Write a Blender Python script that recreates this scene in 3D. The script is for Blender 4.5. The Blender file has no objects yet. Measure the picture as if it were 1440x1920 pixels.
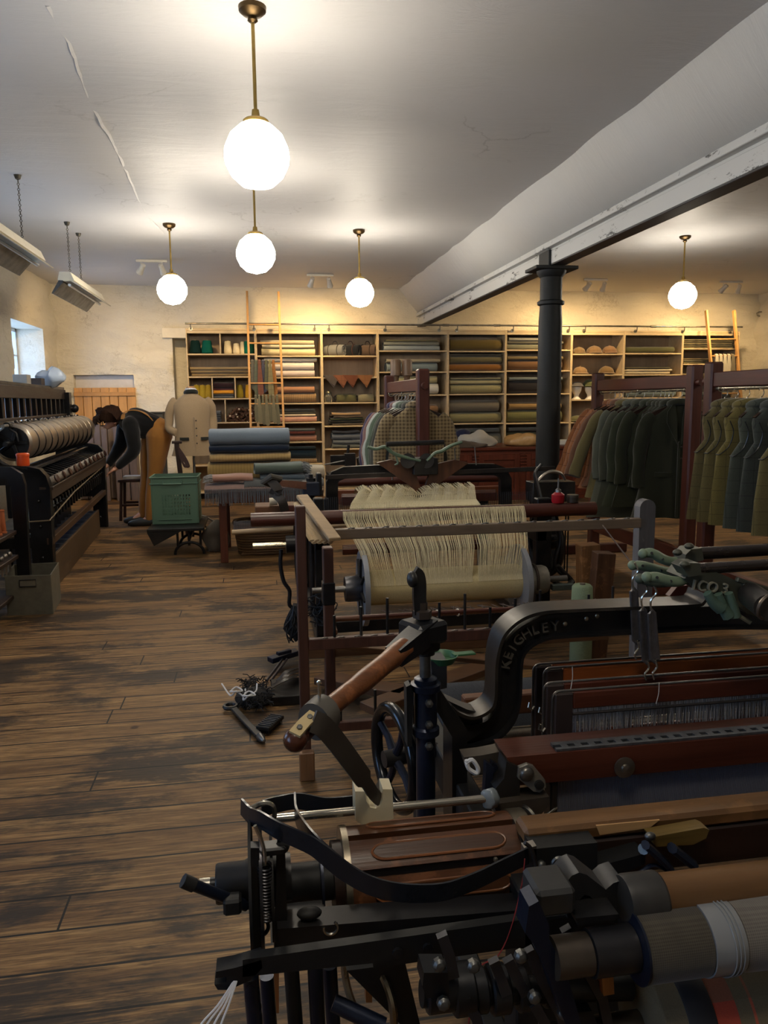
import bpy, math, random
from mathutils import Vector, Matrix, noise
V = Vector
PI = math.pi
rnd = random.Random(7)
SC = bpy.context.scene
COL = SC.collection
EYE = 1.5
CX, CY, FL = 720., 960., 1442.
def _basis():
    y, p, r = math.radians(9.4), math.radians(8.25), math.radians(0.55)
    f = V((math.sin(y)*math.cos(p), math.cos(y)*math.cos(p), -math.sin(p)))
    rt = V((math.cos(y), -math.sin(y), 0)); up = V((math.sin(y)*math.sin(p), math.cos(y)*math.sin(p), math.cos(p)))
    c, s = math.cos(r), math.sin(r)
    return f, c*rt - s*up, s*rt + c*up
FW, RT, UP = _basis()
def ray(px, py): return FW + (px-CX)/FL*RT - (py-CY)/FL*UP
# surveying helpers: where the line of sight of a photo pixel meets a plane of the room
def atY(px, py, y): d = ray(px, py); t = y/d.y; return V((d.x*t, y, EYE+d.z*t))
def atZ(px, py, z=0.): d = ray(px, py); t = (z-EYE)/d.z; return V((d.x*t, d.y*t, z))
def atX(px, py, x): d = ray(px, py); t = x/d.x; return V((x, d.y*t, EYE+d.z*t))

# ---------- materials ----------
def s2l(c):
    return tuple(((v/255.)/12.92 if v/255. <= .04045 else ((v/255.+.055)/1.055)**2.4) for v in c)
MATS = {}
class NT:
    def __init__(s, name):
        s.m = bpy.data.materials.new(name); s.m.use_nodes = True
        s.t = s.m.node_tree; s.b = s.t.nodes['Principled BSDF']; s.tc = None
    def n(s, typ, **kw):
        o = s.t.nodes.new(typ)
        for k, v in kw.items():
            if k.startswith('_'): setattr(o, k[1:], v)
            else: o.inputs[k.replace('__', ' ')].default_value = v
        return o
    def l(s, a, b): s.t.links.new(a, b)
    def coord(s, scale=(1, 1, 1), rot=(0, 0, 0), world=False):
        if world: src = s.n('ShaderNodeNewGeometry').outputs['Position']
        else: src = s.n('ShaderNodeTexCoord').outputs['Object']
        mp = s.n('ShaderNodeMapping'); mp.inputs['Scale'].default_value = scale; mp.inputs['Rotation'].default_value = rot
        s.l(src, mp.inputs['Vector']); return mp.outputs[0]
    def noise(s, vec, scale, detail=4, rough=.6, dist=0):
        o = s.n('ShaderNodeTexNoise'); o.inputs['Scale'].default_value = scale; o.inputs['Detail'].default_value = detail
        o.inputs['Roughness'].default_value = rough; o.inputs['Distortion'].default_value = dist
        if vec: s.l(vec, o.inputs['Vector'])
        return o.outputs['Fac']
    def ramp(s, fac, stops):
        o = s.n('ShaderNodeValToRGB'); e = o.color_ramp.elements
        while len(e) < len(stops): e.new(.5)
        for i, (p, c) in enumerate(stops):
            e[i].position = p; e[i].color = (*c, 1) if isinstance(c, tuple) else (c, c, c, 1)
        s.l(fac, o.inputs[0]); return o.outputs[0]
    def mix(s, fac, a, b, mode='MIX'):
        o = s.n('ShaderNodeMix'); o.data_type = 'RGBA'; o.blend_type = mode
        for v, i in ((fac, 0), (a, 6), (b, 7)):
            if hasattr(v, 'is_output'): s.l(v, o.inputs[i])
            else: o.inputs[i].default_value = v if i == 0 else (*v, 1)
        return o.outputs[2]
    def math(s, op, a, b=0., c=0.):
        o = s.n('ShaderNodeMath'); o.operation = op
        for i, v in enumerate((a, b, c)):
            if hasattr(v, 'is_output'): s.l(v, o.inputs[i])
            else: o.inputs[i].default_value = v
        return o.outputs[0]
    def bump(s, h, strength=.3, dist=.01, ):
        o = s.n('ShaderNodeBump'); o.inputs['Strength'].default_value = strength; o.inputs['Distance'].default_value = dist
        s.l(h, o.inputs['Height']); s.l(o.outputs[0], s.b.inputs['Normal'])
    def fin(s, col=None, rough=None, metal=0., spec=None):
        if col is not None:
            if hasattr(col, 'is_output'): s.l(col, s.b.inputs['Base Color'])
            else: s.b.inputs['Base Color'].default_value = (*col, 1)
        if rough is not None:
            if hasattr(rough, 'is_output'): s.l(rough, s.b.inputs['Roughness'])
            else: s.b.inputs['Roughness'].default_value = rough
        s.b.inputs['Metallic'].default_value = metal
        if spec is not None: s.b.inputs['Specular IOR Level'].default_value = spec
        return s.m
def cached(f):
    def g(*a, **k):
        key = (f.__name__, a, tuple(sorted(k.items())))
        if key not in MATS: MATS[key] = f(*a, **k)
        return MATS[key]
    return g
def mul(c, k): return tuple(min(1, v*k) for v in c)
@cached
def plain(c, rough=.6, metal=0., amt=.18, sc=9., spec=None):
    n = NT('plain'); col = s2l(c); f = n.noise(n.coord(), sc, 5)
    o = n.mix(f, mul(col, 1-amt), mul(col, 1+amt)); n.bump(f, .12, .004)
    return n.fin(o, rough, metal, spec)
@cached
def iron(c=(34, 34, 37), rough=.42, metal=.55, dust=.25):
    n = NT('iron'); v = n.coord(); col = s2l(c); f = n.noise(v, 14, 6); g = n.noise(v, 3.2, 5)
    base = n.mix(f, mul(col, .6), mul(col, 1.5))
    base = n.mix(n.math('MULTIPLY', n.ramp(g, [(.45, 0.), (.72, 1.)]), dust), base, s2l((98, 88, 76)))
    r = n.math('ADD', n.math('MULTIPLY', g, .35), rough-.17)
    n.bump(f, .25, .004); return n.fin(base, r, metal)
@cached
def wood(c, axis=0, rough=.45, dark=.55, sc=1., spec=.5, wear=0.):
    n = NT('wood'); s = [11*sc]*3; s[axis] = .9*sc
    v = n.coord(tuple(s)); col = s2l(c); a = n.noise(v, 2.2, 7, .62, .6); b = n.noise(n.coord((2, 2, 2)), 1.5, 4)
    fine = [90*sc]*3; fine[axis] = 3*sc; d = n.noise(n.coord(tuple(fine)), 1.3, 4)
    o = n.mix(n.ramp(a, [(.3, 0.), (.7, 1.)]), mul(col, dark), mul(col, 1.18))
    o = n.mix(n.math('MULTIPLY', d, .45), o, mul(col, .45))
    o = n.mix(n.ramp(b, [(.4, 0.), (.75, .45)]), o, mul(col, .35))
    if wear:
        w = n.noise(n.coord((4, 4, 4)), 2.7, 6, .7); o = n.mix(n.ramp(w, [(.56, 0.), (.63, wear)]), o, mul(col, 2.1))
    n.bump(d, .25, .003); return n.fin(o, n.math('ADD', n.math('MULTIPLY', a, .25), rough-.12), 0, spec)
@cached
def cloth(c, kind='plain', c2=None, sc=1.):
    n = NT('cloth'); v = n.coord(); col = s2l(c); k2 = s2l(c2) if c2 else mul(col, .45)
    f = n.noise(v, 260*sc, 2, .5); g = n.noise(v, 7, 3); o = n.mix(f, mul(col, .68), mul(col, 1.28))
    o = n.mix(n.math('MULTIPLY', g, .3), o, mul(col, .7))
    x = n.n('ShaderNodeSeparateXYZ'); n.l(v, x.inputs[0])
    def line(i, per, w):
        m = n.math('FRACT', n.math('MULTIPLY', x.outputs[i], 1./per)); return n.math('LESS_THAN', m, w)
    if kind == 'check':       # thin window pane over-check
        m = n.math('MAXIMUM', line(0, .11*sc, .05), line(2, .11*sc, .05)); o = n.mix(n.math('MULTIPLY', m, .6), o, k2)
    elif kind == 'dogtooth':
        m = n.math('MULTIPLY', line(0, .028*sc, .5), line(2, .028*sc, .5)); a = n.math('MAXIMUM', line(0, .028*sc, .5), line(2, .028*sc, .5))
        o = n.mix(n.math('ADD', n.math('MULTIPLY', m, .5), n.math('MULTIPLY', a, .3)), o, k2)
    elif kind == 'stripe':
        o = n.mix(n.math('MULTIPLY', line(0, .03*sc, .3), .35), o, k2)
    n.b.inputs['Sheen Weight'].default_value = .25
    n.bump(f, .35, .002); return n.fin(o, .92, 0, .15)
@cached
def yarn(c, sc=1., ax=2):
    n = NT('yarn'); s = [420*sc]*3; s[ax] = 25*sc; v = n.coord(tuple(s)); col = s2l(c); f = n.noise(v, 1., 3, .6)
    n.bump(f, .6, .003); return n.fin(n.mix(f, mul(col, .5), mul(col, 1.35)), .9, 0, .12)
@cached
def metal(c=(150, 150, 148), rough=.32, sc=8.):
    n = NT('metal'); v = n.coord(); col = s2l(c); f = n.noise(v, sc, 6); g = n.noise(v, 60, 3)
    n.bump(g, .08, .001); return n.fin(n.mix(n.ramp(f, [(.35, 0.), (.75, 1.)]), col, mul(col, .45)), n.math('ADD', n.math('MULTIPLY', f, .3), rough-.12), .9)
def glow(name, c, st):
    n = NT(name); n.b.inputs['Base Color'].default_value = (*s2l(c), 1); n.b.inputs['Emission Color'].default_value = (*s2l(c), 1)
    n.b.inputs['Emission Strength'].default_value = st; n.b.inputs['Roughness'].default_value = .3; return n.m

# ---------- mesh building ----------
def frame(d, up=V((0, 0, 1))):
    d = d.normalized()
    s = up.cross(d)
    if s.length < 1e-4: s = V((1, 0, 0)).cross(d)
    if s.length < 1e-4: s = V((0, 1, 0)).cross(d)
    s.normalize(); return s, d.cross(s).normalized(), d     # side, up', dir
class MB:
    def __init__(s): s.v = []; s.f = []; s.mi = []; s.m = 0
    def _add(s, vs, fs):
        o = len(s.v); s.v += [V(p) for p in vs]; s.f += [[i+o for i in f] for f in fs]; s.mi += [s.m]*len(fs); return s
    def box(s, c, size, R=None, ch=0.004):
        h = [abs(x)/2 for x in size]; ch = min(ch, min(h)*.45); c = V(c); vs = []; idx = {}
        for sx in (-1, 1):
            for sy in (-1, 1):
                for sz in (-1, 1):
                    sg = (sx, sy, sz)
                    for a in range(3):
                        p = V([sg[i]*(h[i] if i == a else h[i]-ch) for i in range(3)])
                        idx[sg, a] = len(vs); vs.append(c + (R @ p if R else p))
        fs = []
        for a in range(3):
            b, d = (a+1) % 3, (a+2) % 3
            for sg in (-1, 1):
                q = []
                for (u, w) in ((-1, -1), (1, -1), (1, 1), (-1, 1)):
                    t = [0]*3; t[a] = sg; t[b] = u; t[d] = w; q.append(idx[tuple(t), a])
                fs.append(q if sg > 0 else q[::-1])
            for u in (-1, 1):
                for w in (-1, 1):     # edges along a
                    t0 = [0]*3; t0[a] = -1; t0[b] = u; t0[d] = w; t1 = list(t0); t1[a] = 1
                    t0, t1 = tuple(t0), tuple(t1); q = [idx[t0, b], idx[t1, b], idx[t1, d], idx[t0, d]]
                    fs.append(q if u*w < 0 else q[::-1])
        for sx in (-1, 1):
            for sy in (-1, 1):
                for sz in (-1, 1):
                    q = [idx[(sx, sy, sz), a] for a in range(3)]; fs.append(q if sx*sy*sz > 0 else q[::-1])
        return s._add(vs, fs)
    def bb(s, a, b, ch=0.004):      # box between two opposite corners
        a, b = V(a), V(b); return s.box((a+b)/2, b-a, None, ch)
    def bar(s, p, q, w, h, up=V((0, 0, 1)), ch=0.003, ext=0.):
        p, q = V(p), V(q); sd, u, d = frame(q-p, V(up)); R = Matrix((sd, d, u)).transposed()
        return s.box((p+q)/2, (w, (q-p).length+2*ext, h), R, ch)
    def sweep(s, pts, prof, up=V((0, 0, 1)), closed=False, scales=None, caps=True, parallel=False):
        pts = [V(p) for p in pts]; n = len(pts); k = len(prof); rings = []; prev = None
        for i, p in enumerate(pts):
            a = pts[i-1] if (i or closed) else p; b = pts[(i+1) % n] if (i < n-1 or closed) else p
            d = (b-a).normalized()
            if parallel and prev is not None:
                u = prev - d*prev.dot(d); u = u.normalized() if u.length > 1e-6 else frame(d)[1]; sd = u.cross(d).normalized()
            else: sd, u, _ = frame(d, V(up))
            prev = u; sc = scales[i] if scales else 1.
            if not isinstance(sc, tuple): sc = (sc, sc)
            rings.append([p + sd*x*sc[0] + u*y*sc[1] for x, y in prof])
        vs = [v for r in rings for v in r]; fs = []
        for i in range(n if closed else n-1):
            j = (i+1) % n
            for a in range(k):
                b = (a+1) % k; fs.append([i*k+a, j*k+a, j*k+b, i*k+b][::-1])
        if caps and not closed: fs.append(list(range(k))[::-1]); fs.append([(n-1)*k+a for a in range(k)])
        return s._add(vs, fs)
    def tube(s, pts, r, n=8, closed=False, caps=True, flat=1.):
        rr = r if isinstance(r, (list, tuple)) else [r]*len(pts)
        prof = [(math.cos(2*PI*i/n), flat*math.sin(2*PI*i/n)) for i in range(n)]
        return s.sweep(pts, prof, closed=closed, scales=[float(x) for x in rr], caps=caps, parallel=True)
    def cyl(s, p, q, r, r2=None, n=16): return s.tube([p, q], [r, r if r2 is None else r2], n)
    def strap(s, pts, w, t, up=V((0, 0, 1)), scales=None, parallel=False, closed=False):
        return s.sweep(pts, [(-w/2, -t/2), (w/2, -t/2), (w/2, t/2), (-w/2, t/2)], up, closed, scales, True, parallel)
    def lathe(s, prof, o=(0, 0, 0), ax=(0, 0, 1), n=20):   # prof: (radius, height)
        o = V(o); sd, u, d = frame(V(ax), V((0, 1, 0)) if abs(V(ax).normalized().z) > .9 else V((0, 0, 1)))
        k = len(prof); vs = [o + d*h + (sd*math.cos(2*PI*i/n)+u*math.sin(2*PI*i/n))*r for i in range(n) for r, h in prof]; fs = []
        for i in range(n):
            j = (i+1) % n
            for a in range(k-1): fs.append([i*k+a, j*k+a, j*k+a+1, i*k+a+1])
        if prof[0][0] > 1e-5: fs.append([i*k for i in range(n)][::-1])
        if prof[-1][0] > 1e-5: fs.append([i*k+k-1 for i in range(n)])
        return s._add(vs, fs)
    def sph(s, c, r, n=14, m=None):
        m = m or n//2+1; r = r if isinstance(r, (tuple, list)) else (r, r, r); c = V(c); vs = [c+V((0, 0, -r[2]))]; fs = []
        for i in range(1, m):
            ph = -PI/2+PI*i/m
            for j in range(n):
                th = 2*PI*j/n; vs.append(c+V((r[0]*math.cos(ph)*math.cos(th), r[1]*math.cos(ph)*math.sin(th), r[2]*math.sin(ph))))
        vs.append(c+V((0, 0, r[2])))
        for j in range(n):
            k = (j+1) % n; fs.append([0, 1+k, 1+j]); e = 1+(m-2)*n; fs.append([len(vs)-1, e+j, e+k])
            for i in range(m-2): fs.append([1+i*n+j, 1+i*n+k, 1+(i+1)*n+k, 1+(i+1)*n+j])
        return s._add(vs, fs)
    def prism(s, poly, d):          # planar polygon (3D points) extruded by vector d
        n = len(poly); a = [V(p) for p in poly]; b = [p+V(d) for p in a]
        return s._add(a+b, [list(range(n))[::-1], [n+i for i in range(n)]] + [[i, (i+1) % n, n+(i+1) % n, n+i] for i in range(n)])
    def torus(s, c, ax, R, r, n=32, k=8, flat=1., a0=0., a1=None):
        c = V(c); sd, u, d = frame(V(ax)); full = a1 is None; a1 = a0+2*PI if full else a1; m = n if full else n+1
        pts = [c+(sd*math.cos(a0+(a1-a0)*i/n)+u*math.sin(a0+(a1-a0)*i/n))*R for i in range(m)]
        prof = [(math.cos(2*PI*i/k), flat*math.sin(2*PI*i/k)) for i in range(k)]
        return s.sweep(pts, prof, up=d, closed=full, scales=[r]*m)
    def grid(s, P, th=None, smooth=True):      # P rows of points; th: offset vector or callable -> closed slab
        r, c = len(P), len(P[0]); top = [V(p) for row in P for p in row]
        q = [[i*c+j, i*c+j+1, (i+1)*c+j+1, (i+1)*c+j] for i in range(r-1) for j in range(c-1)]
        if th is None: return s._add(top, q)
        n = r*c; bot = [p+V(th) for p in top]; fs = q + [[a+n for a in f[::-1]] for f in q]
        ring = [j for j in range(c)]+[i*c+c-1 for i in range(1, r)]+[(r-1)*c+j for j in range(c-2, -1, -1)]+[i*c for i in range(r-2, 0, -1)]
        for a, b in zip(ring, ring[1:]+ring[:1]): fs.append([b, a, a+n, b+n])
        return s._add(top+bot, fs)
    def jitter(s, a, f=3., seed=0.):
        for v in s.v: v += noise.noise_vector(v*f+V((seed, 0, 0)))*a
        return s
    def rot(s, R, o=(0, 0, 0)):
        o = V(o); s.v = [o + R @ (v-o) for v in s.v]; return s
    def shift(s, d): s.v = [v+V(d) for v in s.v]; return s
    def build(s, name, mat, parent=None, label=None, ang=35, kind=None, cat=None, group=None, sub=0):
        me = bpy.data.meshes.new(name); o = bpy.data.objects.new(name, me); COL.objects.link(o)
        org = V((0, 0, 0)); p = parent
        while p is not None: org += V(p.location); p = p.parent
        if parent is None:
            xs = [v.x for v in s.v]; ys = [v.y for v in s.v]; zs = [v.z for v in s.v]
            org = V(((min(xs)+max(xs))/2, (min(ys)+max(ys))/2, min(zs))); o.location = org
        me.from_pydata([tuple(v-org) for v in s.v], [], s.f)
        for m in (mat if isinstance(mat, (list, tuple)) else [mat]): me.materials.append(m)
        for pl, i in zip(me.polygons, s.mi): pl.material_index = i
        me.validate(); 
        import bmesh
        bm = bmesh.new(); bm.from_mesh(me); bmesh.ops.recalc_face_normals(bm, faces=bm.faces); bm.to_mesh(me); bm.free()
        me.shade_smooth(); me.set_sharp_from_angle(angle=math.radians(ang))
        if parent is not None: o.parent = parent
        if sub:
            md = o.modifiers.new('s', 'SUBSURF'); md.levels = sub; md.render_levels = sub
        if kind: o['kind'] = kind
        if label: o['label'] = label
        if cat: o['category'] = cat
        if group: o['group'] = group
        return o
def thing(name, label, cat, loc=(0, 0, 0), group=None):
    o = bpy.data.objects.new(name, None); COL.objects.link(o); o.location = loc; o.empty_display_size = .1
    o['label'] = label; o['category'] = cat
    if group: o['group'] = group
    return o
def dup(root, loc=None, rz=None, label=None, group=None, scale=None, mats=None):
    r = root.copy(); COL.objects.link(r)
    if loc is not None: r.location = loc
    if rz is not None: r.rotation_euler = (0, 0, rz)
    if label: r['label'] = label
    if group: r['group'] = group
    if scale: r.scale = (scale,)*3 if not isinstance(scale, tuple) else scale
    for ch in list(root.children):
        c = ch.copy(); COL.objects.link(c); c.parent = r
        if mats and ch.name.split('.')[0] in mats:
            c.data = ch.data.copy(); c.data.materials[0] = mats[ch.name.split('.')[0]]
        for g in list(ch.children):
            d = g.copy(); COL.objects.link(d); d.parent = c
    return r
def arc(c, r, a0, a1, n, ax='xz', r2=None):
    out = []; c = V(c); r2 = r2 or r
    for i in range(n+1):
        a = math.radians(a0+(a1-a0)*i/n); u, w = r*math.cos(a), r2*math.sin(a)
        out.append(c + {'xz': V((u, 0, w)), 'yz': V((0, u, w)), 'xy': V((u, w, 0))}[ax])
    return out
def smooth_path(pts, k=6):      # Catmull-Rom
    P = [V(p) for p in pts]; P = [2*P[0]-P[1]]+P+[2*P[-1]-P[-2]]; out = []
    for i in range(1, len(P)-2):
        for j in range(k):
            t = j/k; a, b, c, d = P[i-1:i+3]
            out.append(.5*((2*b)+(c-a)*t+(2*a-5*b+4*c-d)*t*t+(3*b-a-3*c+d)*t**3))
    out.append(P[-2]); return out
def bolt(mb, p, q, h, d, n=18, ex=2.6, bumpy=.004, seed=0.):   # folded roll: super-ellipse section between p and q, with rolled end rings
    p, q = V(p), V(q); prof = []
    for i in range(n):
        a = 2*PI*i/n; c_, s_ = math.cos(a), math.sin(a)
        prof.append((math.copysign(abs(c_)**(2/ex), c_)*d/2, math.copysign(abs(s_)**(2/ex), s_)*h/2))
    k = 7; pts = [p+(q-p)*i/k for i in range(k+1)]; o = len(mb.v); L = (q-p).normalized()
    e = [(p+L*.012, .62), (p+L*.012, .66), (p, .70), (p, .97)]; f = [(q, .97), (q, .70), (q-L*.012, .66), (q-L*.012, .62)]
    allp = e+[(x, 1.) for x in ([p+L*.006]+pts[1:-1]+[q-L*.006])]+f
    sd, u, _ = frame(q-p)
    vs = [a + sd*x*sc + u*y*sc for a, sc in allp for x, y in prof]; m = len(allp); fs = []
    for i in range(m-1):
        for a in range(n): b = (a+1) % n; fs.append([i*n+a, i*n+b, (i+1)*n+b, (i+1)*n+a])
    fs.append(list(range(n))); fs.append([(m-1)*n+a for a in range(n)])
    mb._add(vs, fs)
    for i in range(o, len(mb.v)): mb.v[i] += noise.noise_vector(mb.v[i]*5+V((seed, 0, 0)))*bumpy
    return mb
def stack_fold(mb, c, w, d, hs, R=None, seed=0.):     # folded layers, each a rounded slab
    z = 0; c = V(c)
    for i, h in enumerate(hs):
        o = len(mb.v); a = c+V((-w/2, 0, z+h/2)); b = c+V((w/2, 0, z+h/2)); bolt(mb, a, b, h*.97, d*(1-.04*(i % 2)), 16, 4.5, .004, seed+i); z += h
    return mb
def text_mesh(txt, size, depth, place, name, mat, parent, label=None, bend=None):
    cu = bpy.data.curves.new(name, 'FONT'); cu.body = txt; cu.size = size; cu.extrude = depth; cu.align_x = 'CENTER'; cu.align_y = 'CENTER'
    to = bpy.data.objects.new(name, cu); COL.objects.link(to); dg = bpy.context.evaluated_depsgraph_get(); dg.update()
    me = bpy.data.meshes.new_from_object(to.evaluated_get(dg)); mb = MB()
    mb._add([place(V(v.co)) for v in me.vertices], [list(p.vertices) for p in me.polygons])
    bpy.data.objects.remove(to); bpy.data.curves.remove(cu); bpy.data.meshes.remove(me)
    return mb.build(name, mat, parent, label)
# ================= camera =================
cam = bpy.data.cameras.new('camera'); co = bpy.data.objects.new('camera', cam); COL.objects.link(co)
co.matrix_world = Matrix(((RT.x, UP.x, -FW.x, 0), (RT.y, UP.y, -FW.y, 0), (RT.z, UP.z, -FW.z, EYE), (0, 0, 0, 1)))
cam.sensor_fit = 'VERTICAL'; cam.sensor_height = 36; cam.lens = 36*FL/1920; cam.clip_start = .02; SC.camera = co
SC.view_settings.view_transform = 'Standard'; SC.view_settings.look = 'None'; SC.view_settings.gamma = 1; SC.view_settings.exposure = 0.9
SC.cycles.use_denoising = True; SC.cycles.max_bounces = 6; SC.cycles.sample_clamp_indirect = 4.0; SC.cycles.caustics_reflective = False
SC.cycles.caustics_refractive = False
W = bpy.data.worlds.new('world'); SC.world = W; W.use_nodes = True; wt = W.node_tree; bg = wt.nodes['Background']
sky = wt.nodes.new('ShaderNodeTexSky'); sky.sky_type = 'HOSEK_WILKIE'; sky.turbidity = 4; sky.sun_direction = (.6, -.4, .5)
mx = wt.nodes.new('ShaderNodeMix'); mx.data_type = 'RGBA'; mx.inputs[0].default_value = .45; mx.inputs[7].default_value = (.34, .58, 1., 1)
wt.links.new(sky.outputs[0], mx.inputs[6]); wt.links.new(mx.outputs[2], bg.inputs[0]); bg.inputs[1].default_value = 7.5

XL, XR, YB, YF, ZC = -2.96, 8.8, 12.63, -3.5, 3.285
# ---- floor ----
def floor_mat():
    n = NT('floorboards'); g = n.n('ShaderNodeNewGeometry').outputs['Position']; x = n.n('ShaderNodeSeparateXYZ'); n.l(g, x.inputs[0])
    yb = n.math('MULTIPLY', x.outputs[1], 1/.165); idx = n.math('FLOOR', yb); fr = n.math('FRACT', yb)
    wn = n.n('ShaderNodeTexWhiteNoise'); wn.noise_dimensions = '1D'; n.l(idx, wn.inputs['W']); rv = wn.outputs['Value']
    cb = n.n('ShaderNodeCombineXYZ'); n.l(n.math('ADD', n.math('MULTIPLY', x.outputs[0], .8), n.math('MULTIPLY', rv, 37.)), cb.inputs[0])
    n.l(n.math('MULTIPLY', x.outputs[1], 14.), cb.inputs[1]); n.l(n.math('MULTIPLY', idx, 3.7), cb.inputs[2])
    gr = n.noise(cb.outputs[0], 1.6, 8, .65, 1.1)
    cf = n.n('ShaderNodeVectorMath'); cf.operation = 'MULTIPLY'; n.l(g, cf.inputs[0]); cf.inputs[1].default_value = (5, 95, 5); fine = n.noise(cf.outputs[0], 1.4, 5, .7)
    c1, c2, c3 = s2l((66, 47, 29)), s2l((150, 112, 68)), s2l((204, 164, 108))
    o = n.ramp(gr, [(.28, c1), (.5, c2), (.74, c3)])
    o = n.mix(n.math('MULTIPLY', n.ramp(fine, [(.38, 1.), (.6, 0.)]), .7), o, s2l((48, 32, 20)))
    o = n.mix(n.math('MULTIPLY', rv, .35), o, s2l((84, 56, 34)))
    # worn and oil-darkened patches
    cw = n.n('ShaderNodeVectorMath'); cw.operation = 'MULTIPLY'; n.l(g, cw.inputs[0]); cw.inputs[1].default_value = (.9, 1.9, 1)
    wr = n.noise(cw.outputs[0], 1.15, 7, .68, .3); wr2 = n.noise(cf.outputs[0], .5, 4, .8)
    wk = n.math('ADD', wr, n.math('MULTIPLY', n.math('SUBTRACT', wr2, .5), .35))
    o = n.mix(n.ramp(wk, [(.5, 0.), (.575, .85)]), o, s2l((34, 29, 26)))
    # knots
    vo = n.n('ShaderNodeTexVoronoi'); vo.inputs['Scale'].default_value = 2.6; n.l(g, vo.inputs['Vector'])
    o = n.mix(n.ramp(vo.outputs['Distance'], [(.03, .8), (.06, 0.)]), o, s2l((34, 20, 12)))
    gap = n.math('LESS_THAN', n.math('ABSOLUTE', n.math('SUBTRACT', fr, .5)), .473)
    jx = n.math('FRACT', n.math('ADD', n.math('MULTIPLY', x.outputs[0], .31), n.math('MULTIPLY', rv, 9.)))
    gp = n.math('MULTIPLY', gap, n.math('GREATER_THAN', jx, .0022))
    o = n.mix(gp, s2l((14, 10, 7)), o)
    n.bump(n.math('ADD', n.math('MULTIPLY', gp, .8), n.math('MULTIPLY', fine, .35)), .6, .006)
    return n.fin(o, n.math('ADD', n.math('MULTIPLY', gr, .25), .42), 0, .35)
MB().bb((XL-.3, YF, -.06), (XR+.3, YB+.6, 0), 0).build('floor', floor_mat(), kind='structure')
# ---- ceiling ----
def plaster_mat(c, lines=True, amt=.08, rough=.55):
    n = NT('plaster'); v = n.coord(world=True); col = s2l(c); f = n.noise(v, 1.1, 5); h = n.noise(n.coord((1.2, 5, 1), world=True), 1.4, 6, .7, .8)
    o = n.mix(f, mul(col, 1-amt), mul(col, 1+amt*.5))
    if lines:
        cr = n.n('ShaderNodeTexVoronoi'); cr.feature = 'DISTANCE_TO_EDGE'; cr.inputs['Scale'].default_value = .42
        w = n.n('ShaderNodeVectorMath'); w.operation = 'ADD'; n.l(v, w.inputs[0]); nn = n.n('ShaderNodeTexNoise'); nn.inputs['Scale'].default_value = 2.4; nn.inputs['Detail'].default_value = 6
        n.l(v, nn.inputs['Vector']); n.l(nn.outputs['Color'], w.inputs[1]); n.l(w.outputs[0], cr.inputs['Vector'])
        msk = n.math('MULTIPLY', n.ramp(cr.outputs['Distance'], [(.0, 1.), (.006, 0.)]), n.ramp(n.noise(v, .8, 3), [(.52, 0.), (.62, .45)]))
        o = n.mix(msk, o, mul(col, .45))
    n.bump(h, .35, .03); return n.fin(o, rough, 0, .5)
ceil_m = plaster_mat((204, 204, 206))
cm = MB(); P = []
for i in range(61):
    x = XL-.3+(XR-XL+.6)*i/60
    P.append([V((x, YF+(YB+.3-YF)*j/70, ZC+.014*noise.noise(V((x*.5, j*.45, 0)))+.006*noise.noise(V((x*1.7, j*1.1, 3))))) for j in range(71)])
cm.grid(P, (0, 0, .12)); cm.build('ceiling', ceil_m, kind='structure', ang=80)
# plastered haunch and riveted iron beam
hm = MB(); hp = [(2.36, ZC+.02), (2.44, 3.20), (2.50, 3.12), (2.70, 2.90), (2.88, 2.90), (3.2, 3.15), (3.34, ZC+.02)]
hm.prism([(x, YF, z) for x, z in hp], (0, YB+.2-YF, 0)); hm.build('trim_haunch', plaster_mat((206, 206, 204), False), kind='structure', ang=50)
def beam_mat():
    n = NT('beam_paint'); v = n.coord(world=True); f = n.noise(v, 3.4, 8, .75); z = n.n('ShaderNodeSeparateXYZ'); n.l(v, z.inputs[0])
    chips = n.ramp(n.noise(n.coord((1, .5, 1.6), world=True), 4.5, 8, .8), [(.575, 0.), (.61, .9)])
    o = n.mix(chips, mul(s2l((205, 205, 202)), 1.), s2l((52, 50, 50))); n.bump(f, .3, .01); return n.fin(o, .5, 0, .4)
bmt = beam_mat(); dk = plain((58, 57, 58), .5)
b = MB(); b.bb((2.66, YF, 2.855), (2.92, YB+.1, 2.905)); b.bb((2.72, YF, 2.815), (2.85, YB+.1, 2.86)); b.bb((2.68, YF, 2.705), (2.80, YB+.1, 2.82))
b.m = 1; b.bb((2.675, YF, 2.69), (2.805, YB+.1, 2.7055)); b.m = 0
for k in range(38): b.lathe([(.016, 0), (.014, .008), (0, .012)], (2.666, YF+.2+k*.42, 2.885), (-1, 0, .1), 8)
b.build('trim_beam', [bmt, dk], kind='structure')
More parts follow.
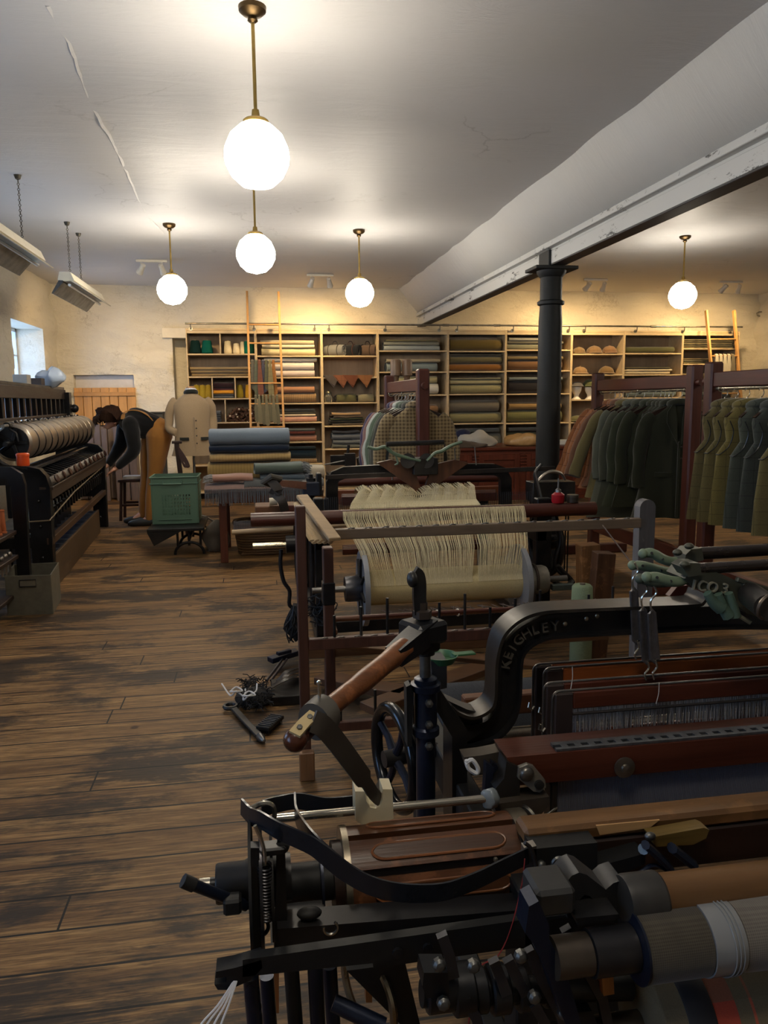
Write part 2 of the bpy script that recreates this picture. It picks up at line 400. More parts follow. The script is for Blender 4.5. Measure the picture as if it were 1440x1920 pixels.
# ---- walls ----
def stone_mat(c):
    n = NT('limewashed_stone'); v = n.coord(world=True); col = s2l(c); a = n.noise(n.coord((1, 1, 2.6), world=True), 2.4, 8, .68, .7); d = n.noise(v, 22, 5, .7)
    o = n.mix(a, mul(col, .86), mul(col, 1.05))
    cr = n.n('ShaderNodeTexVoronoi'); cr.feature = 'DISTANCE_TO_EDGE'; cr.inputs['Scale'].default_value = 1.9
    w = n.n('ShaderNodeVectorMath'); w.operation = 'ADD'; nn = n.n('ShaderNodeTexNoise'); nn.inputs['Scale'].default_value = 3; nn.inputs['Detail'].default_value = 6; nn.inputs['Roughness'].default_value = .75
    vs = n.coord((1, 1, 2.4), world=True); n.l(vs, w.inputs[0]); n.l(v, nn.inputs['Vector']); n.l(nn.outputs['Color'], w.inputs[1]); n.l(w.outputs[0], cr.inputs['Vector'])
    m = n.math('MULTIPLY', n.ramp(cr.outputs['Distance'], [(0., 1.), (.035, 0.)]), n.ramp(n.noise(v, 1.7, 3), [(.5, 0.), (.66, .5)]))
    o = n.mix(m, o, s2l((150, 138, 112)))
    n.bump(n.math('ADD', a, n.math('MULTIPLY', d, .25)), .9, .05); return n.fin(o, .85, 0, .2)
st_m = stone_mat((228, 221, 205))
def wall_h(a, z): return .055*noise.fractal(V((a*1.3, z*3.6, 5)), 1., 2.2, 4)+.018*noise.noise(V((a*5, z*11, 1)))
def stone_wall(name, u0, u1, fn, holes=(), nz=46):
    mb = MB(); nu = int(abs(u1-u0)/.09)
    us = sorted(set([u0+(u1-u0)*i/nu for i in range(nu+1)]+[h[i] for h in holes for i in (0, 1)])); zs = sorted(set([(ZC+.03)*j/nz for j in range(nz+1)]+[h[i] for h in holes for i in (2, 3)]))
    idx = {}
    def vid(i, j):
        if (i, j) not in idx:
            e = any(us[i] in (h[0], h[1]) and h[2] <= zs[j] <= h[3] or zs[j] in (h[2], h[3]) and h[0] <= us[i] <= h[1] for h in holes)
            idx[i, j] = len(mb.v); mb.v.append(fn(us[i], zs[j], 0 if e else wall_h(us[i], zs[j])))
        return idx[i, j]
    for i in range(len(us)-1):
        for j in range(len(zs)-1):
            uc, zc = (us[i]+us[i+1])/2, (zs[j]+zs[j+1])/2
            if any(h[0] < uc < h[1] and h[2] < zc < h[3] for h in holes): continue
            mb.f.append([vid(i, j), vid(i+1, j), vid(i+1, j+1), vid(i, j+1)]); mb.mi.append(0)
    for h in holes:
        D = h[4]; a, c_, z0, z1 = h[:4]
        for (p, q) in (((a, z0), (a, z1)), ((a, z1), (c_, z1)), ((c_, z1), (c_, z0)), ((c_, z0), (a, z0))):
            mb.grid([[fn(p[0], p[1], 0), fn(p[0], p[1], -D/2), fn(p[0], p[1], -D)], [fn(q[0], q[1], 0), fn(q[0], q[1], -D/2), fn(q[0], q[1], -D)]])
        if h[5]: mb.grid([[fn(a, z0, -D), fn(c_, z0, -D)], [fn(a, z1, -D), fn(c_, z1, -D)]])
    return mb.build(name, st_m, kind='structure', ang=70)
dl, dr = atY(141, 760, YB), atY(256, 760, YB); al = atY(326, 700, YB)
stone_wall('wall_back', XL-.1, XR+.1, lambda u, z, d: V((u, YB-d, z)), [(al.x, al.x+1.6, 0., atY(330, 634, YB).z, .35, True), (dl.x, dr.x-.02, 0., atY(200, 703, YB).z, .3, True)])
WZ0, WZ1 = 1.05, 2.56
wins = [(10.45, 11.95), (6.6, 8.1), (2.75, 4.25), (-.9, .6)]
stone_wall('wall_left', YF, YB+.1, lambda u, z, d: V((XL+d, u, z)), [(a, c_, WZ0, WZ1, .55, False) for a, c_ in wins])
stone_wall('wall_right', YF, YB+.1, lambda u, z, d: V((XR-d, u, z)))
fwins = []
stone_wall('wall_front', XL-.1, XR+.1, lambda u, z, d: V((u, YF+d, z)), [(a, c_, WZ0, WZ1, .5, False) for a, c_ in fwins])
wfm = plain((196, 200, 204), .5)
gl = NT('window_glass'); gl.b.inputs['Transmission Weight'].default_value = 1; gl.b.inputs['Roughness'].default_value = .0; gl.b.inputs['IOR'].default_value = 1.1
_t = gl.n('ShaderNodeBsdfTransparent'); _g = gl.n('ShaderNodeBsdfGlossy'); _g.inputs['Roughness'].default_value = .02; _m = gl.n('ShaderNodeMixShader'); _m.inputs[0].default_value = .07
gl.l(_t.outputs[0], _m.inputs[1]); gl.l(_g.outputs[0], _m.inputs[2]); gl.l(_m.outputs[0], gl.t.nodes['Material Output'].inputs['Surface'])
def window(k, a, c_, fix):
    fr = MB(); s = .05
    def bx(u0, u1, z0, z1, d0=-.42, d1=-.36):
        p, q = fix(u0, z0, d0), fix(u1, z1, d1); fr.bb([min(x, y) for x, y in zip(p, q)], [max(x, y) for x, y in zip(p, q)])
    bx(a, a+s, WZ0, WZ1); bx(c_-s, c_, WZ0, WZ1); bx(a, c_, WZ0, WZ0+s); bx(a, c_, WZ1-s, WZ1)
    for i in (1, 2): bx(a+(c_-a)*i/3-.012, a+(c_-a)*i/3+.012, WZ0, WZ1)
    for i in (1, 2, 3): bx(a, c_, WZ0+(WZ1-WZ0)*i/4-.012, WZ0+(WZ1-WZ0)*i/4+.012)
    o = fr.build('window_%d' % k, wfm, kind='structure')
    p, q = fix(a+.02, WZ0+.02, -.392), fix(c_-.02, WZ1-.02, -.388)
    MB().bb([min(x, y) for x, y in zip(p, q)], [max(x, y) for x, y in zip(p, q)], 0).build('pane', gl.m, o)
    # a portal helps the sky light find the opening
    L = bpy.data.lights.new('daylight_portal', 'AREA'); L.shape = 'RECTANGLE'; L.size = c_-a; L.size_y = WZ1-WZ0; L.cycles.is_portal = True
    lo = bpy.data.objects.new('daylight_portal', L); COL.objects.link(lo); m = fix((a+c_)/2, (WZ0+WZ1)/2, -.6); nrm = (fix(0, 0, 1)-fix(0, 0, 0)).normalized()
    lo.location = m; lo.rotation_euler = nrm.to_track_quat('-Z', 'Z').to_euler()
for i, (a, c_) in enumerate(wins): window(i+1, a, c_, lambda u, z, d: V((XL+d, u, z)))
for i, (a, c_) in enumerate(fwins): window(i+5, a, c_, lambda u, z, d: V((u, YF+d, z)))
# plank half door under a boarded panel in the back wall
pine = wood((214, 158, 92), 2, .5, .8, .6)
zt = atY(200, 727, YB).z; dm = MB(); w = (dr.x-dl.x)/7
zd = atY(200, 797, YB).z
for i in range(7): dm.bb((dl.x+i*w+.004, YB-.04, zd), (dl.x+(i+1)*w-.004, YB+.0, zt))
door = dm.build('door_1', pine, kind='structure')
bt = MB(); zb = atY(200, 739, YB).z; bt.bb((dl.x, YB-.065, zb-.03), (dr.x, YB-.04, zb+.03)); bt.build('batten', wood((200, 146, 84), 0, .5, .8, .6), door)
MB().bb((dl.x, YB+.12, zt-.1), (dr.x, YB+.15, atY(200, 703, YB).z)).build('trim_panel', plain((208, 204, 202), .6), kind='structure')
ll = atY(304, 615, YB); lr = atY(350, 634, YB)
MB().bb((ll.x, YB-.06, lr.z), (lr.x+.9, YB+.05, ll.z)).jitter(.01, 4).build('trim_lintel', plain((222, 214, 196), .8), kind='structure')
lp = MB()
for i in range(8): lp.bb((dl.x+i*(w*7/8)+.004, YB-.03, .01), (dl.x+(i+1)*(w*7/8)-.004, YB+.02, zd-.02))
lp.build('trim_panelling', wood((128, 114, 108), 2, .6, .6), kind='structure')
sm = MB(); q0 = [atZ(a, b, ZC+.004) for a, b in ((85, 5), (130, 95), (175, 190), (205, 260), (240, 330), (275, 395), (305, 440))]
sm.tube(smooth_path([p+V((.02*math.sin(i*2.3), 0, 0)) for i, p in enumerate(q0)], 8), .013, 5).jitter(.012, 6).build('trim_seam', ceil_m, kind='structure')
# cast iron column
im = iron((20, 24, 27), .6, .1, .05); cx, cy = atZ(1030, 497, 2.69).x+.12, 6.95
cx = atY(1034, 500, cy).x
c = MB(); c.lathe([(.13, 0), (.13, .04), (.12, .08), (.115, .12), (.108, 2.2), (.10, 2.34), (.10, 2.35), (.122, 2.36), (.125, 2.385), (.10, 2.40), (.10, 2.6), (.13, 2.635), (.135, 2.66)], (cx, cy, 0), n=28)
c.bb((cx-.2, cy-.15, 2.66), (cx+.2, cy+.15, 2.69)); c.bb((2.655, cy-.12, 2.69), (2.68, cy+.13, 2.83)); c.build('trim_column', im, kind='structure')
# ================= lights =================
brass = metal((176, 148, 84), .3); dbr = metal((92, 74, 48), .35)
globe_m = glow('opal_globe', (255, 242, 220), 26.)
def pendant(x, y, lab, zc=2.64, r=.152, vis=True):
    t = thing('pendant_lamp', lab, 'lamp', (x, y, zc), 'opal globe lamps on brass rods')
    MB().lathe([(0, r), (.5*r, .87*r), (.8*r, .6*r), (.97*r, .22*r), (r, 0), (.97*r, -.25*r), (.8*r, -.6*r), (.5*r, -.87*r), (0, -r)][::-1], (x, y, zc), n=32).build('globe', globe_m, t, ang=180)
    MB().lathe([(.06, 0), (.06, .012), (.05, .02), (.02, .03), (.016, .06)], (x, y, zc+r-.01)).build('gallery', brass, t)
    MB().cyl((x, y, zc+r), (x, y, ZC-.03), .0085, n=10).build('rod', brass, t)
    MB().lathe([(.012, -.07), (.024, -.06), (.02, -.045), (.045, -.035), (.062, -.02), (.064, 0)], (x, y, ZC)).build('ceiling_rose', dbr, t)
    return t
pendant(.05, 3.85, 'nearest and largest-looking glowing opal globe lamp on a brass rod')
pendant(.05, 6.3, 'glowing globe lamp hanging directly behind and below the nearest one')
pendant(-.79, 8.35, 'glowing globe lamp at far left above the bending person')
pendant(1.15, 8.4, 'glowing globe lamp hanging left of the white beam near the back shelves')
pendant(.05, .6, 'unseen globe lamp added above the viewpoint to light the near loom')  # added lamp, out of view, brightens the near loom
pendant(4.8, 3.9, 'unseen globe lamp added for light beyond the white beam')  # another unseen lamp, put in for its light right of the beam
pendant(4.8, 8.25, 'glowing globe lamp at the right, beyond the iron column')
def spot(x, y, pair, lab, aim=(0, 1, -.9), on=(1, 1)):
    t = thing('track_spotlight', lab, 'spotlight', (x, y, ZC), 'twin white spotlights on short ceiling bars'); wh = plain((226, 220, 206), .4)
    MB().bb((x-.19, y-.02, ZC-.03), (x+.19, y+.02, ZC+.0)).build('ceiling_bar', wh, t)
    for k, dx in enumerate(pair):
        d = V((dx, aim[1], aim[2])).normalized(); px = x+(-.13, .13)[k]; p = V((px, y, ZC-.12))
        hd = MB().lathe([(.0, -.09), (.03, -.08), (.034, 0), (.045, .06), (.042, .06), (.03, .03)], p, d, 14).cyl((px, y, ZC-.03), p, .008, n=6).build('spot_head', wh, t)
        MB().lathe([(0, .033), (.034, .034), (.034, .036), (0, .037)], p, d, 14).build('bulb', glow('spot_bulb', (255, 232, 190), 30.), hd)
        L = bpy.data.lights.new('spot_beam', 'SPOT'); L.energy = 55; L.color = s2l((255, 214, 150)); L.spot_size = 1.9; L.spot_blend = .9; L.shadow_soft_size = .05
        lo = bpy.data.objects.new('spot_beam', L); COL.objects.link(lo); lo.location = p+d*.08; lo.rotation_euler = d.to_track_quat('-Z', 'Y').to_euler()
for px, lab, pr in ((307, 'twin spotlight bar behind the globe lamp at far left', (-.7, .25)), (598, 'twin spotlight bar above the rolled blankets, left of the beam', (-.3, .3)),
                    (1125, 'twin spotlight bar just right of the iron column', (-.5, .1)), (1400, 'twin spotlight bar at the right, above the leaning ladder', (-.5, .3))):
    p = atZ(px, 519 if px < 900 else 520, ZC); spot(p.x, 11.3 if px > 500 else 10.4, pr, lab)
# hanging fluorescent fittings, unlit
def fluor(y0, y1, lab, chains):
    x, z = -1.78, 2.72; t = thing('fluorescent_fitting', lab, 'ceiling light', (x, y0, z)); cr = plain((222, 214, 192), .45); gr = metal((120, 124, 130), .35)
    MB().prism([(x-.05, y0, z+.05), (x+.05, y0, z+.05), (x+.085, y0, z-.03), (x+.0, y0, z-.04), (x-.07, y0, z-.03)], (0, y1-y0, 0)).build('housing', cr, t)
    MB().prism([(x-.06, y0, z-.03), (x-.02, y0, z-.03), (x-.02, y0, z-.05), (x-.12, y0, z-.16), (x-.135, y0, z-.155)], (0, y1-y0-.04, 0)).build('reflector', gr, t)
    MB().prism([(x+.04, y0, z-.03), (x+.07, y0, z-.03), (x+.15, y0, z-.085), (x+.142, y0, z-.09)], (0, y1-y0-.02, 0)).build('reflector', cr, t)
    MB().cyl((x+.03, y0+.03, z-.07), (x+.03, y1-.05, z-.07), .014).build('lamp_tube', plain((228, 230, 232), .2), t)
    for y in chains:
        c = MB(); n = 26
        for i in range(n):
            zz = z+.05+(ZC-z-.05)*(i+.5)/n; c.torus((x, y, zz), (1, 0, 0) if i % 2 else (0, 1, 0), .009, .0028, 8, 4)
        c.lathe([(.02, -.03), (.03, 0)], (x, y, ZC), n=10); c.build('chain', metal((92, 88, 80), .4), t)
fluor(8.15, 9.75, 'unlit fluorescent strip light on chains, nearer the back wall', (8.39, 8.9))
fluor(5.6, 7.1, 'unlit fluorescent strip light on chains, cut by the left edge of the photo', (6.0, 6.76))
# ================= shelving along the back wall =================
YS = 12.13          # front plane of the shelving
bx_m = wood((206, 184, 148), 0, .55, .82, .5); bk_m = wood((168, 146, 122), 2, .6, .8, .5)
ORD = ['first', 'second', 'third', 'fourth', 'fifth', 'sixth', 'seventh', 'eighth', 'ninth']
ROW = ['top', 'second', 'third', 'fourth', 'fifth', 'sixth', 'seventh']
def zy(py, px=700): return atY(px, py, YS).z
BAYS = [(351, 481, [663, 705.6, 746.7, 791.7, 830, 871.7], [(0, 415), (2, 397), (2, 440), (3, 420)]),
        (481, 604, [666.7, 707, 755.8, 791.7, 828.6, 870], []), (604, 709, [666.7, 706.8, 754.4, 798, 841, 887.8], []),
        (709, 840, [657, 696.7, 740, 793, 845], []), (840, 948, [657.8, 696, 738.3, 793.3, 845], []), (948, 1071, [655.6, 694.4, 737.8, 792.5, 845], []),
        (1071, 1169, [663.3, 702, 749, 791, 845], []), (1169, 1278, [662, 702, 745, 790, 845], []), (1278, 1384, [653, 682, 715, 750, 800, 845], [])]
ztop = 2.60; SH = []        # SH[bay][row] = (x0, x1, z of board top, z of next board bottom)
for i, (a, b, sh, dv) in enumerate(BAYS):
    x0, x1 = atY(a, 700, YS).x, atY(b, 700, YS).x; pc = (a+b)/2
    t = thing('shelving_unit', 'open pale wooden shelving bay, %s from the left along the back wall' % ORD[i], 'shelving', (x0, YS, 0), 'shelving bays along the back wall')
    for q in (x0+.001, x1-.019):
        MB().bb((q, YS, 0), (q+.018, YB-.06, ztop)).build('side_panel', bx_m, t)
    MB().bb((x0+.019, YB-.075, .05), (x1-.019, YB-.062, ztop-.02)).build('back_panel', bk_m, t)
    MB().bb((x0+.019, YS, ztop-.03), (x1-.019, YB-.076, ztop)).build('top_board', bx_m, t)
    MB().bb((x0+.019, YS, ztop-.075), (x1-.019, YS+.018, ztop-.031)).build('fascia', bx_m, t)
    zz = [zy(y, pc) for y in sh]
    if i < 3: zz.append(.12)
    rows = []
    for k, z in enumerate(zz):
        MB().bb((x0+.019, YS+.003, z-.022), (x1-.019, YB-.076, z)).build('shelf', bx_m, t)
        rows.append((x0+.02, x1-.02, z, (ztop-.03 if k == 0 else zz[k-1]-.022)))
    for k, px in dv:
        xx = atY(px, 700, YS).x; MB().bb((xx-.009, YS+.004, rows[k][2]+.0005), (xx+.009, YB-.076, rows[k][3]-.0005)).build('divider', bx_m, t)
    SH.append(rows)
# plinth cupboard fronts hidden behind the counter are part of the lower shelves
def put_bolts(bay, row, items, kind='bolt_of_cloth', inset=(.05, .05), note=''):
    """items bottom -> top: (height px, colour, words, [pattern, colour2])"""
    x0, x1, z, zt = SH[bay][row]; n = len(items); s = 12.13/1442.
    for k, it in enumerate(items):
        h = it[0]*s; c = it[1]; pat = it[3] if len(it) > 3 else 'plain'; c2 = it[4] if len(it) > 4 else None
        e0, e1 = max(.03, inset[0])+rnd.uniform(-.02, .03), max(.02, inset[1])+rnd.uniform(-.01, .04); d = min(.36, max(.2, h*2.2)) if kind == 'bolt_of_cloth' else .34
        y = YS+.04+d/2+rnd.uniform(0, .02); mb = MB(); bolt(mb, (x0+e0, y, z+h/2+.002), (x1-e1, y, z+h/2+.002), h*.99, d, 20, 2.5 if h > .09 else 3.4, .004, rnd.random()*50)
        pos = 'alone' if n == 1 else ('bottom' if k == 0 else ('topmost' if k == n-1 else ORD[k]+' up'))
        mb.build(kind, cloth(c, pat, c2), label='%s, %s on the %s shelf, %s bay' % (it[2], pos, ROW[row], ORD[bay]), cat='cloth', group='cloth rolls and folds on the shelves', ang=60)
        z += h
put_bolts(1, 0, [(14, (196, 186, 150), 'cream beige cloth roll'), (6, (205, 200, 176), 'thin cream cloth roll'), (8, (168, 158, 134), 'beige grey cloth roll')], inset=(.07, .08))
put_bolts(1, 1, [(12.5, (182, 172, 172), 'pale lavender grey cloth roll'), (15.5, (198, 192, 190), 'greyish white cloth roll'), (6.5, (216, 210, 200), 'flat white cloth roll')], inset=(.07, .06))
put_bolts(1, 2, [(18, (150, 122, 88), 'brown checked cloth roll', 'dogtooth', (70, 56, 44)), (13, (160, 118, 90), 'tan brown cloth roll')], inset=(.07, .08))
put_bolts(1, 3, [(10, (190, 146, 130), 'dusty pink cloth roll'), (4.5, (210, 196, 170), 'thin cream cloth fold'), (5, (70, 68, 60), 'thin dark cloth fold'), (4, (100, 98, 88), 'thin grey cloth fold')], inset=(.07, .08))
put_bolts(1, 4, [(12.5, (158, 116, 98), 'pinkish brown cloth roll'), (7, (88, 44, 38), 'dark red cloth fold', 'check', (40, 30, 30)), (4.5, (142, 142, 126), 'grey green cloth fold')], inset=(.07, .08))
put_bolts(1, 5, [(9, (158, 132, 96), 'brown checked cloth roll', 'dogtooth', (80, 60, 46)), (17, (34, 50, 60), 'dark teal cloth roll'), (5, (44, 56, 56), 'thin dark green cloth fold')], inset=(.07, .08))
put_bolts(0, 1, [(5.5, (132, 114, 82), 'olive tan folded blanket length'), (5.5, (120, 104, 76), 'olive brown folded blanket length'), (6, (140, 122, 90), 'sagging olive tan blanket length')], inset=(.03, .0))
put_bolts(3, 0, [(9, (140, 150, 156), 'pale blue grey cloth roll'), (7, (120, 122, 116), 'grey cloth roll'), (4, (96, 92, 68), 'thin olive cloth fold')], inset=(.1, .1))
put_bolts(3, 1, [(17, (118, 132, 138), 'blue grey cloth roll'), (6.5, (150, 142, 122), 'beige cloth roll')], inset=(.14, .1))
put_bolts(3, 2, [(21, (190, 190, 186), 'white grey cloth roll'), (14, (168, 160, 122), 'pale olive cloth roll')], inset=(.14, .12))
put_bolts(3, 3, [(18, (138, 112, 84), 'beige brown cloth roll'), (16, (130, 100, 72), 'tan brown cloth roll')], inset=(.14, .1))
put_bolts(4, 0, [(24, (92, 78, 40), 'fat olive brown cloth roll')], inset=(.0, .02))
put_bolts(4, 1, [(14.5, (126, 84, 40), 'rust brown cloth roll'), (14, (98, 92, 68), 'olive grey cloth roll'), (4, (70, 68, 60), 'thin dark grey cloth fold')], inset=(.0, .03))
put_bolts(4, 2, [(18, (150, 144, 108), 'pale sage tweed roll', 'dogtooth', (110, 108, 84)), (8.5, (158, 152, 120), 'thin pale olive cloth roll'), (4, (120, 118, 100), 'thin grey olive cloth fold')], inset=(.0, .03))
put_bolts(4, 3, [(20, (124, 120, 88), 'pale olive green cloth roll'), (23.5, (106, 100, 90), 'warm grey cloth roll')], inset=(.0, .02))
put_bolts(4, 4, [(34, (98, 98, 92), 'grey cloth roll'), (8, (80, 84, 84), 'thin slate cloth fold')], inset=(.0, .03))
put_bolts(5, 0, [(10.5, (112, 112, 96), 'grey olive cloth roll'), (6, (86, 84, 76), 'dark grey cloth roll'), (7, (140, 140, 134), 'flat light grey cloth roll')], inset=(.03, .1))
put_bolts(5, 1, [(20, (96, 70, 48), 'chocolate brown cloth roll'), (7, (104, 92, 66), 'olive brown cloth roll')], inset=(.05, .1))
put_bolts(5, 2, [(25, (26, 25, 32), 'fat near-black cloth roll'), (6.5, (100, 110, 114), 'blue grey cloth fold')], inset=(.0, .1))
put_bolts(5, 3, [(24, (98, 98, 64), 'ribbed olive green cloth roll', 'stripe', (60, 64, 44)), (15, (128, 104, 68), 'tan cloth roll')], inset=(.05, .1))
put_bolts(5, 4, [(38, (86, 84, 60), 'olive cloth roll with green weave', 'dogtooth', (60, 66, 50)), (7, (88, 90, 88), 'slate cloth fold')], inset=(.05, .12))
put_bolts(7, 0, [(13, (72, 74, 50), 'dark green canvas roll')], inset=(.02, .06))
put_bolts(7, 1, [(6, (170, 160, 140), 'beige folded cloth'), (4.5, (190, 180, 160), 'cream folded cloth'), (4, (70, 66, 50), 'dark olive folded cloth')], inset=(.02, .12))
put_bolts(7, 2, [(18, (120, 136, 140), 'blue grey folded cloth'), (6, (60, 62, 50), 'dark folded cloth')], inset=(.08, .02))
put_bolts(7, 3, [(12, (150, 130, 120), 'pinkish grey folded cloth'), (8, (110, 106, 100), 'grey folded cloth')], inset=(.05, .05))
for r, cs in ((0, [(96, 88, 62), (84, 78, 58), (104, 96, 70), (88, 80, 58), (98, 90, 66)]), (1, [(104, 98, 70), (92, 90, 74), (98, 86, 62)]), (2, [(130, 116, 84), (110, 98, 72)]), (3, [(92, 84, 70), (96, 110, 112)]), (4, [(140, 110, 100), (90, 80, 72)])):
    put_bolts(8, r, [(3.6 if r < 2 else 8, c, ['olive brown', 'dark olive', 'pale olive', 'brown', 'mossy'][k]+' folded cloth') for k, c in enumerate(cs)], inset=(.03, .05))
# cones of yarn
def cone(px, bay, row, w, h, c, lab, y=None):
    x = atY(px, 650, YS+.12).x; z = SH[bay][row][2]; r = w*12.2/1442/2; hh = h*12.2/1442
    t = thing('yarn_cone', lab, 'yarn cone', (x, YS+.14, z), 'cones of yarn on the shelves')
    MB().lathe([(r*.8, .004), (r, .02), (r*.97, hh*.3), (r*.75, hh*.93), (r*.66, hh)], (x, YS+.14, z), n=22).build('wound_yarn', yarn(c), t, ang=50)
    MB().cyl((x, YS+.14, z), (x, YS+.14, z+hh+.012), r*.2, n=10).build('tube', plain((150, 130, 100)), t)
cone(366, 0, 0, 21, 24, (14, 40, 42), 'black-green yarn cone, first on the top shelf at left'); cone(388, 0, 0, 21, 24, (10, 82, 74), 'bright teal yarn cone, second on the top shelf at left')
cone(427, 0, 0, 15, 23, (214, 204, 176), 'tall cream yarn cone on the top shelf at left'); cone(443, 0, 0, 13, 19, (216, 206, 180), 'short cream yarn cone beside the tall cream one')
cone(454, 0, 0, 9, 22, (208, 198, 170), 'slim cream yarn cone half hidden behind the teal cone'); cone(462, 0, 0, 10, 23, (14, 92, 78), 'teal yarn cone left of the ladder stile'); cone(472, 0, 0, 12, 22, (18, 66, 50), 'dark green yarn cone right of the ladder stile')
for k, (px, c, lab) in enumerate(((365, (148, 130, 44), 'mustard yarn cone nearest the dressed mannequin'), (376, (156, 138, 52), 'mustard yarn cone, middle one behind the mannequin shoulder'), (387, (150, 128, 46), 'mustard yarn cone left of the folded orange cloth'),
                                (447, (132, 122, 48), 'olive yarn cone right of the folded orange cloth'), (463, (184, 146, 54), 'golden yarn cone behind the ladder stile'))): cone(px, 0, 2, 13, 24, c, lab)
def folded(px, bay, row, w, hs, cols, lab, z=None, d=.26, grp='small folded pieces on the left shelves'):
    x = atY(px, 700, YS+.1).x; z = SH[bay][row][2] if z is None else z; s = 12.2/1442
    for k, (h, c) in enumerate(zip(hs, cols)):
        mb = MB(); bolt(mb, (x-w*s/2, YS+.16, z+h*s/2), (x+w*s/2, YS+.16, z+h*s/2), h*s*.97, d, 16, 3.6, .006, px+k)
        mb.build('folded_cloth', cloth(c), label=lab % ('lowest' if k == 0 else ('topmost' if k == len(hs)-1 else 'number %d from the bottom' % (k+1))), cat='cloth', group=grp, ang=60); z += h*s
folded(418, 0, 2, 36, (4, 3, 8, 1.6, 12), ((92, 98, 106), (66, 72, 80), (196, 136, 44), (120, 40, 40), (36, 20, 28)), 'folded cloth in the small middle cubby, %s of its stack')
folded(399, 0, 3, 23, (3.2, 3.2, 3.2, 3.2, 8), ((70, 76, 84), (58, 62, 70), (76, 80, 88), (64, 68, 74), (74, 78, 84)), 'slate grey folded piece beside the bobbin heap, %s of its stack')
# heap of used bobbins
bob = thing('bobbin', 'small dark bobbin in the heap on the fourth shelf of the first bay', 'bobbin', (0, 0, 0), 'bobbins heaped on the shelf')
MB().lathe([(.028, -.045), (.028, -.038), (.02, -.034), (.02, .034), (.028, .038), (.028, .045)], (0, 0, 0), (1, 0, 0), 12).build('spool', yarn((88, 66, 56)), bob)
MB().lathe([(.0, .0455), (.011, .0455), (.011, .05), (0, .05)], (0, 0, 0), (1, 0, 0), 8).build('bore', plain((214, 206, 190)), bob)
x0, x1, z, zt = SH[0][3]; xa = atY(424, 770, YS+.1).x; k = 0
for r in range(4):
    for i in range(8-r):
        for q in range(2):
            x = xa+.03+r*.035+i*.062; o = bob if k == 0 else dup(bob); k += 1
            if x > x1-.05: continue
            o.location = (x+rnd.uniform(-.01, .01), YS+.06+q*.12+rnd.uniform(-.01, .01), z+.03+r*.05)
            o.rotation_euler = (rnd.uniform(-.6, .6), rnd.uniform(-.8, .8), rnd.uniform(0, 6.28))
# rolled blankets with carrying straps
for px, c, sc, lab in ((629, (104, 106, 108), (52, 50, 50), 'grey rolled blanket with strap, left on the shelf'), (658, (18, 22, 30), (60, 30, 24), 'navy black rolled blanket in the middle of three'), (690, (84, 68, 58), (40, 26, 20), 'brown rolled blanket with strap, right of three')):
    x = atY(px, 655, YS+.1).x; z = SH[2][0][2]; t = thing('rolled_blanket', lab, 'blanket', (x, YS+.2, z), 'three strapped blanket rolls'); r = .088
    pr = []; m = MB(); dd = V((.55, -.7, 0)).normalized()
    m.lathe([(.0, -.165), (r*.3, -.17), (r*.34, -.162), (r*.6, -.172), (r*.64, -.163), (r*.9, -.17), (r, -.155), (r*1.03, 0), (r, .155), (r*.9, .17), (r*.64, .163), (r*.6, .172), (r*.34, .162), (r*.3, .17), (0, .165)], (x, YS+.19, z+r), (.75, -.55, 0), 22)
    m.jitter(.006, 9).build('roll', cloth(c), t, ang=60)
    st = MB()
    for e in (-.08, .08): st.torus(V((x, YS+.19, z+r+.003))+V((.75, -.55, 0)).normalized()*e, (.75, -.55, 0), r*1.03, .008, 22, 5)
    if px != 658 or True: st.tube(arc((x, YS+.16, z+2*r), .04, 0, 180, 10, r2=.055), .007, 6)
    st.build('strap', plain(sc), t)
# scarves folded into hanging triangles over the second shelf
z = SH[2][1][2]
for px, c, pat, lab in ((622, (64, 60, 62), 'check', 'dark checked scarf corner hanging leftmost over the shelf edge'), (640, (104, 66, 50), 'check', 'russet scarf corner hanging second from left'), (658, (92, 54, 40), 'plain', 'deep brown scarf corner hanging in the middle'), (684, (118, 80, 52), 'check', 'copper brown scarf corner hanging at the right')):
    x = atY(px, 715, YS-.02).x; m = MB(); a = V((x-.13, YS-.012, z+.03)); b2 = V((x+.13, YS-.012, z+.025)); tip = V((x+.03, YS-.03, z-.17))
    m.prism([a, b2, tip], (0, .012, 0)); m.prism([a, b2, b2+V((0, .2, -.01)), a+V((0, .2, -.01))], (0, 0, -.018)); m.prism([a+V((.02, -.004, -.005)), tip+V((-.02, -.006, .05)), tip+V((.02, -.006, .03)), b2+V((-.1, -.004, -.01))], (0, .006, 0))
    m.build('folded_scarf', cloth(c, pat, (60, 40, 34)), label=lab, cat='scarf', group='folded scarves hanging over the shelf edge')
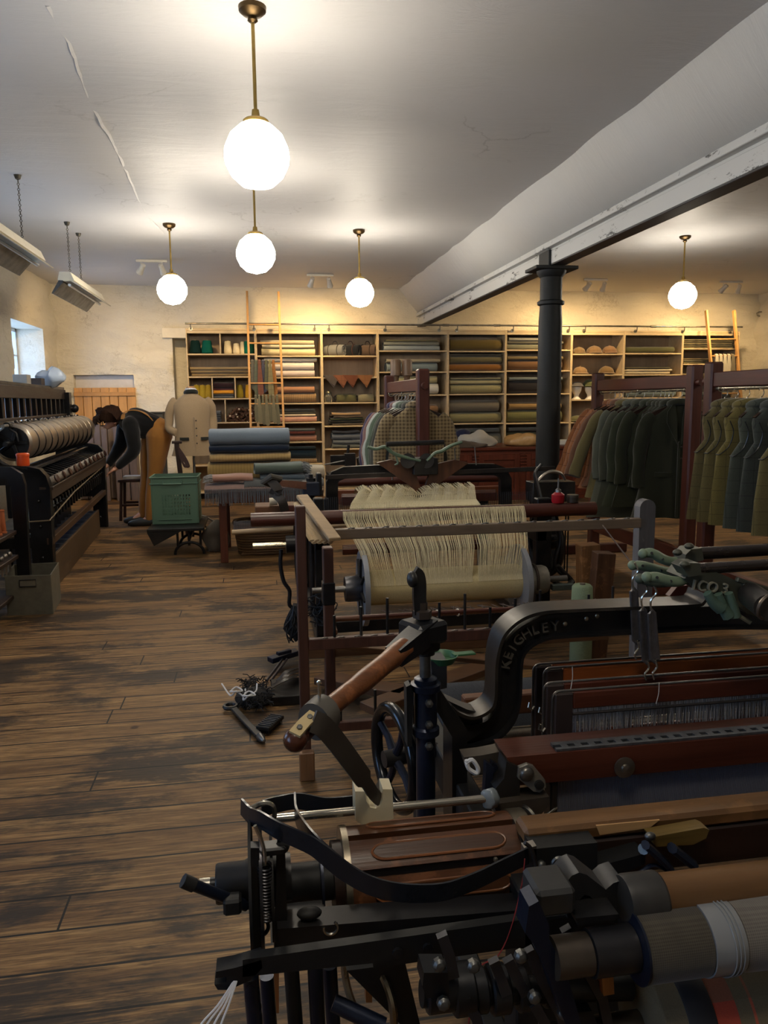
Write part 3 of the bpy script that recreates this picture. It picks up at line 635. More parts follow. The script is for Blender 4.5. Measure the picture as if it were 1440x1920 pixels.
# third shelf: glass jar and wash bags
z = SH[2][2][2]; x = atY(616, 740, YS+.1).x; t = thing('glass_jar', 'clear squat glass jar beside the olive wash bag', 'jar', (x, YS+.12, z))
gj = NT('jar_glass'); gj.b.inputs['Transmission Weight'].default_value = .9; gj.b.inputs['Roughness'].default_value = .05; gj.b.inputs['Base Color'].default_value = (.8, .85, .82, 1)
MB().lathe([(.0, .004), (.06, .004), (.07, .03), (.07, .09), (.045, .12), (.045, .13), (.05, .135), (.05, .13)], (x, YS+.12, z), n=20).build('glass_body', gj.m, t)
MB().lathe([(.05, 0), (.055, .02), (.04, .04), (0, .045)], (x, YS+.12, z+.135), n=16).build('lid', metal((160, 160, 150)), t)
for px, w, c, lab in ((649, 36, (84, 84, 60), 'olive canvas wash bag, left of two'), (686, 30, (128, 124, 102), 'pale olive canvas wash bag, right of two')):
    x = atY(px, 745, YS+.1).x; s = 12.2/1442; t = thing('wash_bag', lab, 'bag', (x, YS+.12, z), 'canvas wash bags')
    m = MB(); bolt(m, (x-w*s/2, YS+.15, z+.065), (x+w*s/2, YS+.15, z+.065), .125, .15, 18, 3.2, .01, px); m.build('body', cloth(c), t, ang=60)
    MB().bar((x-w*s*.42, YS+.15, z+.131), (x+w*s*.42, YS+.15, z+.131), .01, .008).build('zip', metal((90, 84, 70)), t)
    MB().strap(arc((x-w*s/2-.004, YS+.15, z+.07), .03, 90, 270, 8, 'xz'), .02, .004, (0, 1, 0)).build('side_tab', plain((50, 40, 30)), t)
def heap(px, bay, row, items, d=.3):
    z = SH[bay][row][2]; s = 12.2/1442
    for k, (h, w, dx, c, pat, lab) in enumerate(items):
        x = atY(px+dx, 780, YS+.1).x; m = MB(); bolt(m, (x-w*s/2, YS+.18, z+h*s/2), (x+w*s/2, YS+.18, z+h*s/2), h*s, d, 18, 2.8, .014, px+k*3)
        m.build('folded_garment', cloth(c, pat), label=lab, cat='garment', group='folded garments in the third bay', ang=60); z += h*s*.94
heap(650, 2, 3, [(5, 58, 2, (86, 74, 58), 'check', 'brown striped folded garment at the bottom of the crumpled heap'), (5, 60, -2, (24, 24, 20), 'plain', 'black folded garment low in the crumpled heap'), (5, 62, 0, (50, 56, 36), 'plain', 'dark green folded garment in the crumpled heap'),
                 (4, 54, 2, (90, 76, 60), 'plain', 'brown folded garment near the top of the crumpled heap'), (7, 54, -2, (150, 124, 92), 'plain', 'tan folded garment on top of the crumpled heap')])
heap(652, 2, 4, [(8, 62, 0, (92, 96, 92), 'plain', 'grey green folded blanket, lowest of three'), (9, 62, 2, (96, 102, 108), 'plain', 'slate folded blanket, middle of three'), (12, 62, 0, (92, 98, 108), 'plain', 'blue grey folded blanket, topmost of three'), (5, 50, -4, (36, 38, 48), 'plain', 'dark navy folded piece on the three blankets')])
heap(390, 0, 4, [(12, 60, 0, (56, 58, 62), 'plain', 'charcoal folded cloth under the bobbin shelf'), (10, 60, 0, (74, 76, 80), 'plain', 'grey folded cloth under the bobbin shelf')])
# caps
def cap(px, bay, row, c, lab, kind=0, on=0, sc=1.):
    x = atY(px, 700, YS+.12).x; z = SH[bay][row][2]+on; t = thing('tweed_cap', lab, 'cap', (x, YS+.14, z), 'tweed caps on the shelves'); m = MB(); r = .125*sc
    for i in range(1):
        m.sph((x, YS+.15, z+.035), (r, r*1.05, .105*sc if kind == 0 else .06*sc), 20, 12); m.v = [V((v.x, v.y, max(v.z, z+.004))) for v in m.v]
    m.jitter(.007, 12).build('crown', cloth(c, 'check', mul3(c, .55), .5), t, ang=60)
    MB().grid([[V((x+r*1.02*math.sin(a)*k, YS+.15-r*(.9+.35*(k-1)*4)*math.cos(a)*k, z+.03-.02*(k-1)*5)) for a in [(-1.0+2.*i/10) for i in range(11)]] for k in (.93, 1.05, 1.16)], (0, 0, .008)).build('peak', cloth(c), t, ang=60)
    if kind == 0:
        b = MB().lathe([(.012, 0), (.01, .01), (0, .014)], (x, YS+.15, z+.035+.103*sc), n=8); b.build('top_button', cloth(c), t)
def mul3(c, k): return tuple(int(v*k) for v in c)
cap(1086, 6, 0, (112, 92, 66), 'small brown tweed cap, leftmost on the cap shelf', 0, 0, .8); cap(1114, 6, 0, (122, 98, 72), 'brown deerstalker cap with bow, middle of three'); cap(1143, 6, 0, (128, 98, 72), 'large brown deerstalker, rightmost of three')
cap(1089, 6, 1, (132, 106, 76), 'brown checked deerstalker on the second cap shelf', 0, 0, .95); cap(1138, 6, 1, (118, 96, 66), 'brown cap half hidden by the rack beam', 0, 0, 1.)
cap(1086, 6, 3, (104, 102, 70), 'flat green tweed cap on the lower shelf', 1, 0, 1.25); cap(1094, 6, 4, (60, 56, 46), 'dark flat cap behind the counter end', 1, 0, 1.)
for px, c, lab, l2 in ((1082, (96, 94, 96), 'white head form under a grey flat cap', 'grey flat cap on the white head form'), (1107, (92, 96, 62), 'white head form under a green cap, right of the other', 'green tweed cap on the right head form')):
    x = atY(px, 740, YS+.12).x; z = SH[6][2][2]; h = thing('display_head', lab, 'head form', (x, YS+.15, z), 'white display heads')
    MB().lathe([(.075, 0), (.07, .015), (.045, .04), (.042, .08), (.06, .11), (.08, .15), (.085, .2), (.07, .25), (0, .275)], (x, YS+.15, z), n=20).build('head', plain((222, 220, 214), .5), h, ang=60)
    MB().lathe([(.076, -.003), (.078, .008), (.07, .016)], (x, YS+.15, z), n=20).build('foot', plain((206, 204, 198), .5), h)
    cap(px, 6, 2, c, l2, 1 if px < 1100 else 0, .205, .85)
# ---- rail with hooks along the shelf tops ----
st = metal((150, 146, 136), .3); r0, r1 = atY(347, 608, YS-.06), atY(1392, 611, YS-.06); zr = 2.665
t = thing('ladder_rail', 'long steel tube rail running along the tops of the shelving', 'rail', (r0.x, YS-.06, zr))
MB().cyl((r0.x, YS-.06, zr), (r1.x, YS-.06, zr), .014, n=12).build('tube', st, t)
for px in (357, 476, 590, 617, 723, 825, 858, 963, 1068, 1098, 1195, 1284, 1372):
    x = atY(px, 610, YS-.06).x; MB().tube([(x, YS-.06, zr-.014), (x, YS-.055, zr-.06), (x, YS-.03, zr-.075), (x, YS-.003, zr-.075)], .009, 8).cyl((x, YS-.008, zr-.075), (x, YS+.0, zr-.075), .028).build('bracket', st, t)
for px in (520, 836, 932, 1225): x = atY(px, 610, YS-.06).x; MB().cyl((x-.05, YS-.06, zr), (x+.05, YS-.06, zr), .02).build('joint_sleeve', st, t)
# ---- ladders ----
def ladder(pa, pb, qa, qb, ya, yb, rungs, lab, wd=.045, grp='ladders leaning on the rail'):
    """pa/pb: tops (px,py); qa/qb: bottoms on the floor given as x"""
    A, B = atY(*pa, ya), atY(*pb, ya); C = V((qa, yb, .0)); D = V((qb, yb, .0)); m = wood((216, 164, 100), 2, .5, .8)
    t = thing('shelf_ladder', lab, 'ladder', ((C.x+D.x)/2, yb, 0), grp)
    for p, q in ((A, C), (B, D)): MB().bar(p, q, .032, wd, (0, -1, 0)).build('stile', m, t)
    for z in rungs:
        k = (A.z-z)/A.z; p = A.lerp(C, k); q = B.lerp(D, k); MB().bar(p, q, .05, .022, ch=.006).build('rung', m, t)
    return A, B, C, D
dz = .28
LA = ladder((463, 546), (522, 547), atY(472, 880, 11.55).x, atY(536, 880, 11.55).x, 12.0, 11.55, [atY(490, y, 11.95).z for y in (609, 644, 682, 719, 757, 800)]+[.78, .5, .22], 'tall light wooden shelf ladder hung with ties, at the left')
LB = ladder((1324, 582), (1376, 582), atY(1352, 900, 11.4).x, atY(1400, 900, 11.4).x, 12.0, 11.35, [atY(1350, y, 11.9).z for y in (636, 668, 702, 738)]+[.9, .6, .3], 'light wooden shelf ladder at the far right with pale ties', .06)
# ties over the rungs
def tie(x, y, z, w, L, c, lab, grp, c2=None, flare=1.0):
    m = MB(); s = V((0, -.02, 0)); P = [V((x, y+.02, z-L*.8)), V((x, y+.022, z-.03)), V((x, y+.018, z+.012)), V((x, y, z+.022)), V((x, y-.03, z+.008)), V((x, y-.037, z-.05)), V((x+.005, y-.04, z-L*.7)), V((x+.01, y-.04, z-L))]
    m.strap(P, w, .006, (0, 1, 0), scales=[(.5, 1), (.5, 1), (.5, 1), (.5, 1), (.55, 1), (.6, 1), (flare, 1), (flare, 1)], parallel=True)
    e = P[-1]; m.prism([e+V((-w/2*flare, -.003, 0)), e+V((0, -.003, -w*.5)), e+V((w/2*flare, -.003, 0))], (0, .006, 0))
    o = m.build('necktie', cloth(c, 'stripe' if not c2 else 'check', c2, .6), label=lab, cat='tie', group=grp); return o
k = (LA[0].z-atY(490, 678, 11.95).z)/LA[0].z; y1 = LA[0].lerp(LA[2], k).y; z1 = atY(490, 678, 11.95).z
for i, (c, l) in enumerate((((98, 98, 92), 'grey'), ((92, 100, 90), 'sage green'), ((120, 78, 66), 'rust red'), ((74, 76, 96), 'slate blue'), ((90, 92, 76), 'olive'), ((128, 122, 92), 'sand'), ((150, 104, 60), 'amber'))):
    x = atY(474+i*6.5, 700, y1).x; tie(x, y1-.01*(i % 3), z1, .072, .40+.04*((i*3) % 4), c, l+' necktie in the upper bunch on the left ladder', 'neckties on the upper rung', (60, 46, 52), 1.15)
z2 = atY(490, 743, 11.85).z; y2 = LA[0].lerp(LA[2], (LA[0].z-z2)/LA[0].z).y
for i in range(7):
    x = atY(480+i*6.6, 760, y2).x; tie(x, y2-.01*(i % 2), z2, .06, .36+.02*((i*5) % 4), (122, 118, 98) if i % 2 else (110, 108, 92), 'grey olive necktie, %s from the left in the lower bunch' % ORD[i], 'neckties on the lower rung', None, 1.05)
z3 = LB[0].lerp(LB[2], .0).z; zz3 = atY(1350, 668, 11.9).z; y3 = LB[0].lerp(LB[2], (LB[0].z-zz3)/LB[0].z).y
for i in range(5):
    x = atY(1341+i*7.6, 690, y3).x; tie(x, y3, zz3+.01, .09, .28 if i < 3 else .33, (214, 206, 184) if i < 4 else (132, 122, 100), ('cream' if i < 4 else 'olive grey')+' necktie, %s on the right ladder' % ORD[i], 'neckties on the right ladder', None, 1.)
# wall hook at far right
p = atY(1428, 585, YB-.1); MB().tube([p+V((.3, .08, .02)), p+V((-.05, 0, 0)), p+V((-.09, 0, -.02)), p+V((-.08, 0, -.06)), p+V((-.03, 0, -.07))], .01, 8).build('wall_hook', st, label='steel rail end hook on the far right of the back wall', cat='hook')
# ---- mahogany counter ----
mah = wood((104, 44, 24), 0, .35, .5, .6, .5); mahv = wood((104, 44, 24), 2, .35, .5, .6, .5)
yc = 11.0; cl, cr = atY(800, 838, yc), atY(1322, 838, yc); zc = atY(980, 838, yc).z
t = thing('shop_counter', 'long red mahogany shop counter with panelled front below the shelves', 'counter', (cl.x, yc, 0))
MB().bb((cl.x-.05, yc-.03, zc-.045), (cr.x+.05, 12.1, zc), .012).build('counter_top', mah, t)
MB().bb((cl.x, yc+.02, 0), (cr.x, 12.08, zc-.046)).build('carcass', mah, t)
n = 6; w = (cr.x-cl.x)/n
for i in range(n):
    a = cl.x+i*w; fr = MB()
    for (p0, p1, q0, q1) in ((a+.05, a+.13, .08, zc-.1), (a+w-.13, a+w-.05, .08, zc-.1), (a+.13, a+w-.13, .08, .17), (a+.13, a+w-.13, zc-.19, zc-.1)): fr.bb((p0, yc-.004, q0), (p1, yc+.019, q1))
    fr.build('front_panel', mahv, t)
    fr = MB(); 
    for q in range(5): fr.bb((a-.05, yc-.03+.008*(q % 2), zc-.13-.045*q), (a+.05, yc+.019, zc-.095-.045*q))
    if i: fr.build('carved_bracket', mahv, t)
MB().bb((cl.x, yc-.02, 0), (cr.x, yc+.019, .08)).build('plinth', mah, t)
# things on the counter
def crumple(name, px, py, y, sz, c, lab, cat, seed, z=None, mat=None):
    p = atY(px, py, y); p.z = z if z is not None else zc; m = MB(); m.sph((p.x, y, p.z+sz[2]*.5), sz, 26, 14); m.v = [V((v.x, v.y, max(p.z+.002, v.z))) for v in m.v]
    for i, v in enumerate(m.v): 
        if v.z > p.z+.01: m.v[i] = v+noise.noise_vector(v*6+V((seed, 0, 0)))*.06
    m.v = [V((v.x, v.y, max(p.z+.002, v.z))) for v in m.v]
    return m.build(name, mat or cloth(c), label=lab, cat=cat, ang=75), p
o, p = crumple('canvas_bag', 895, 825, 11.35, (.30, .16, .14), (176, 172, 162), 'crumpled pale grey canvas bag on the counter', 'bag', 1)
o2, _ = crumple('denim_cloth', 868, 800, 11.6, (.12, .13, .17), (36, 40, 66), 'navy blue cloth heaped behind the grey bag', 'cloth', 4)
o3, _ = crumple('leather_strap_bag', 880, 832, 11.13, (.28, .08, .05), (84, 72, 62), 'dark brown floppy strap in front of the grey bag', 'strap', 8)
pm = NT('parcel_wrap'); f = pm.noise(pm.coord(), 6, 6); pm.bump(f, .8, .03); pm.fin(pm.mix(f, s2l((150, 110, 66)), s2l((214, 176, 120))), .25, 0, .6)
crumple('wrapped_parcel', 981, 825, 11.35, (.29, .2, .12), None, 'shiny brown cellophane wrapped parcel on the counter', 'parcel', 12, None, pm.m)
p = atY(1057, 820, 11.4); MB().bb((p.x-.12, 11.35, zc+.001), (p.x+.09, 11.5, zc+.075)).bb((p.x+.09, 11.33, zc+.001), (p.x+.13, 11.5, zc+.09)).build('tape_dispenser', plain((214, 214, 208), .4), label='small white box beside the iron column on the counter', cat='box')
crumple('folded_jacket', 845, 800, 11.5, (.14, .14, .12), (40, 40, 40), 'dark folded garment at the left end of the counter', 'garment', 17)
# ================= garments: shared builders (local frame: neck at z=0, shoulders along X, front -Y) =================
def ring_rows(rows, n=26, tw=None):
    return [[V((cx_+a*math.cos(2*PI*j/n), cy_+b*math.sin(2*PI*j/n), z)) for j in range(n+1)] for (z, a, b, cx_, cy_) in rows]
def garment_body(rows, cols_n=26, seed=0, amp=.019, open_front=False):
    mb = MB(); n = cols_n; vs = []
    for (z, a, b) in rows:
        for j in range(n):
            th = 2*PI*j/n-PI/2; fold = 1+amp*6*math.sin(th*5+seed)*max(0, -z-.25)
            vs.append(V((a*math.cos(th)*fold, b*math.sin(th)*fold, z)))
    k = len(rows); fs = [[i*n+j, i*n+(j+1) % n, (i+1)*n+(j+1) % n, (i+1)*n+j] for i in range(k-1) for j in range(n)]
    fs.append(list(range(n))); mb._add(vs, fs)      # hem stays open
    inn = [(z, a-.012, b-.012) for z, a, b in rows[-2:]]; o = len(mb.v)
    for (z, a, b) in inn:
        for j in range(n):
            th = 2*PI*j/n-PI/2; fold = 1+amp*6*math.sin(th*5+seed)*max(0, -z-.25); mb.v.append(V((a*math.cos(th)*fold, b*math.sin(th)*fold, z+.002)))
    for j in range(n): mb.f += [[(k-1)*n+j, (k-1)*n+(j+1) % n, o+n+(j+1) % n, o+n+j], [o+j, o+n+j, o+n+(j+1) % n, o+(j+1) % n]]; mb.mi += [0, 0]
    for i, v in enumerate(mb.v): mb.v[i] = v+noise.noise_vector(v*5+V((seed, 0, 0)))*amp*min(1, -v.z*3)
    return mb
def jacket(mat, label, cat='jacket', L=.78, flat=.62, seed=0., group=None, dark=None, sl=None, buttons=5, name='tweed_jacket', sleeveless=False, lining=None, w=1., pockets=True, fl=0.):
    t = thing(name, label, cat, (0, 0, 0), group)
    rows = [(.02, .065, .05), (0, .075, .055), (-.035, .12, .06*flat+.02), (-.07, .17, .07*flat+.012), (-.105, .21, .085*flat+.01), (-.14, .225, .10*flat+.005), (-.24, .216, .12*flat), (-.36, .212+fl*.2, .13*flat), (-.48, .22+fl*.4, .135*flat), (-.64, .24+fl*.7, .145*flat), (-L, .268+fl, .15*flat)]
    if sleeveless: rows = [(.02, .065, .05), (0, .075, .05), (-.04, .12, .055), (-.07, .155, .06), (-.10, .16, .065), (-.22, .135, .08*flat+.02), (-.30, .2, .12*flat), (-.42, .205, .13*flat), (-.56, .22, .135*flat), (-L, .235, .13*flat)]
    rows = [(z, a*w, b) for z, a, b in rows]
    garment_body(rows, 28, seed).build('body', mat, t, ang=60)
    if not sleeveless:
        for s in (-1, 1):
            pts = sl[0 if s < 0 else 1] if sl else [(.175, 0, -.075), (.235, 0, -.16), (.275, -.01, -.32), (.285, -.025, -.48), (.28, -.04, -.64)]
            pts = smooth_path([V((s*p[0]*w, p[1], p[2])) for p in pts], 4); rr = [.062-.014*i/(len(pts)-1) for i in range(len(pts))]; rr[0] = .05
            m = MB().tube(pts, rr, 14); m.v = [V((v.x+.004*math.sin(v.z*26+seed+v.y*30)*(v.z < -.15), v.y*.5, v.z)) for v in m.v]; m.jitter(.013, 8, seed+s).build('sleeve', mat, t, ang=60)
    else:
        for s in (-1, 1):
            MB().tube(smooth_path([V((s*(.158*w), -.05, -.09)), V((s*.14*w, -.065, -.16)), V((s*.155*w, -.07*flat-.02, -.25)), V((s*.2*w, -.03, -.30)), V((s*.205*w, .01, -.305))], 4), .0038, 6).build('armhole_piping', lining or mat, t)
    c = MB(); c.torus((0, .0, .012), (0, .25, 1), .068, .02, 22, 8, 1.3); c.build('collar', dark or mat, t, ang=70)
    yf = -.13*flat-.006
    for s in (-1, 1):
        c = MB(); P = [V((s*.05, -.055, .02)), V((s*.095, -.07*flat-.03, -.05)), V((s*.10, yf-.012, -.13)), V((s*.015, yf-.018, -.30)), V((s*.02, yf+.0, -.12)), V((s*.035, -.05, -.0))]
        if not sleeveless: c.prism(P, (0, -.006, 0)).build('lapel', dark or mat, t, ang=60)
    c = MB().bb((-.004, yf-.012, -L+.01), (.012, yf+.02, -.28)); c.build('placket', dark or mat, t)
    if pockets and not sleeveless:
        aa, bb_ = .225*w, .140*flat
        for s in (-1, 1): MB().strap([V((s*(.07+.02*i), -bb_*math.sqrt(max(.05, 1-((.07+.02*i)/aa)**2))-.012, -.535)) for i in range(6)], .008, .035).build('pocket_flap', dark or mat, t)
    for k in range(buttons): MB().sph((.02, yf-.016, -.32-k*.09), (.009, .005, .009), 8).build('button', plain((40, 28, 20), .3), t)
    return t
def hanger(label=None, group='coat hangers'):
    t = thing('coat_hanger', label or 'dark wooden coat hanger on a chrome rail', 'hanger', (0, 0, 0), group)
    MB().sweep(smooth_path([(-.2, 0, -.075), (-.13, 0, -.04), (0, 0, 0.0), (.13, 0, -.04), (.2, 0, -.075)], 4), [(-.014, -.012), (.014, -.012), (.014, .012), (-.014, .012)], up=V((0, 1, 0))).build('shoulder_bar', wood((46, 26, 18), 0, .35), t)
    MB().tube([(0, 0, .0), (0, 0, .055)]+arc((0, 0, .085), .028, -90, 150, 10), .0035, 6).build('hook', metal((190, 188, 180), .25), t)
    return t
# ================= winding machine at the left =================
blk = iron((17, 17, 20), .35, .4, .08); nvy = iron((17, 19, 27), .45, .2, .1); dwd = wood((58, 42, 30), 1, .5, .6); stl = metal((158, 150, 142), .28)
def mx_(y, off=0.): return -1.60-.064*(y-6.3)+off       # the machine's front line
wm = thing('winding_machine', 'long black cast iron yarn winding machine with a grooved steel drum', 'machine', (-2.0, 8., 0))
Y0, Y1 = 6.3, 9.75
def end_frame(y, th=.05):
    x = mx_(y); m = MB(); o = [(x-.42, 0), (x, 0), (x, .9), (x-.012, .95), (x-.04, .985), (x-.09, .995), (x-.30, 1.0), (x-.42, 1.0)]
    # outer web with openings made of bars
    m.prism([(x-.16, y, 0), (x, y, 0), (x, y, .88), (x-.16, y, .88)], (0, th, 0)); m.prism([(x-.55, y, .88), (x, y, .88), (x-.012, y, .94), (x-.045, y, .985), (x-.10, y, 1.0), (x-.55, y, 1.0)], (0, th, 0))
    m.prism([(x-.55, y, .38), (x-.16, y, .38), (x-.16, y, .46), (x-.55, y, .46)], (0, th, 0)); m.prism([(x-.55, y, 0), (x-.46, y, 0), (x-.46, y, .88), (x-.55, y, .88)], (0, th, 0))
    m.prism([(x-.46, y, .02), (x-.16, y, .02), (x-.16, y, .22)]+[(x-.31-.15*math.cos(a*PI/8), y, .1+.10*math.sin(a*PI/8)) for a in range(8, -1, -1)][::-1], (0, th, 0)) if False else None
    m.sweep([(x-.02, y+th/2, 0), (x-.0, y+th/2, .86), (x-.02, y+th/2, .94), (x-.06, y+th/2, .99), (x-.14, y+th/2, 1.01), (x-.5, y+th/2, 1.01)], [(-.045, -.012), (.045, -.012), (.045, .012), (-.045, .012)], up=V((1, 0, 0)))
    for z in (.12, .3, .55, .75): m.sph((x-.08, y-.005, z), .014, 8)
    return m
for y in (Y0, Y1): end_frame(y).build('end_frame', blk, wm)
# tall rear side frames with a swept front edge, and the header
for y in (Y0+.06, Y1-.1):
    x = mx_(y)-.3; sw = [(x-.02, y, 1.0), (x+.0, y, 1.02), (x-.06, y, 1.06), (x-.14, y, 1.16), (x-.18, y, 1.28), (x-.18, y, 1.40), (x-.1, y, 1.44), (x-.1, y, 1.6), (x-.5, y, 1.6), (x-.5, y, 1.0)]
    MB().prism([(p[0], p[1], p[2]) for p in sw], (0, .07, 0)).build('side_frame', nvy, wm)
    MB().tube([(p[0], y-.004, p[2]) for p in sw[:7]], .012, 6).build('frame_rib', blk, wm)
y0, y1 = Y0, Y1-.05
def lb(x, z0, z1, w, name, mat, a=y0, b=y1, par=wm, ch=.004):     # long bar parallel to the machine
    return MB().bar((mx_(a, x), a, (z0+z1)/2), (mx_(b, x), b, (z0+z1)/2), w, z1-z0, ch=ch).build(name, mat, par)
lb(-.42, 1.55, 1.66, .08, 'header_beam', wood((52, 38, 28), 1, .5)); lb(-.62, 1.66, 1.69, .45, 'top_shelf', blk); lb(-.39, 1.36, 1.385, .05, 'card_ledge', dwd)
for i in range(13):       # row of perforated pattern cards behind small posts
    y = y0+.2+i*.26; MB().bb((mx_(y, -.46), y, 1.385), (mx_(y, -.45), y+.19, 1.55)).build('pattern_card', plain((92, 62, 44), .7, 0, .5, 120), wm)
    MB().bb((mx_(y, -.44), y+.2, 1.36), (mx_(y, -.40), y+.235, 1.56)).build('divider_post', blk, wm)
MB().sph((mx_(Y1, -.30), Y1, 1.44), .05, 14).cyl((mx_(Y1, -.34), Y1-.1, 1.44), (mx_(Y1, -.30), Y1, 1.44), .02).build('end_knob', blk, wm)
MB().bb((mx_(Y1, -.62), Y1-.14, 1.0), (mx_(Y1, -.32), Y1-.02, 1.63)).build('end_post', blk, wm)
sh = MB(); sh.cyl((mx_(y0, -.33), y0+.1, 1.33), (mx_(y1, -.33), y1, 1.33), .014); sh.build('guide_shaft', stl, wm)
for i in range(22):
    y = y0+.25+i*.15; m = MB(); m.cyl((mx_(y, -.33), y, 1.33), (mx_(y, -.33), y+.06, 1.33), .028, n=10); m.tube([(mx_(y, -.33), y+.03, 1.31), (mx_(y, -.27), y+.03, 1.27), (mx_(y, -.26), y+.03, 1.2)], .009, 6); m.sph((mx_(y, -.27), y+.03, 1.36), .012, 8)
    m.build('yarn_guide', stl if i % 3 else blk, wm)
dr = MB(); ya, yb = 6.62, 9.15; xa = -1.93; n = 12; prof = [(0, 0), (.055, 0), (.13, .002)]; Ld = yb-ya
for i in range(n):
    h0 = Ld*i/n; h1 = Ld*(i+1)/n; prof += [(.148, h0+.012), (.15, h0+.02), (.15, h1-.02), (.148, h1-.012), (.13, h1-.008), (.13, h1+.004)]
prof = prof[:-1]+[(0, Ld)]
dr.lathe(prof, (xa, ya, 1.19), (0, 1, .01), 40).build('drum', metal((196, 184, 168), .3, 3), wm, ang=50)
hub = MB(); hub.lathe([(.127, -.004), (.127, .003)], (xa, ya, 1.19), (0, 1, 0), 30).cyl((xa, ya-.2, 1.19), (xa, ya, 1.19), .02)
for k in range(5): a = k*2*PI/5; hub.bar((xa, ya-.012, 1.19), (xa+.12*math.cos(a), ya-.012, 1.19+.12*math.sin(a)), .03, .02, (0, 1, 0))
hub.build('drum_end', blk, wm)
for i in range(n-1):
    y = ya+Ld*(i+1)/n; MB().torus((xa, y, 1.19), (0, 1, 0), .145, .009, 36, 6).build('belt_groove', blk, wm)
lb(-.02, .835, .86, .10, 'bobbin_shelf', dwd); lb(.01, .76, .86, .025, 'front_board', wood((66, 50, 36), 1, .5)); lb(-.02, .40, .46, .05, 'lower_rail', wood((78, 54, 34), 1, .45)); lb(-.3, .5, .53, .3, 'mid_deck', blk)
lb(-.30, .62, .98, .03, 'back_sheet', blk)
for k, z in enumerate((.96, .7)): lb(-.18, z, z+.03, .03, 'drive_shaft', stl if k else blk)
for i in range(22):      # spindle brackets below the drum
    y = y0+.2+i*.155; m = MB(); m.bar((mx_(y, -.28), y, .95), (mx_(y, -.08), y, .885), .03, .03); m.bar((mx_(y, -.05), y, .80), (mx_(y, -.05), y, .55), .02, .02); m.sph((mx_(y, -.04), y, .66), .02, 8); m.cyl((mx_(y, -.12), y, .72), (mx_(y, -.02), y, .72), .012)
    m.build('spindle_bracket', blk, wm)
MB().tube([(mx_(6.25, -.25), 6.2, .60), (mx_(6.25, .01), 6.2, .61), (mx_(7.4, .015), 7.4, .70), (mx_(9.5, .015), 9.5, .76)], .006, 6).build('pull_cord', plain((120, 104, 80)), wm)
for i, (w, z) in enumerate(((.05, .3), (.10, .02))): pass
# compartment trough in front of the machine foot
tr = thing('bobbin_trough', 'long low wooden trough with compartments along the machine foot', 'trough', (-1.7, 8, 0)); tw = wood((96, 74, 48), 1, .55)
MB().bar((mx_(6.45, -.045), 6.45, .14), (mx_(9.3, -.045), 9.3, .14), .022, .27).build('front_panel', tw, tr); MB().bar((mx_(6.45, -.35), 6.45, .18), (mx_(9.3, -.35), 9.3, .18), .02, .35).build('rear_panel', blk, tr)
MB().bar((mx_(6.45, -.2), 6.45, .13), (mx_(9.3, -.2), 9.3, .13), .30, .015).build('bottom', blk, tr)
for i in range(13): y = 6.45+i*2.84/12; MB().bb((mx_(y, -.335), y-.006, .12), (mx_(y, -.06), y+.006, .262)).build('partition', plain((92, 96, 110), .5), tr)
cop = thing('yarn_bobbin', 'wooden bobbin with pale yarn standing in the row along the winding machine', 'bobbin', (0, 0, 0), 'bobbins along the winding machine shelf')
MB().lathe([(.0, -.055), (.03, -.055), (.034, -.045), (.02, -.04), (.02, .035), (.034, .04), (.034, .05), (.02, .055), (0, .05)], (0, 0, .036), (1, .0, .35), 14).build('spool', plain((60, 34, 26), .35), cop)
MB().lathe([(.021, -.036), (.03, -.03), (.03, .028), (.021, .034)], (0, 0, .036), (1, 0, .35), 14).build('wound_yarn', yarn((196, 184, 170)), cop)
for i in range(11):
    o = cop if i == 0 else dup(cop); y = 6.45+i*.31; o.location = (mx_(y, .0), y, .862); o.rotation_euler = (0, 0, -.2+.1*((i*7) % 4))
t = thing('oil_tub', 'bright orange plastic tub with a lid on the machine end', 'tub', (-1.72, 6.36, 1.025)); c = atY(45, 888, 6.36); z = 1.024
MB().lathe([(.0, 0), (.045, 0), (.047, .01), (.045, .075), (.04, .078)], (c.x, 6.36, z), n=20).build('body', plain((214, 76, 24), .35, 0, .06), t); MB().lathe([(.049, .0), (.049, .015), (.042, .022), (0, .022)], (c.x, 6.36, z+.076), n=20).build('lid', plain((226, 88, 34), .35, 0, .06), t)
for nm, a, b, y, zt, col, lab in (('storage_box', 23, 50, 8.2, 702, (150, 144, 134), 'grey cardboard box on top of the winding machine'), ('storage_box', 54, 77, 8.6, 709, (66, 56, 52), 'smaller dark brown box on top of the winding machine')):
    p, q = atY(a, zt, y), atY(b, zt, y); m = MB(); m.bb((p.x, y, 1.692), (q.x, y+.14, p.z)); o = m.build(nm, plain(col, .7), label=lab, cat='box')
p = atY(98, 720, 9.0); MB().sph((p.x, 9.0, 1.78), (.15, .14, .11), 22, 12).jitter(.05, 9).build('plastic_bag', plain((190, 204, 222), .2, 0, .1), label='pale crumpled plastic bag on the far end of the machine top', cat='bag', ang=50)
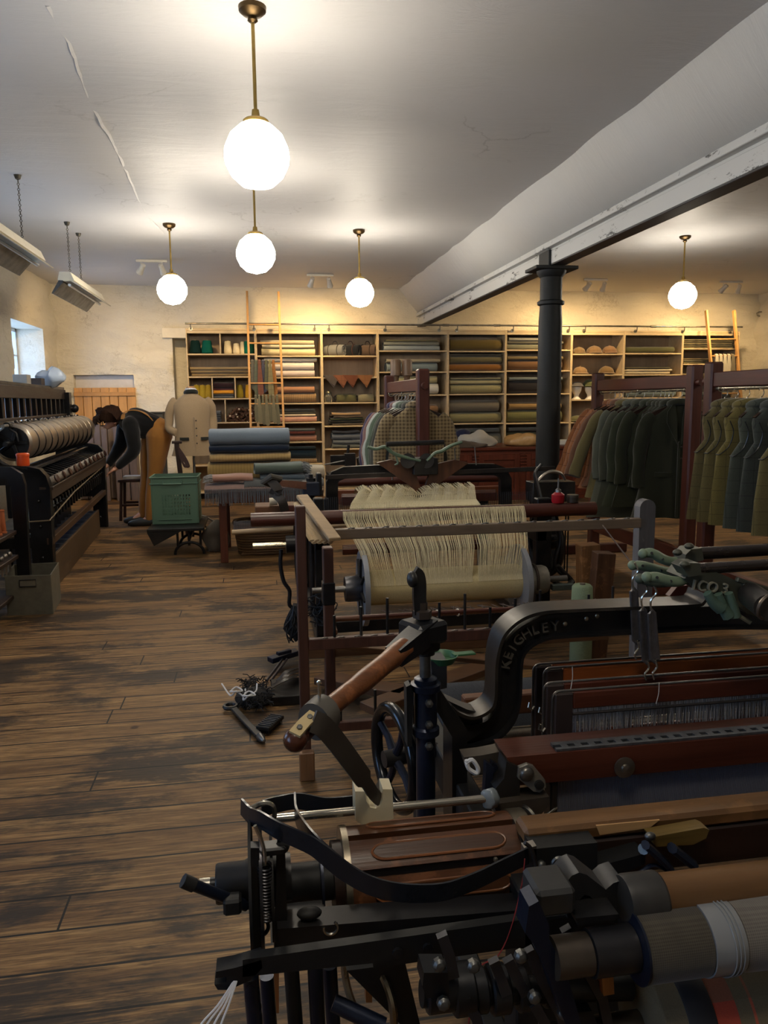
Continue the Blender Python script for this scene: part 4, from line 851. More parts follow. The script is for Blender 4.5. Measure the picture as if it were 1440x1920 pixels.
# second machine at the far left edge with orange bobbins
w2 = thing('bobbin_creel', 'dark iron machine end with a row of copper coloured bobbins, cut by the left edge', 'machine', (-1.8, 5.6, 0)); x = -1.66; y = 5.9
MB().prism([(x-.1, y, 0), (x-.02, y, 0), (x, y, .92), (x-.02, y, 1.0), (x-.09, y, 1.05), (x-.5, y, 1.06), (x-.5, y, .98), (x-.12, y, .97), (x-.1, y, .9)], (0, .05, 0)).build('end_frame', blk, w2)
MB().bb((x-.5, y-.0, .0), (x-.44, y+.05, 1.0)).bb((x-.5, 5.0, .25), (x-.1, 5.03, 1.0)).build('leg_frame', blk, w2)
for z in (.56, .38, .12): MB().bb((x-.5, 5.05, z), (x-.08, y, z+.03)).build('ledge', dwd, w2)
for r in range(2):
    for i in range(7): 
        yy = 5.15+i*.105; xx = x-.14-.11*r; MB().lathe([(.0, 0), (.03, 0), (.03, .01), (.022, .014), (.026, .02), (.022, .15), (.02, .155), (.026, .16), (.02, .17), (0, .17)], (xx, yy, .59), n=12).build('bobbin', yarn((168, 96, 60)), w2)
for i in range(9): MB().sph((x-.12, 5.1+i*.09, .43), .02, 8).cyl((x-.12, 5.1+i*.09, .41), (x-.12, 5.1+i*.09, .3), .008, n=6).build('spindle', stl, w2)
# galvanised box on the floor
gv = plain((112, 108, 94), .5, .35, .4, 14); t = thing('galvanised_bin', 'open grey galvanised metal bin on the floor in front of the machine', 'bin', (-1.65, 5.95, 0))
a0, a1, b0, b1 = V((-1.79, 5.72, 0)), V((-1.48, 5.70, 0)), V((-1.85, 6.14, 0)), V((-1.53, 6.14, 0)); h = .285
def wallp(p, q, m, th=.006): m.bar(p+V((0, 0, h/2)), q+V((0, 0, h/2)), th, h, ch=.001)
m = MB(); wallp(a0, a1, m); wallp(a0, b0, m); wallp(a1, b1, m); wallp(b0, b1, m); m.prism([a0, a1, b1, b0], (0, 0, .006)); m.build('body', gv, t)
MB().tube([p+V((0, 0, h)) for p in (a0, a1, b1, b0)], .006, 6, closed=True).build('rolled_rim', gv, t)
c = a0.lerp(a1, .5)+V((0, -.008, .235)); m = MB(); m.bb(c+V((-.055, -.004, -.022)), c+V((.055, .0, .022))); m.build('label_holder', gv, t); MB().tube([c+V((x_, -.006, z_)) for x_, z_ in ((-.055, -.024), (.055, -.024), (.055, .024), (-.055, .024))], .004, 6, closed=True).build('holder_frame', iron(), t)
# ================= person bending over the machine =================
def blob(name, tubes, mat, parent, vox=.012, smooth=4, label=None, fn=None, seed=0.):
    """overlapping tapered limbs fused into one continuous skin"""
    mb = MB()
    for pts, rr in tubes:
        P = smooth_path(pts, 4); n = len(P)-1; k = len(rr)-1
        R = [rr[min(k, int(i*k/n))]+(rr[min(k, int(i*k/n)+1)]-rr[min(k, int(i*k/n))])*((i*k/n) % 1) for i in range(n+1)]
        mb.tube(P, R, 14); mb.sph(P[0], R[0]*.98, 12); mb.sph(P[-1], R[-1]*.98, 12)
    if fn: mb.v = [fn(v) for v in mb.v]
    o = mb.build(name, mat, parent, label, ang=180); md = o.modifiers.new('r', 'REMESH'); md.mode = 'VOXEL'; md.voxel_size = vox
    ms = o.modifiers.new('s', 'SMOOTH'); ms.factor = .5; ms.iterations = smooth
    dg = bpy.context.evaluated_depsgraph_get(); dg.update(); me = bpy.data.meshes.new_from_object(o.evaluated_get(dg)); old = o.data; o.modifiers.clear(); o.data = me; bpy.data.meshes.remove(old)
    me.materials.clear(); me.materials.append(mat)
    for v in me.vertices: v.co += noise.noise_vector(v.co*13+V((seed, 0, 0)))*vox*.35
    me.shade_smooth(); return o
PY = 9.85
def q(px, py, dy=0.): return atY(px, py, PY+dy)
pr = thing('person', 'person in black jumper and tan dungarees bending over the winding machine', 'person', (atZ(285, 983).x, PY, 0))
skm = plain((196, 146, 122), .5, 0, .06)
hipc, ch_, nk = q(296, 806), q(250, 792), q(229, 783)
arms = {'n': [(244, 795, -.17), (250, 846, -.22), (224, 873, -.2), (214, 880, -.2)], 'f': [(234, 802, .15), (222, 842, .2), (205, 868, .1), (196, 877, .05)]}
BT = [([hipc, q(276, 797), ch_, nk, q(219, 784)], [.12, .12, .13, .065, .06]), ([q(217, 780), q(203, 781)], [.085, .088]), ([q(210, 792), q(202, 800)], [.06, .035]), ([q(199, 797), q(195, 801)], [.016, .012]),
      ([q(294, 816, -.09), q(289, 890, -.10), q(284, 965, -.12)], [.1, .065, .045]), ([q(284, 970, -.12), q(262, 981, -.16)], [.045, .03]), ([q(292, 816, .09), q(277, 890, .1), q(272, 958, .13)], [.1, .065, .045]), ([q(272, 960, .13), q(252, 973, .1)], [.045, .03])]
for s, A in arms.items():
    BT.append(([q(*A[0]), q(*A[1]), q(*A[2]), q(*A[3])], [.055, .042, .028, .026])); w = q(*A[3])
    d = V((-.75, 0, -.55)).normalized(); side = V((0, 1, 0)); dn = V((-.3, 0, -.9)).normalized(); sg = 1 if s == 'n' else -1
    BT.append(([w+side*-.022, w+d*.05+side*-.028], [.02, .015])); BT.append(([w+side*.022, w+d*.05+side*.028], [.02, .015]))
    for f, (o_, L_) in enumerate(((-.036, .062), (-.012, .074), (.012, .070), (.036, .054))):
        b0 = w+d*.045+side*o_; p1 = b0+d*L_*.5; p2 = p1+(d+dn*.8).normalized()*L_*.35; p3 = p2+(d*.3+dn).normalized()*L_*.25; BT.append(([b0, p1, p2, p3], [.0105, .010, .009, .008]))
    BT.append(([w+side*sg*.03, w+side*sg*.05+d*.03, w+side*sg*.045+d*.065+dn*.01], [.014, .012, .009]))
blob('body', BT, skm, pr, .0065, 2)
bk = cloth((20, 20, 22)); tn = cloth((158, 108, 52))
blob('dungarees', [([q(280, 800), q(294, 806), q(301, 816)], [.145, .17, .15]), ([q(298, 820, -.08), q(294, 860, -.10), q(290, 890, -.11), q(285, 930, -.12), q(283, 972, -.12)], [.155, .118, .092, .08, .075]), ([q(288, 820, .08), q(280, 860, .10), q(277, 890, .1), q(272, 930, .12), q(271, 966, .13)], [.15, .112, .088, .08, .072])], tn, pr, .014, 3, seed=2)
JT = [([q(289, 801), q(272, 797), q(252, 791), q(238, 789), q(229, 785)], [.155, .175, .185, .14, .08])]
for s, A in arms.items(): JT.append(([q(*A[0]), q((A[0][0]+A[1][0])/2+2, (A[0][1]+A[1][1])/2, A[1][2]), q(*A[1]), q(*A[2])], [.10, .09, .078, .05]))
blob('jumper', JT, bk, pr, .013, 3, seed=5)
hr = MB(); hc = q(205, 775); hr.sph(hc+V((.0, 0, -.02)), (.155, .135, .115), 24, 16)
hr.v = [v for v in hr.v]
for i, v in enumerate(hr.v):
    d = v-hc; v = v+noise.noise_vector(v*11)*.05+noise.noise_vector(v*30)*.014+V((0, 0, -.02*math.sin(v.y*60)*(d.z < 0)))
    if v.z < hc.z-.09 and v.x < hc.x+.05: v.z = hc.z-.09+(v.z-hc.z+.09)*.2
    hr.v[i] = v
hr.build('hair', wood((64, 44, 34), 2, .95, .5, 3, .1), pr, ang=80)
for i in range(26):
    a = rnd.uniform(2.2, 5.2); b = hc+V((-.10+rnd.uniform(-.03, .05), .1*math.sin(a), -.03+rnd.uniform(-.03, .03)))
    if i == 0: hs = MB()
    hs.tube(smooth_path([b, b+V((-.045, 0, -.02)), b+V((-.05+rnd.uniform(-.02, .03), rnd.uniform(-.02, .02), -.085-rnd.uniform(0, .03)))], 3), [.014, .013, .012, .011, .009, .006, .003], 6)
hs.build('fringe', wood((58, 40, 32), 2, .6, .5, 3), pr, ang=80)
for sy in (-.035, .035): MB().sph(q(197, 792)+V((.0, sy, 0)), .011, 8).build('eye', plain((40, 30, 26), .2), pr)
MB().sph(q(215, 791, -.075), (.02, .01, .028), 10).build('ear', skm, pr)
for sy, dy in ((-.10, -.02), (.06, .02)):
    P = [q(292, 798, sy), q(279, 780, sy+dy), q(263, 771, sy), q(246, 769, sy), q(233, 774, sy), q(230, 786, sy-.03)]; MB().strap(smooth_path(P, 4), .045, .012, up=V((0, 0, 1))).build('dungaree_strap', cloth((176, 128, 72)), pr)
for (a, b, dy) in ((256, 980, -.14), (248, 974, .12)):
    p0 = q(a+30, b-4, dy); p0.z = .05; p1 = q(a-16, b, dy); p1.z = .03
    m = MB(); m.tube(smooth_path([p0+V((.04, 0, .01)), p0, p0.lerp(p1, .5), p1], 4), [.04]+[.058]*4+[.055]*4+[.05, .045, .038, .02], 12); m.v = [V((v.x, v.y, max(.002, v.z))) for v in m.v]; m.build('shoe', plain((36, 38, 40), .5), pr, ang=70)
# stool
def stool(px, py, y, lab, h):
    p = atY(px, py, y); t = thing('wooden_stool', lab, 'stool', (p.x, y, 0)); m_ = wood((54, 26, 20), 2, .4); s = .15
    MB().bb((p.x-s-.03, y-s-.02, h-.035), (p.x+s+.03, y+s+.02, h), .01).build('seat', m_, t)
    for a in (-1, 1):
        for b in (-1, 1): MB().bar((p.x+a*(s+.02), y+b*(s+.01), 0), (p.x+a*(s-.01), y+b*(s-.02), h-.035), .035, .035, (0, 1, 0)).build('leg', m_, t)
        MB().bar((p.x-s, y+a*s, .2), (p.x+s, y+a*s, .2), .025, .03).build('stretcher', m_, t)
    return t, p
t_, p_ = stool(252, 905, 10.35, 'dark wooden stool behind the bending person', .53)
MB().bb((p_.x-.12, 10.22, .531), (p_.x+.11, 10.4, .57)).build('book', plain((200, 196, 190), .6), label='pale book lying on the dark wooden stool', cat='book')
# grey boards and box against the back wall
gb = wood((120, 104, 100), 2, .6, .6)
for i, (a, b, top) in enumerate(((163, 174, 800), (176, 187, 795), (190, 200, 805), (212, 224, 800), (228, 240, 850), (242, 256, 840))):
    p, q_ = atY(a, top, 12.35), atY(b, top, 12.35); MB().bb((p.x, 12.33, 0), (q_.x, 12.38, p.z)).build('plank', gb, label='grey wooden plank standing against the back wall, %s from the left' % ORD[i], cat='plank', group='planks leaning at the back wall')
p, q_ = atY(281, 775, 11.4), atY(306, 800, 11.4); MB().bb((p.x, 11.4, 0), (q_.x, 11.7, p.z)).bb((p.x-.01, 11.39, p.z), (q_.x+.01, 11.71, p.z+.02)).build('storage_box', plain((62, 62, 60), .6), label='tall dark grey cabinet behind the bending person', cat='cabinet')
# ================= tailor's dummy with beige jacket =================
px_, py_ = atY(358, 738, 9.6).x, 9.6; zn = atY(358, 738, 9.6).z
dm = thing('tailors_dummy', 'tailor dummy on a pole wearing the beige jacket', 'dummy', (px_, py_, 0))
MB().lathe([(.0, -.62), (.10, -.6), (.12, -.5), (.09, -.3), (.08, -.1), (.07, -.04), (.055, -.01), (.05, .06), (.052, .065)], (px_, py_, zn), n=24).build('torso', cloth((206, 196, 176)), dm)
MB().lathe([(.054, .065), (.056, .075), (.04, .085), (0, .088)], (px_, py_, zn), n=24).build('neck_cap', wood((206, 156, 104), 0, .4), dm)
MB().cyl((px_, py_, .05), (px_, py_, zn-.6), .016).build('pole', metal((150, 150, 148)), dm)
for k in range(4): a = k*PI/2+.5; MB().tube([(px_, py_, .14), (px_+.12*math.cos(a), py_+.12*math.sin(a), .1), (px_+.25*math.cos(a), py_+.25*math.sin(a), .012)], .012, 8).build('foot', metal((110, 108, 104)), dm)
bj = jacket(cloth((156, 134, 106), 'plain'), 'beige wool jacket with dark green collar on the tailor dummy', L=.74, flat=.98, seed=3, dark=None, w=.98, buttons=4,
            sl=([(.175, 0, -.075), (.245, .0, -.16), (.275, .02, -.30), (.27, -.02, -.42), (.19, -.11, -.47)], [(.175, 0, -.075), (.235, 0, -.16), (.255, .03, -.30), (.25, 0, -.45), (.2, -.08, -.52)]), name='wool_jacket')
for ch in list(bj.children):
    n0 = ch.name.split('.')[0]
    if n0 == 'lapel': bpy.data.objects.remove(ch); continue
    if n0 in ('collar', 'pocket_flap'): ch.data.materials[0] = cloth((40, 42, 38)); ch['label'] = 'dark green '+n0.replace('_', ' ')
bj.location = (px_, py_, zn+.0); bj.rotation_euler = (0, 0, .25)
# shirt collar under the jacket
MB().torus((px_, py_, zn+.035), (0, .2, 1), .06, .014, 20, 6, 1.6).build('shirt_collar', cloth((206, 206, 214), 'check', (120, 120, 140), .4), label='white checked shirt collar inside the beige jacket', cat='shirt')
# wooden post with leather loops behind the crate
p = atY(331, 830, 9.0); t = thing('harness_post', 'dark leaning wooden post with leather loops behind the green crate', 'post', (p.x, 9.0, 0))
b_ = atZ(352, 915, .0); MB().bar((p.x, 9.0, p.z), (atY(348, 905, 9.0).x, 9.0, 0), .05, .05, (0, -1, 0)).bb((p.x-.05, 8.97, p.z-.01), (p.x+.06, 9.03, p.z+.02)).build('post', wood((44, 24, 20), 2, .4), t)
for k in range(3): MB().strap(smooth_path([V((p.x+.02, 8.96, p.z-.05-.03*k)), V((p.x+.10, 8.94, p.z-.18-.03*k)), V((p.x+.13-.02*k, 8.93, p.z-.27)), V((p.x+.07, 8.94, p.z-.24)), V((p.x+.03, 8.96, p.z-.12))], 4), .022, .006, (0, 1, 0)).build('leather_loop', plain((52, 26, 20), .4), t)
# ================= green crate on an iron stand =================
yc_ = 7.9; c0, c1 = atY(286, 984, yc_), atY(374, 984, yc_); z0 = .29; zt = atY(286, 895, yc_).z; dp = .38
gm = plain((90, 120, 102), .45, 0, .1, 3)
t = thing('plastic_crate', 'green perforated plastic crate standing on the low iron stand', 'crate', (c0.x, yc_, z0))
def perf_wall(mb, O, U, Wd, H, nx, nz, thk, holes):     # wall of strips leaving real holes
    U = V(U); n = V((0, 0, 1)).cross(U)*thk
    def cell(a, b, c, d): mb.prism([O+U*a+V((0, 0, c)), O+U*b+V((0, 0, c)), O+U*b+V((0, 0, d)), O+U*a+V((0, 0, d))], n)
    x0, x1, h0, h1 = holes; cw = (x1-x0)/nx; chh = (h1-h0)/nz
    cell(0, x0, 0, H); cell(x1, Wd, 0, H); cell(x0, x1, 0, h0); cell(x0, x1, h1, H)
    for j in range(nz):
        cell(x0, x1, h0+j*chh, h0+j*chh+chh*.36)
        for i in range(nx): cell(x0+i*cw, x0+i*cw+cw*.5, h0+j*chh+chh*.36, h0+(j+1)*chh)
W_, H_ = c1.x-c0.x, zt-z0
m = MB(); perf_wall(m, V((c0.x, yc_, z0)), (1, 0, 0), W_, H_, 10, 6, .006, (W_*.2, W_*.82, H_*.16, H_*.62)); perf_wall(m, V((c0.x, yc_+dp, z0)), (1, 0, 0), W_, H_, 10, 7, .006, (W_*.2, W_*.82, H_*.16, H_*.7))
perf_wall(m, V((c0.x, yc_, z0)), (0, 1, 0), dp, H_, 7, 6, -.006, (dp*.2, dp*.8, H_*.16, H_*.62)); perf_wall(m, V((c1.x, yc_, z0)), (0, 1, 0), dp, H_, 7, 6, .006, (dp*.2, dp*.8, H_*.16, H_*.62))
m.bb((c0.x, yc_, z0), (c1.x, yc_+dp, z0+.008)); m.build('basket', gm, t)
rm = MB()
for z in (zt-.012, zt-.075): 
    for a, b in (((c0.x-.012, yc_-.012), (c1.x+.012, yc_-.001)), ((c0.x-.012, yc_+dp), (c1.x+.012, yc_+dp+.012)), ((c0.x-.012, yc_), (c0.x-.001, yc_+dp)), ((c1.x+.001, yc_), (c1.x+.012, yc_+dp))): rm.bb((a[0], a[1], z), (b[0], b[1], z+.012))
for xx in (c0.x, c1.x-.012): rm.bb((xx, yc_-.008, z0), (xx+.012, yc_, zt))
rm.bb((c0.x+W_*.15, yc_-.008, z0+H_*.08), (c1.x-W_*.15, yc_, z0+H_*.1)); rm.build('ribbed_rim', gm, t)
MB().tube([(c0.x+W_*.27, yc_-.01, zt-.045), (c0.x+W_*.27, yc_-.03, zt-.07), (c0.x+W_*.66, yc_-.03, zt-.07), (c0.x+W_*.66, yc_-.01, zt-.045)], .008, 6).build('handle', gm, t)
t = thing('iron_stand', 'low black iron stand with arched feet under the green crate', 'stand', (-.75, 7.9, 0)); bi = iron((16, 16, 18), .5, .3, .1)
MB().bb((c0.x-.02, 7.62, .255), (c0.x+.52, 8.4, .285)).prism([(c0.x-.02, 7.62, .255), (c0.x+.3, 7.62, .255), (c0.x+.04, 7.62, .12)], (0, .02, 0)).build('platform', bi, t)
for yy in (7.7, 8.2):
    MB().tube(arc((-.68, yy, 0.012), .14, 0, 180, 14, 'xz', .12), .014, 8).build('arched_foot', bi, t)
    for dx in (-.11, 0, .11): MB().cyl((-.68+dx, yy, .10), (-.68+dx, yy, .255), .012).build('upright', bi, t)
MB().bar((-.68, 7.7, .17), (-.68, 8.2, .17), .03, .03).build('cross_bar', bi, t)
# ================= table with cloth rolls =================
p = atZ(422, 1055); zt_ = .70; tl = atY(400, 905, 7.25).x-.02; tw_ = .98; td = .95; tb = wood((108, 58, 34), 0, .45)
t = thing('display_table', 'reddish wooden table stacked with cloth rolls and fringed throws', 'table', (tl, 7.25, 0))
MB().bb((tl, 7.22, zt_-.035), (tl+tw_, 7.22+td, zt_)).build('table_top', tb, t); MB().bb((tl+.06, 7.27, zt_-.14), (tl+tw_-.06, 7.3, zt_-.036)).bb((tl+.06, 7.22+td-.1, zt_-.14), (tl+tw_-.06, 7.22+td-.07, zt_-.036)).build('apron', tb, t) if 0 else None
for yy in (7.27, 7.22+td-.1): MB().bb((tl+.06, yy, zt_-.14), (tl+tw_-.06, yy+.03, zt_-.036)).build('apron', tb, t)
for a in (.06, tw_-.13):
    for b in (.03, td-.13): MB().bb((tl+a, 7.22+b, 0), (tl+a+.07, 7.22+b+.07, zt_-.036)).build('leg', wood((92, 44, 26), 2, .4), t)
zc0 = zt_+.004
def troll(a, b, ztop_, zbot, y, d, c, lab, pat='plain', c2=None):
    p, q_ = atY(a, ztop_, y), atY(b, ztop_, y); z1 = p.z; z0 = max(zt_+.001, atY(a, zbot, y).z); m = MB(); bolt(m, (p.x, y, (z0+z1)/2), (q_.x, y, (z0+z1)/2), z1-z0, d, 24, 2.8, .01, a)
    m.build('bolt_of_cloth', cloth(c, pat, c2), label=lab, cat='cloth', group='large cloth rolls on the table', ang=60)
yt = 7.86
troll(391, 545, 866, 920, yt, .36, (146, 120, 70), 'mustard brown cloth roll, lowest on the display table', 'stripe', (110, 84, 50)); troll(394, 543, 849, 866, yt, .36, (178, 150, 100), 'pale tan cloth roll between navy and mustard ones', 'stripe', (150, 116, 70))
troll(393, 541, 834, 848.5, yt, .36, (24, 34, 52), 'dark navy cloth roll under the light blue one'); troll(393, 541, 804, 835, yt, .36, (112, 124, 136), 'large light blue grey cloth roll on top of the table stack')
# fringed throws
def throw(x0, x1, y0, y1, z, c, lab, fr=.1, drop=.06, th=.03, fc=(128, 128, 128), fringe=True):
    m = MB(); nx, P = 24, []
    for i in range(nx+1):
        x = x0+(x1-x0)*i/nx; r = []
        for yy, zz in ((y1, z+th*.6), (y0+.25, z+th), (y0+.06, z+th), (y0+.0, z+th*.7), (y0-.025, z-.01), (y0-.03, z-drop)): r.append(V((x, yy, zz+.006*noise.noise(V((x*9, yy*5, z))))))
        P.append(r)
    m.grid(P, (0, .012, -th*.5)); t = thing('fringed_throw', lab, 'throw', ((x0+x1)/2, y0, z), 'fringed throws on the table'); m.build('weave', cloth(c), t, ang=60)
    if fringe:
        f = MB(); n = int((x1-x0)/.011)
        for i in range(n):
            x = x0+(x1-x0)*(i+.5)/n; w = rnd.uniform(-.004, .004); L = fr*rnd.uniform(.85, 1.1); f.tube([(x, y0-.03, z-drop+.005), (x+w, y0-.035, z-drop-L*.5), (x+w*1.5, y0-.033, z-drop-L)], .0032, 4)
        f.build('fringe', yarn(fc), t, ang=60)
    return t
zz = zc0
throw(tl-.06, tl+tw_-.12, 7.2, 7.62, zz, (132, 108, 100), 'long dusty pink throw with blue grey fringe over the table edge', .14, .0, .035, (112, 116, 122))
throw(tl+.3, tl+tw_+.06, 7.22, 7.6, zz+.04, (78, 80, 80), 'charcoal throw with grey fringe on the table edge at right', .09, .02, .03, (96, 96, 96))
def fold(px0, px1, top, bot, y, d, c, lab, fr=None, seed=1, rz=0.):
    a, b = atY(px0, top, y), atY(px1, top, y); z1, z0 = a.z, atY(px0, bot, y).z; t = thing('folded_throw', lab, 'throw', ((a.x+b.x)/2, y, z0), 'folded throws on the table'); m = MB(); bolt(m, (a.x, y, (z0+z1)/2), (b.x, y, (z0+z1)/2), z1-z0, d, 20, 3., .012, seed)
    m.rot(Matrix.Rotation(rz, 3, 'Z'), ((a.x+b.x)/2, y, 0)); m.build('layers', cloth(c), t, ang=60)
    if fr:
        f = MB(); x = a.x if fr[0] < 0 else b.x
        for i in range(60):
            yy = y-d/2+d*rnd.random(); z = rnd.uniform(z0+.01, z1-.005); s = fr[0]; f.tube([(x-s*.01, yy, z), (x+s*.03, yy-.01, z+.006), (x+s*(.05+.04*rnd.random()), yy-rnd.uniform(0, .04), z-rnd.uniform(.0, .03))], .003, 4)
        f.build('fringe', yarn(fr[1]), t, ang=60)
    return t
fold(487, 570, 889, 901, 7.42, .3, (74, 84, 92), 'slate blue folded throw under the green one on the table', (1, (110, 112, 116)), 2); fold(477, 566, 868, 888, 7.42, .3, (84, 94, 86), 'grey green folded throw with fringe on top', (1, (130, 134, 134)), 3, .05)
fold(399, 474, 890, 903, 7.35, .24, (150, 112, 96), 'small dusty pink folded scarf with pale fringes', (-1, (150, 148, 146)), 6)
fold(560, 606, 872, 898, 7.7, .2, (186, 176, 156), 'cream folded cloth at the right end of the table', None, 9)
# basket, woven, below the table; pale sack
bsk = thing('wicker_basket', 'brown wicker basket on the floor under the table', 'basket', (.1, 7.75, 0)); wm_ = wood((106, 76, 44), 0, .6); m = MB()
for r in range(11):
    z = .02+r*.026; k = 1+.012*r; m.tube([(.1+.30*k*math.copysign(abs(math.cos(a))**.6, math.cos(a)), 7.75+.2*k*math.copysign(abs(math.sin(a))**.6, math.sin(a))+(.004 if j % 2 else -.004), z) for j, a in enumerate([2*PI*j/36 for j in range(36)])], .014, 5, closed=True)
m.bb((-.18, 7.57, .002), (.38, 7.93, .02)); m.build('weave', wm_, bsk)
m = MB(); m.tube([(.1+.34*math.copysign(abs(math.cos(a))**.6, math.cos(a)), 7.75+.23*math.copysign(abs(math.sin(a))**.6, math.sin(a)), .31) for a in [2*PI*j/36 for j in range(36)]], .018, 6, closed=True); m.build('rim', wm_, bsk)
o, _p = crumple('cloth_sack', 402, 1000, 7.9, (.12, .1, .2), (104, 96, 86), 'dull brown grey sack under the table at left', 'sack', 22, .0)
# ================= timber clothes racks =================
rwd = wood((88, 42, 30), 2, .42, .55); rwh = wood((92, 42, 30), 1, .42, .55); chrome = metal((214, 206, 184), .18)
def rack(x, ya, yb, lab, zt=1.74, zr=1.56, feet=True, w=.095):
    t = thing('clothes_rack', lab, 'clothes rack', (x, ya, 0), 'mill timber clothes racks')
    for y in (ya, yb):
        MB().bb((x-w/2, y-w/2, 0), (x+w/2, y+w/2, zt), .012).build('post', rwd, t)
        if feet: MB().bb((x-.34, y-.045, 0), (x+.34, y+.045, .09), .01).build('foot', rwd, t)
        MB().cyl((x, y-w/2-.05 if y == ya else y+w/2+.05, zt-.13), (x, y, zt-.13), .026, n=12).build('peg', rwd, t)
    MB().bb((x-.03, ya+.03, zt-.17), (x+.03, yb-.03, zt-.07), .006).build('cross_beam', rwh, t)
    MB().bb((x-.03, ya+.03, .22), (x+.03, yb-.03, .34), .006).build('stretcher', rwh, t)
    MB().cyl((x, ya+.03, zr), (x, yb-.03, zr), .014, n=12).build('rail', chrome, t)
    for y in (ya+.1, (ya+yb)/2, yb-.1): MB().cyl((x, y, zr), (x, y, zt-.16), .005, n=6).torus((x, y, zr), (0, 1, 0), .022, .005, 14, 6).build('rail_hanger', chrome, t)
    return t
RX2, RX1, RX3 = 3.24, 1.30, 3.12
rack(RX2, 5.35, 7.0, 'dark red timber clothes rack full of tweed jackets, right of the iron column')
rack(RX1, 5.95, 7.47, 'dark red timber clothes rack in the middle behind the far loom')
rack(RX3, 3.3, 4.92, 'dark timber clothes rack with waistcoats at the right edge')
hg = hanger('dark wooden coat hanger carrying a garment on a rack', 'coat hangers on the racks'); used = [0]
def hang(g, x, y, zr, rz, hs=1.):
    z = zr-.118
    o = hg if not used[0] else dup(hg); used[0] = 1; o.location = (x, y, z); o.rotation_euler = (0, 0, rz); o.scale = (hs, 1, 1); g.location = (x, y, z-.0); g.rotation_euler = (0, 0, rz)
SLO = ([(.175, 0, -.075), (.26, 0, -.16), (.34, -.01, -.32), (.40, -.03, -.48), (.44, -.05, -.63)], [(.175, 0, -.075), (.235, 0, -.16), (.27, .0, -.32), (.28, -.02, -.48), (.27, -.03, -.62)])
SPEC2 = [(6.69, (150, 98, 64), 'check', (70, 40, 30), 'rust orange checked jacket, leftmost on the right rack', .74, 1), (6.60, (158, 108, 76), 'check', (80, 50, 34), 'paler rust checked jacket, second on the right rack', .76, 1), (6.54, (112, 80, 62), 'plain', None, 'brown jacket behind the rust checked ones', .74, 1),
         (6.44, (110, 100, 66), 'plain', None, 'olive tan tweed jacket on the right rack', .82, 1), (6.30, (88, 90, 78), 'plain', None, 'sage grey long coat on the right rack', .98, 0), (6.15, (66, 68, 56), 'plain', None, 'grey green coat next to the sage one', .96, 0), (6.0, (52, 56, 42), 'plain', None, 'dark green tweed coat in the middle of the right rack', .86, 0),
         (5.88, (46, 48, 34), 'plain', None, 'dark olive jacket with one button at the neck', .84, 0), (5.56, (40, 42, 30), 'plain', None, 'large dark olive coat nearest the front post', .88, 0)]
for y, c, pat, c2, lab, L, out in SPEC2:
    g = jacket(cloth(c, pat, c2), lab, L=L, flat=.38, seed=y*7, group='jackets on the right rack', sl=SLO if out else None, dark=None, buttons=2, fl=.07); hang(g, RX2, y, 1.56, -.22+.12*math.sin(y*9)-(.04 if out else 0))
for k, y in enumerate((5.80, 5.74, 5.68)):
    g = jacket(cloth((44, 46, 34)), 'dark green waistcoat with black piping between the olive coats, %s of three' % ('farthest', 'middle', 'nearest')[k], 'waistcoat', .66, .28, y, 'dark waistcoats on the right rack', sleeveless=True, lining=plain((20, 20, 20), .3), name='tweed_waistcoat', buttons=3); hang(g, RX2, y, 1.56, -.2, .74)
SPEC1 = [(7.0, (62, 56, 84), 'plain', None, 'dull violet jacket at the back of the middle rack'), (6.85, (128, 100, 96), 'plain', None, 'dusty pink jacket on the middle rack'), (6.70, (176, 180, 172), 'plain', None, 'pale grey jacket on the middle rack'), (6.56, (90, 104, 88), 'plain', None, 'sage green jacket on the middle rack'),
         (6.42, (76, 84, 70), 'plain', None, 'dark sage jacket behind the dogtooth one'), (6.28, (70, 70, 64), 'plain', None, 'charcoal green jacket directly behind the dogtooth one'), (6.1, (150, 132, 98), 'dogtooth', (66, 52, 38), 'brown and cream dogtooth jacket at the front of the middle rack')]
for y, c, pat, c2, lab in SPEC1:
    g = jacket(cloth(c, pat, c2), lab, L=.78, flat=.42, seed=y*5, group='jackets on the middle rack', w=1.06, dark=cloth(c, pat, c2)); hang(g, RX1-.02, y, 1.56, .1*math.sin(y*11))
SPEC3 = [(4.78, (98, 88, 56), 'olive brown'), (4.66, (104, 94, 58), 'mossy brown'), (4.54, (112, 100, 56), 'mustard green'), (4.40, (74, 78, 68), 'slate green'), (4.26, (64, 68, 62), 'dark grey green'), (4.10, (108, 98, 62), 'khaki')]
for k, (y, c, l) in enumerate(SPEC3):
    g = jacket(cloth(c, 'check', mul3(c, .6), .7), l+' tweed waistcoat, %s from the left on the right edge rack' % ORD[k], 'waistcoat', .76, .42, y, 'waistcoats on the right edge rack', sleeveless=True, lining=plain((26, 26, 26), .3), name='tweed_waistcoat', buttons=4); hang(g, RX3, y, 1.56, .10+.05*math.sin(y*9), .74)
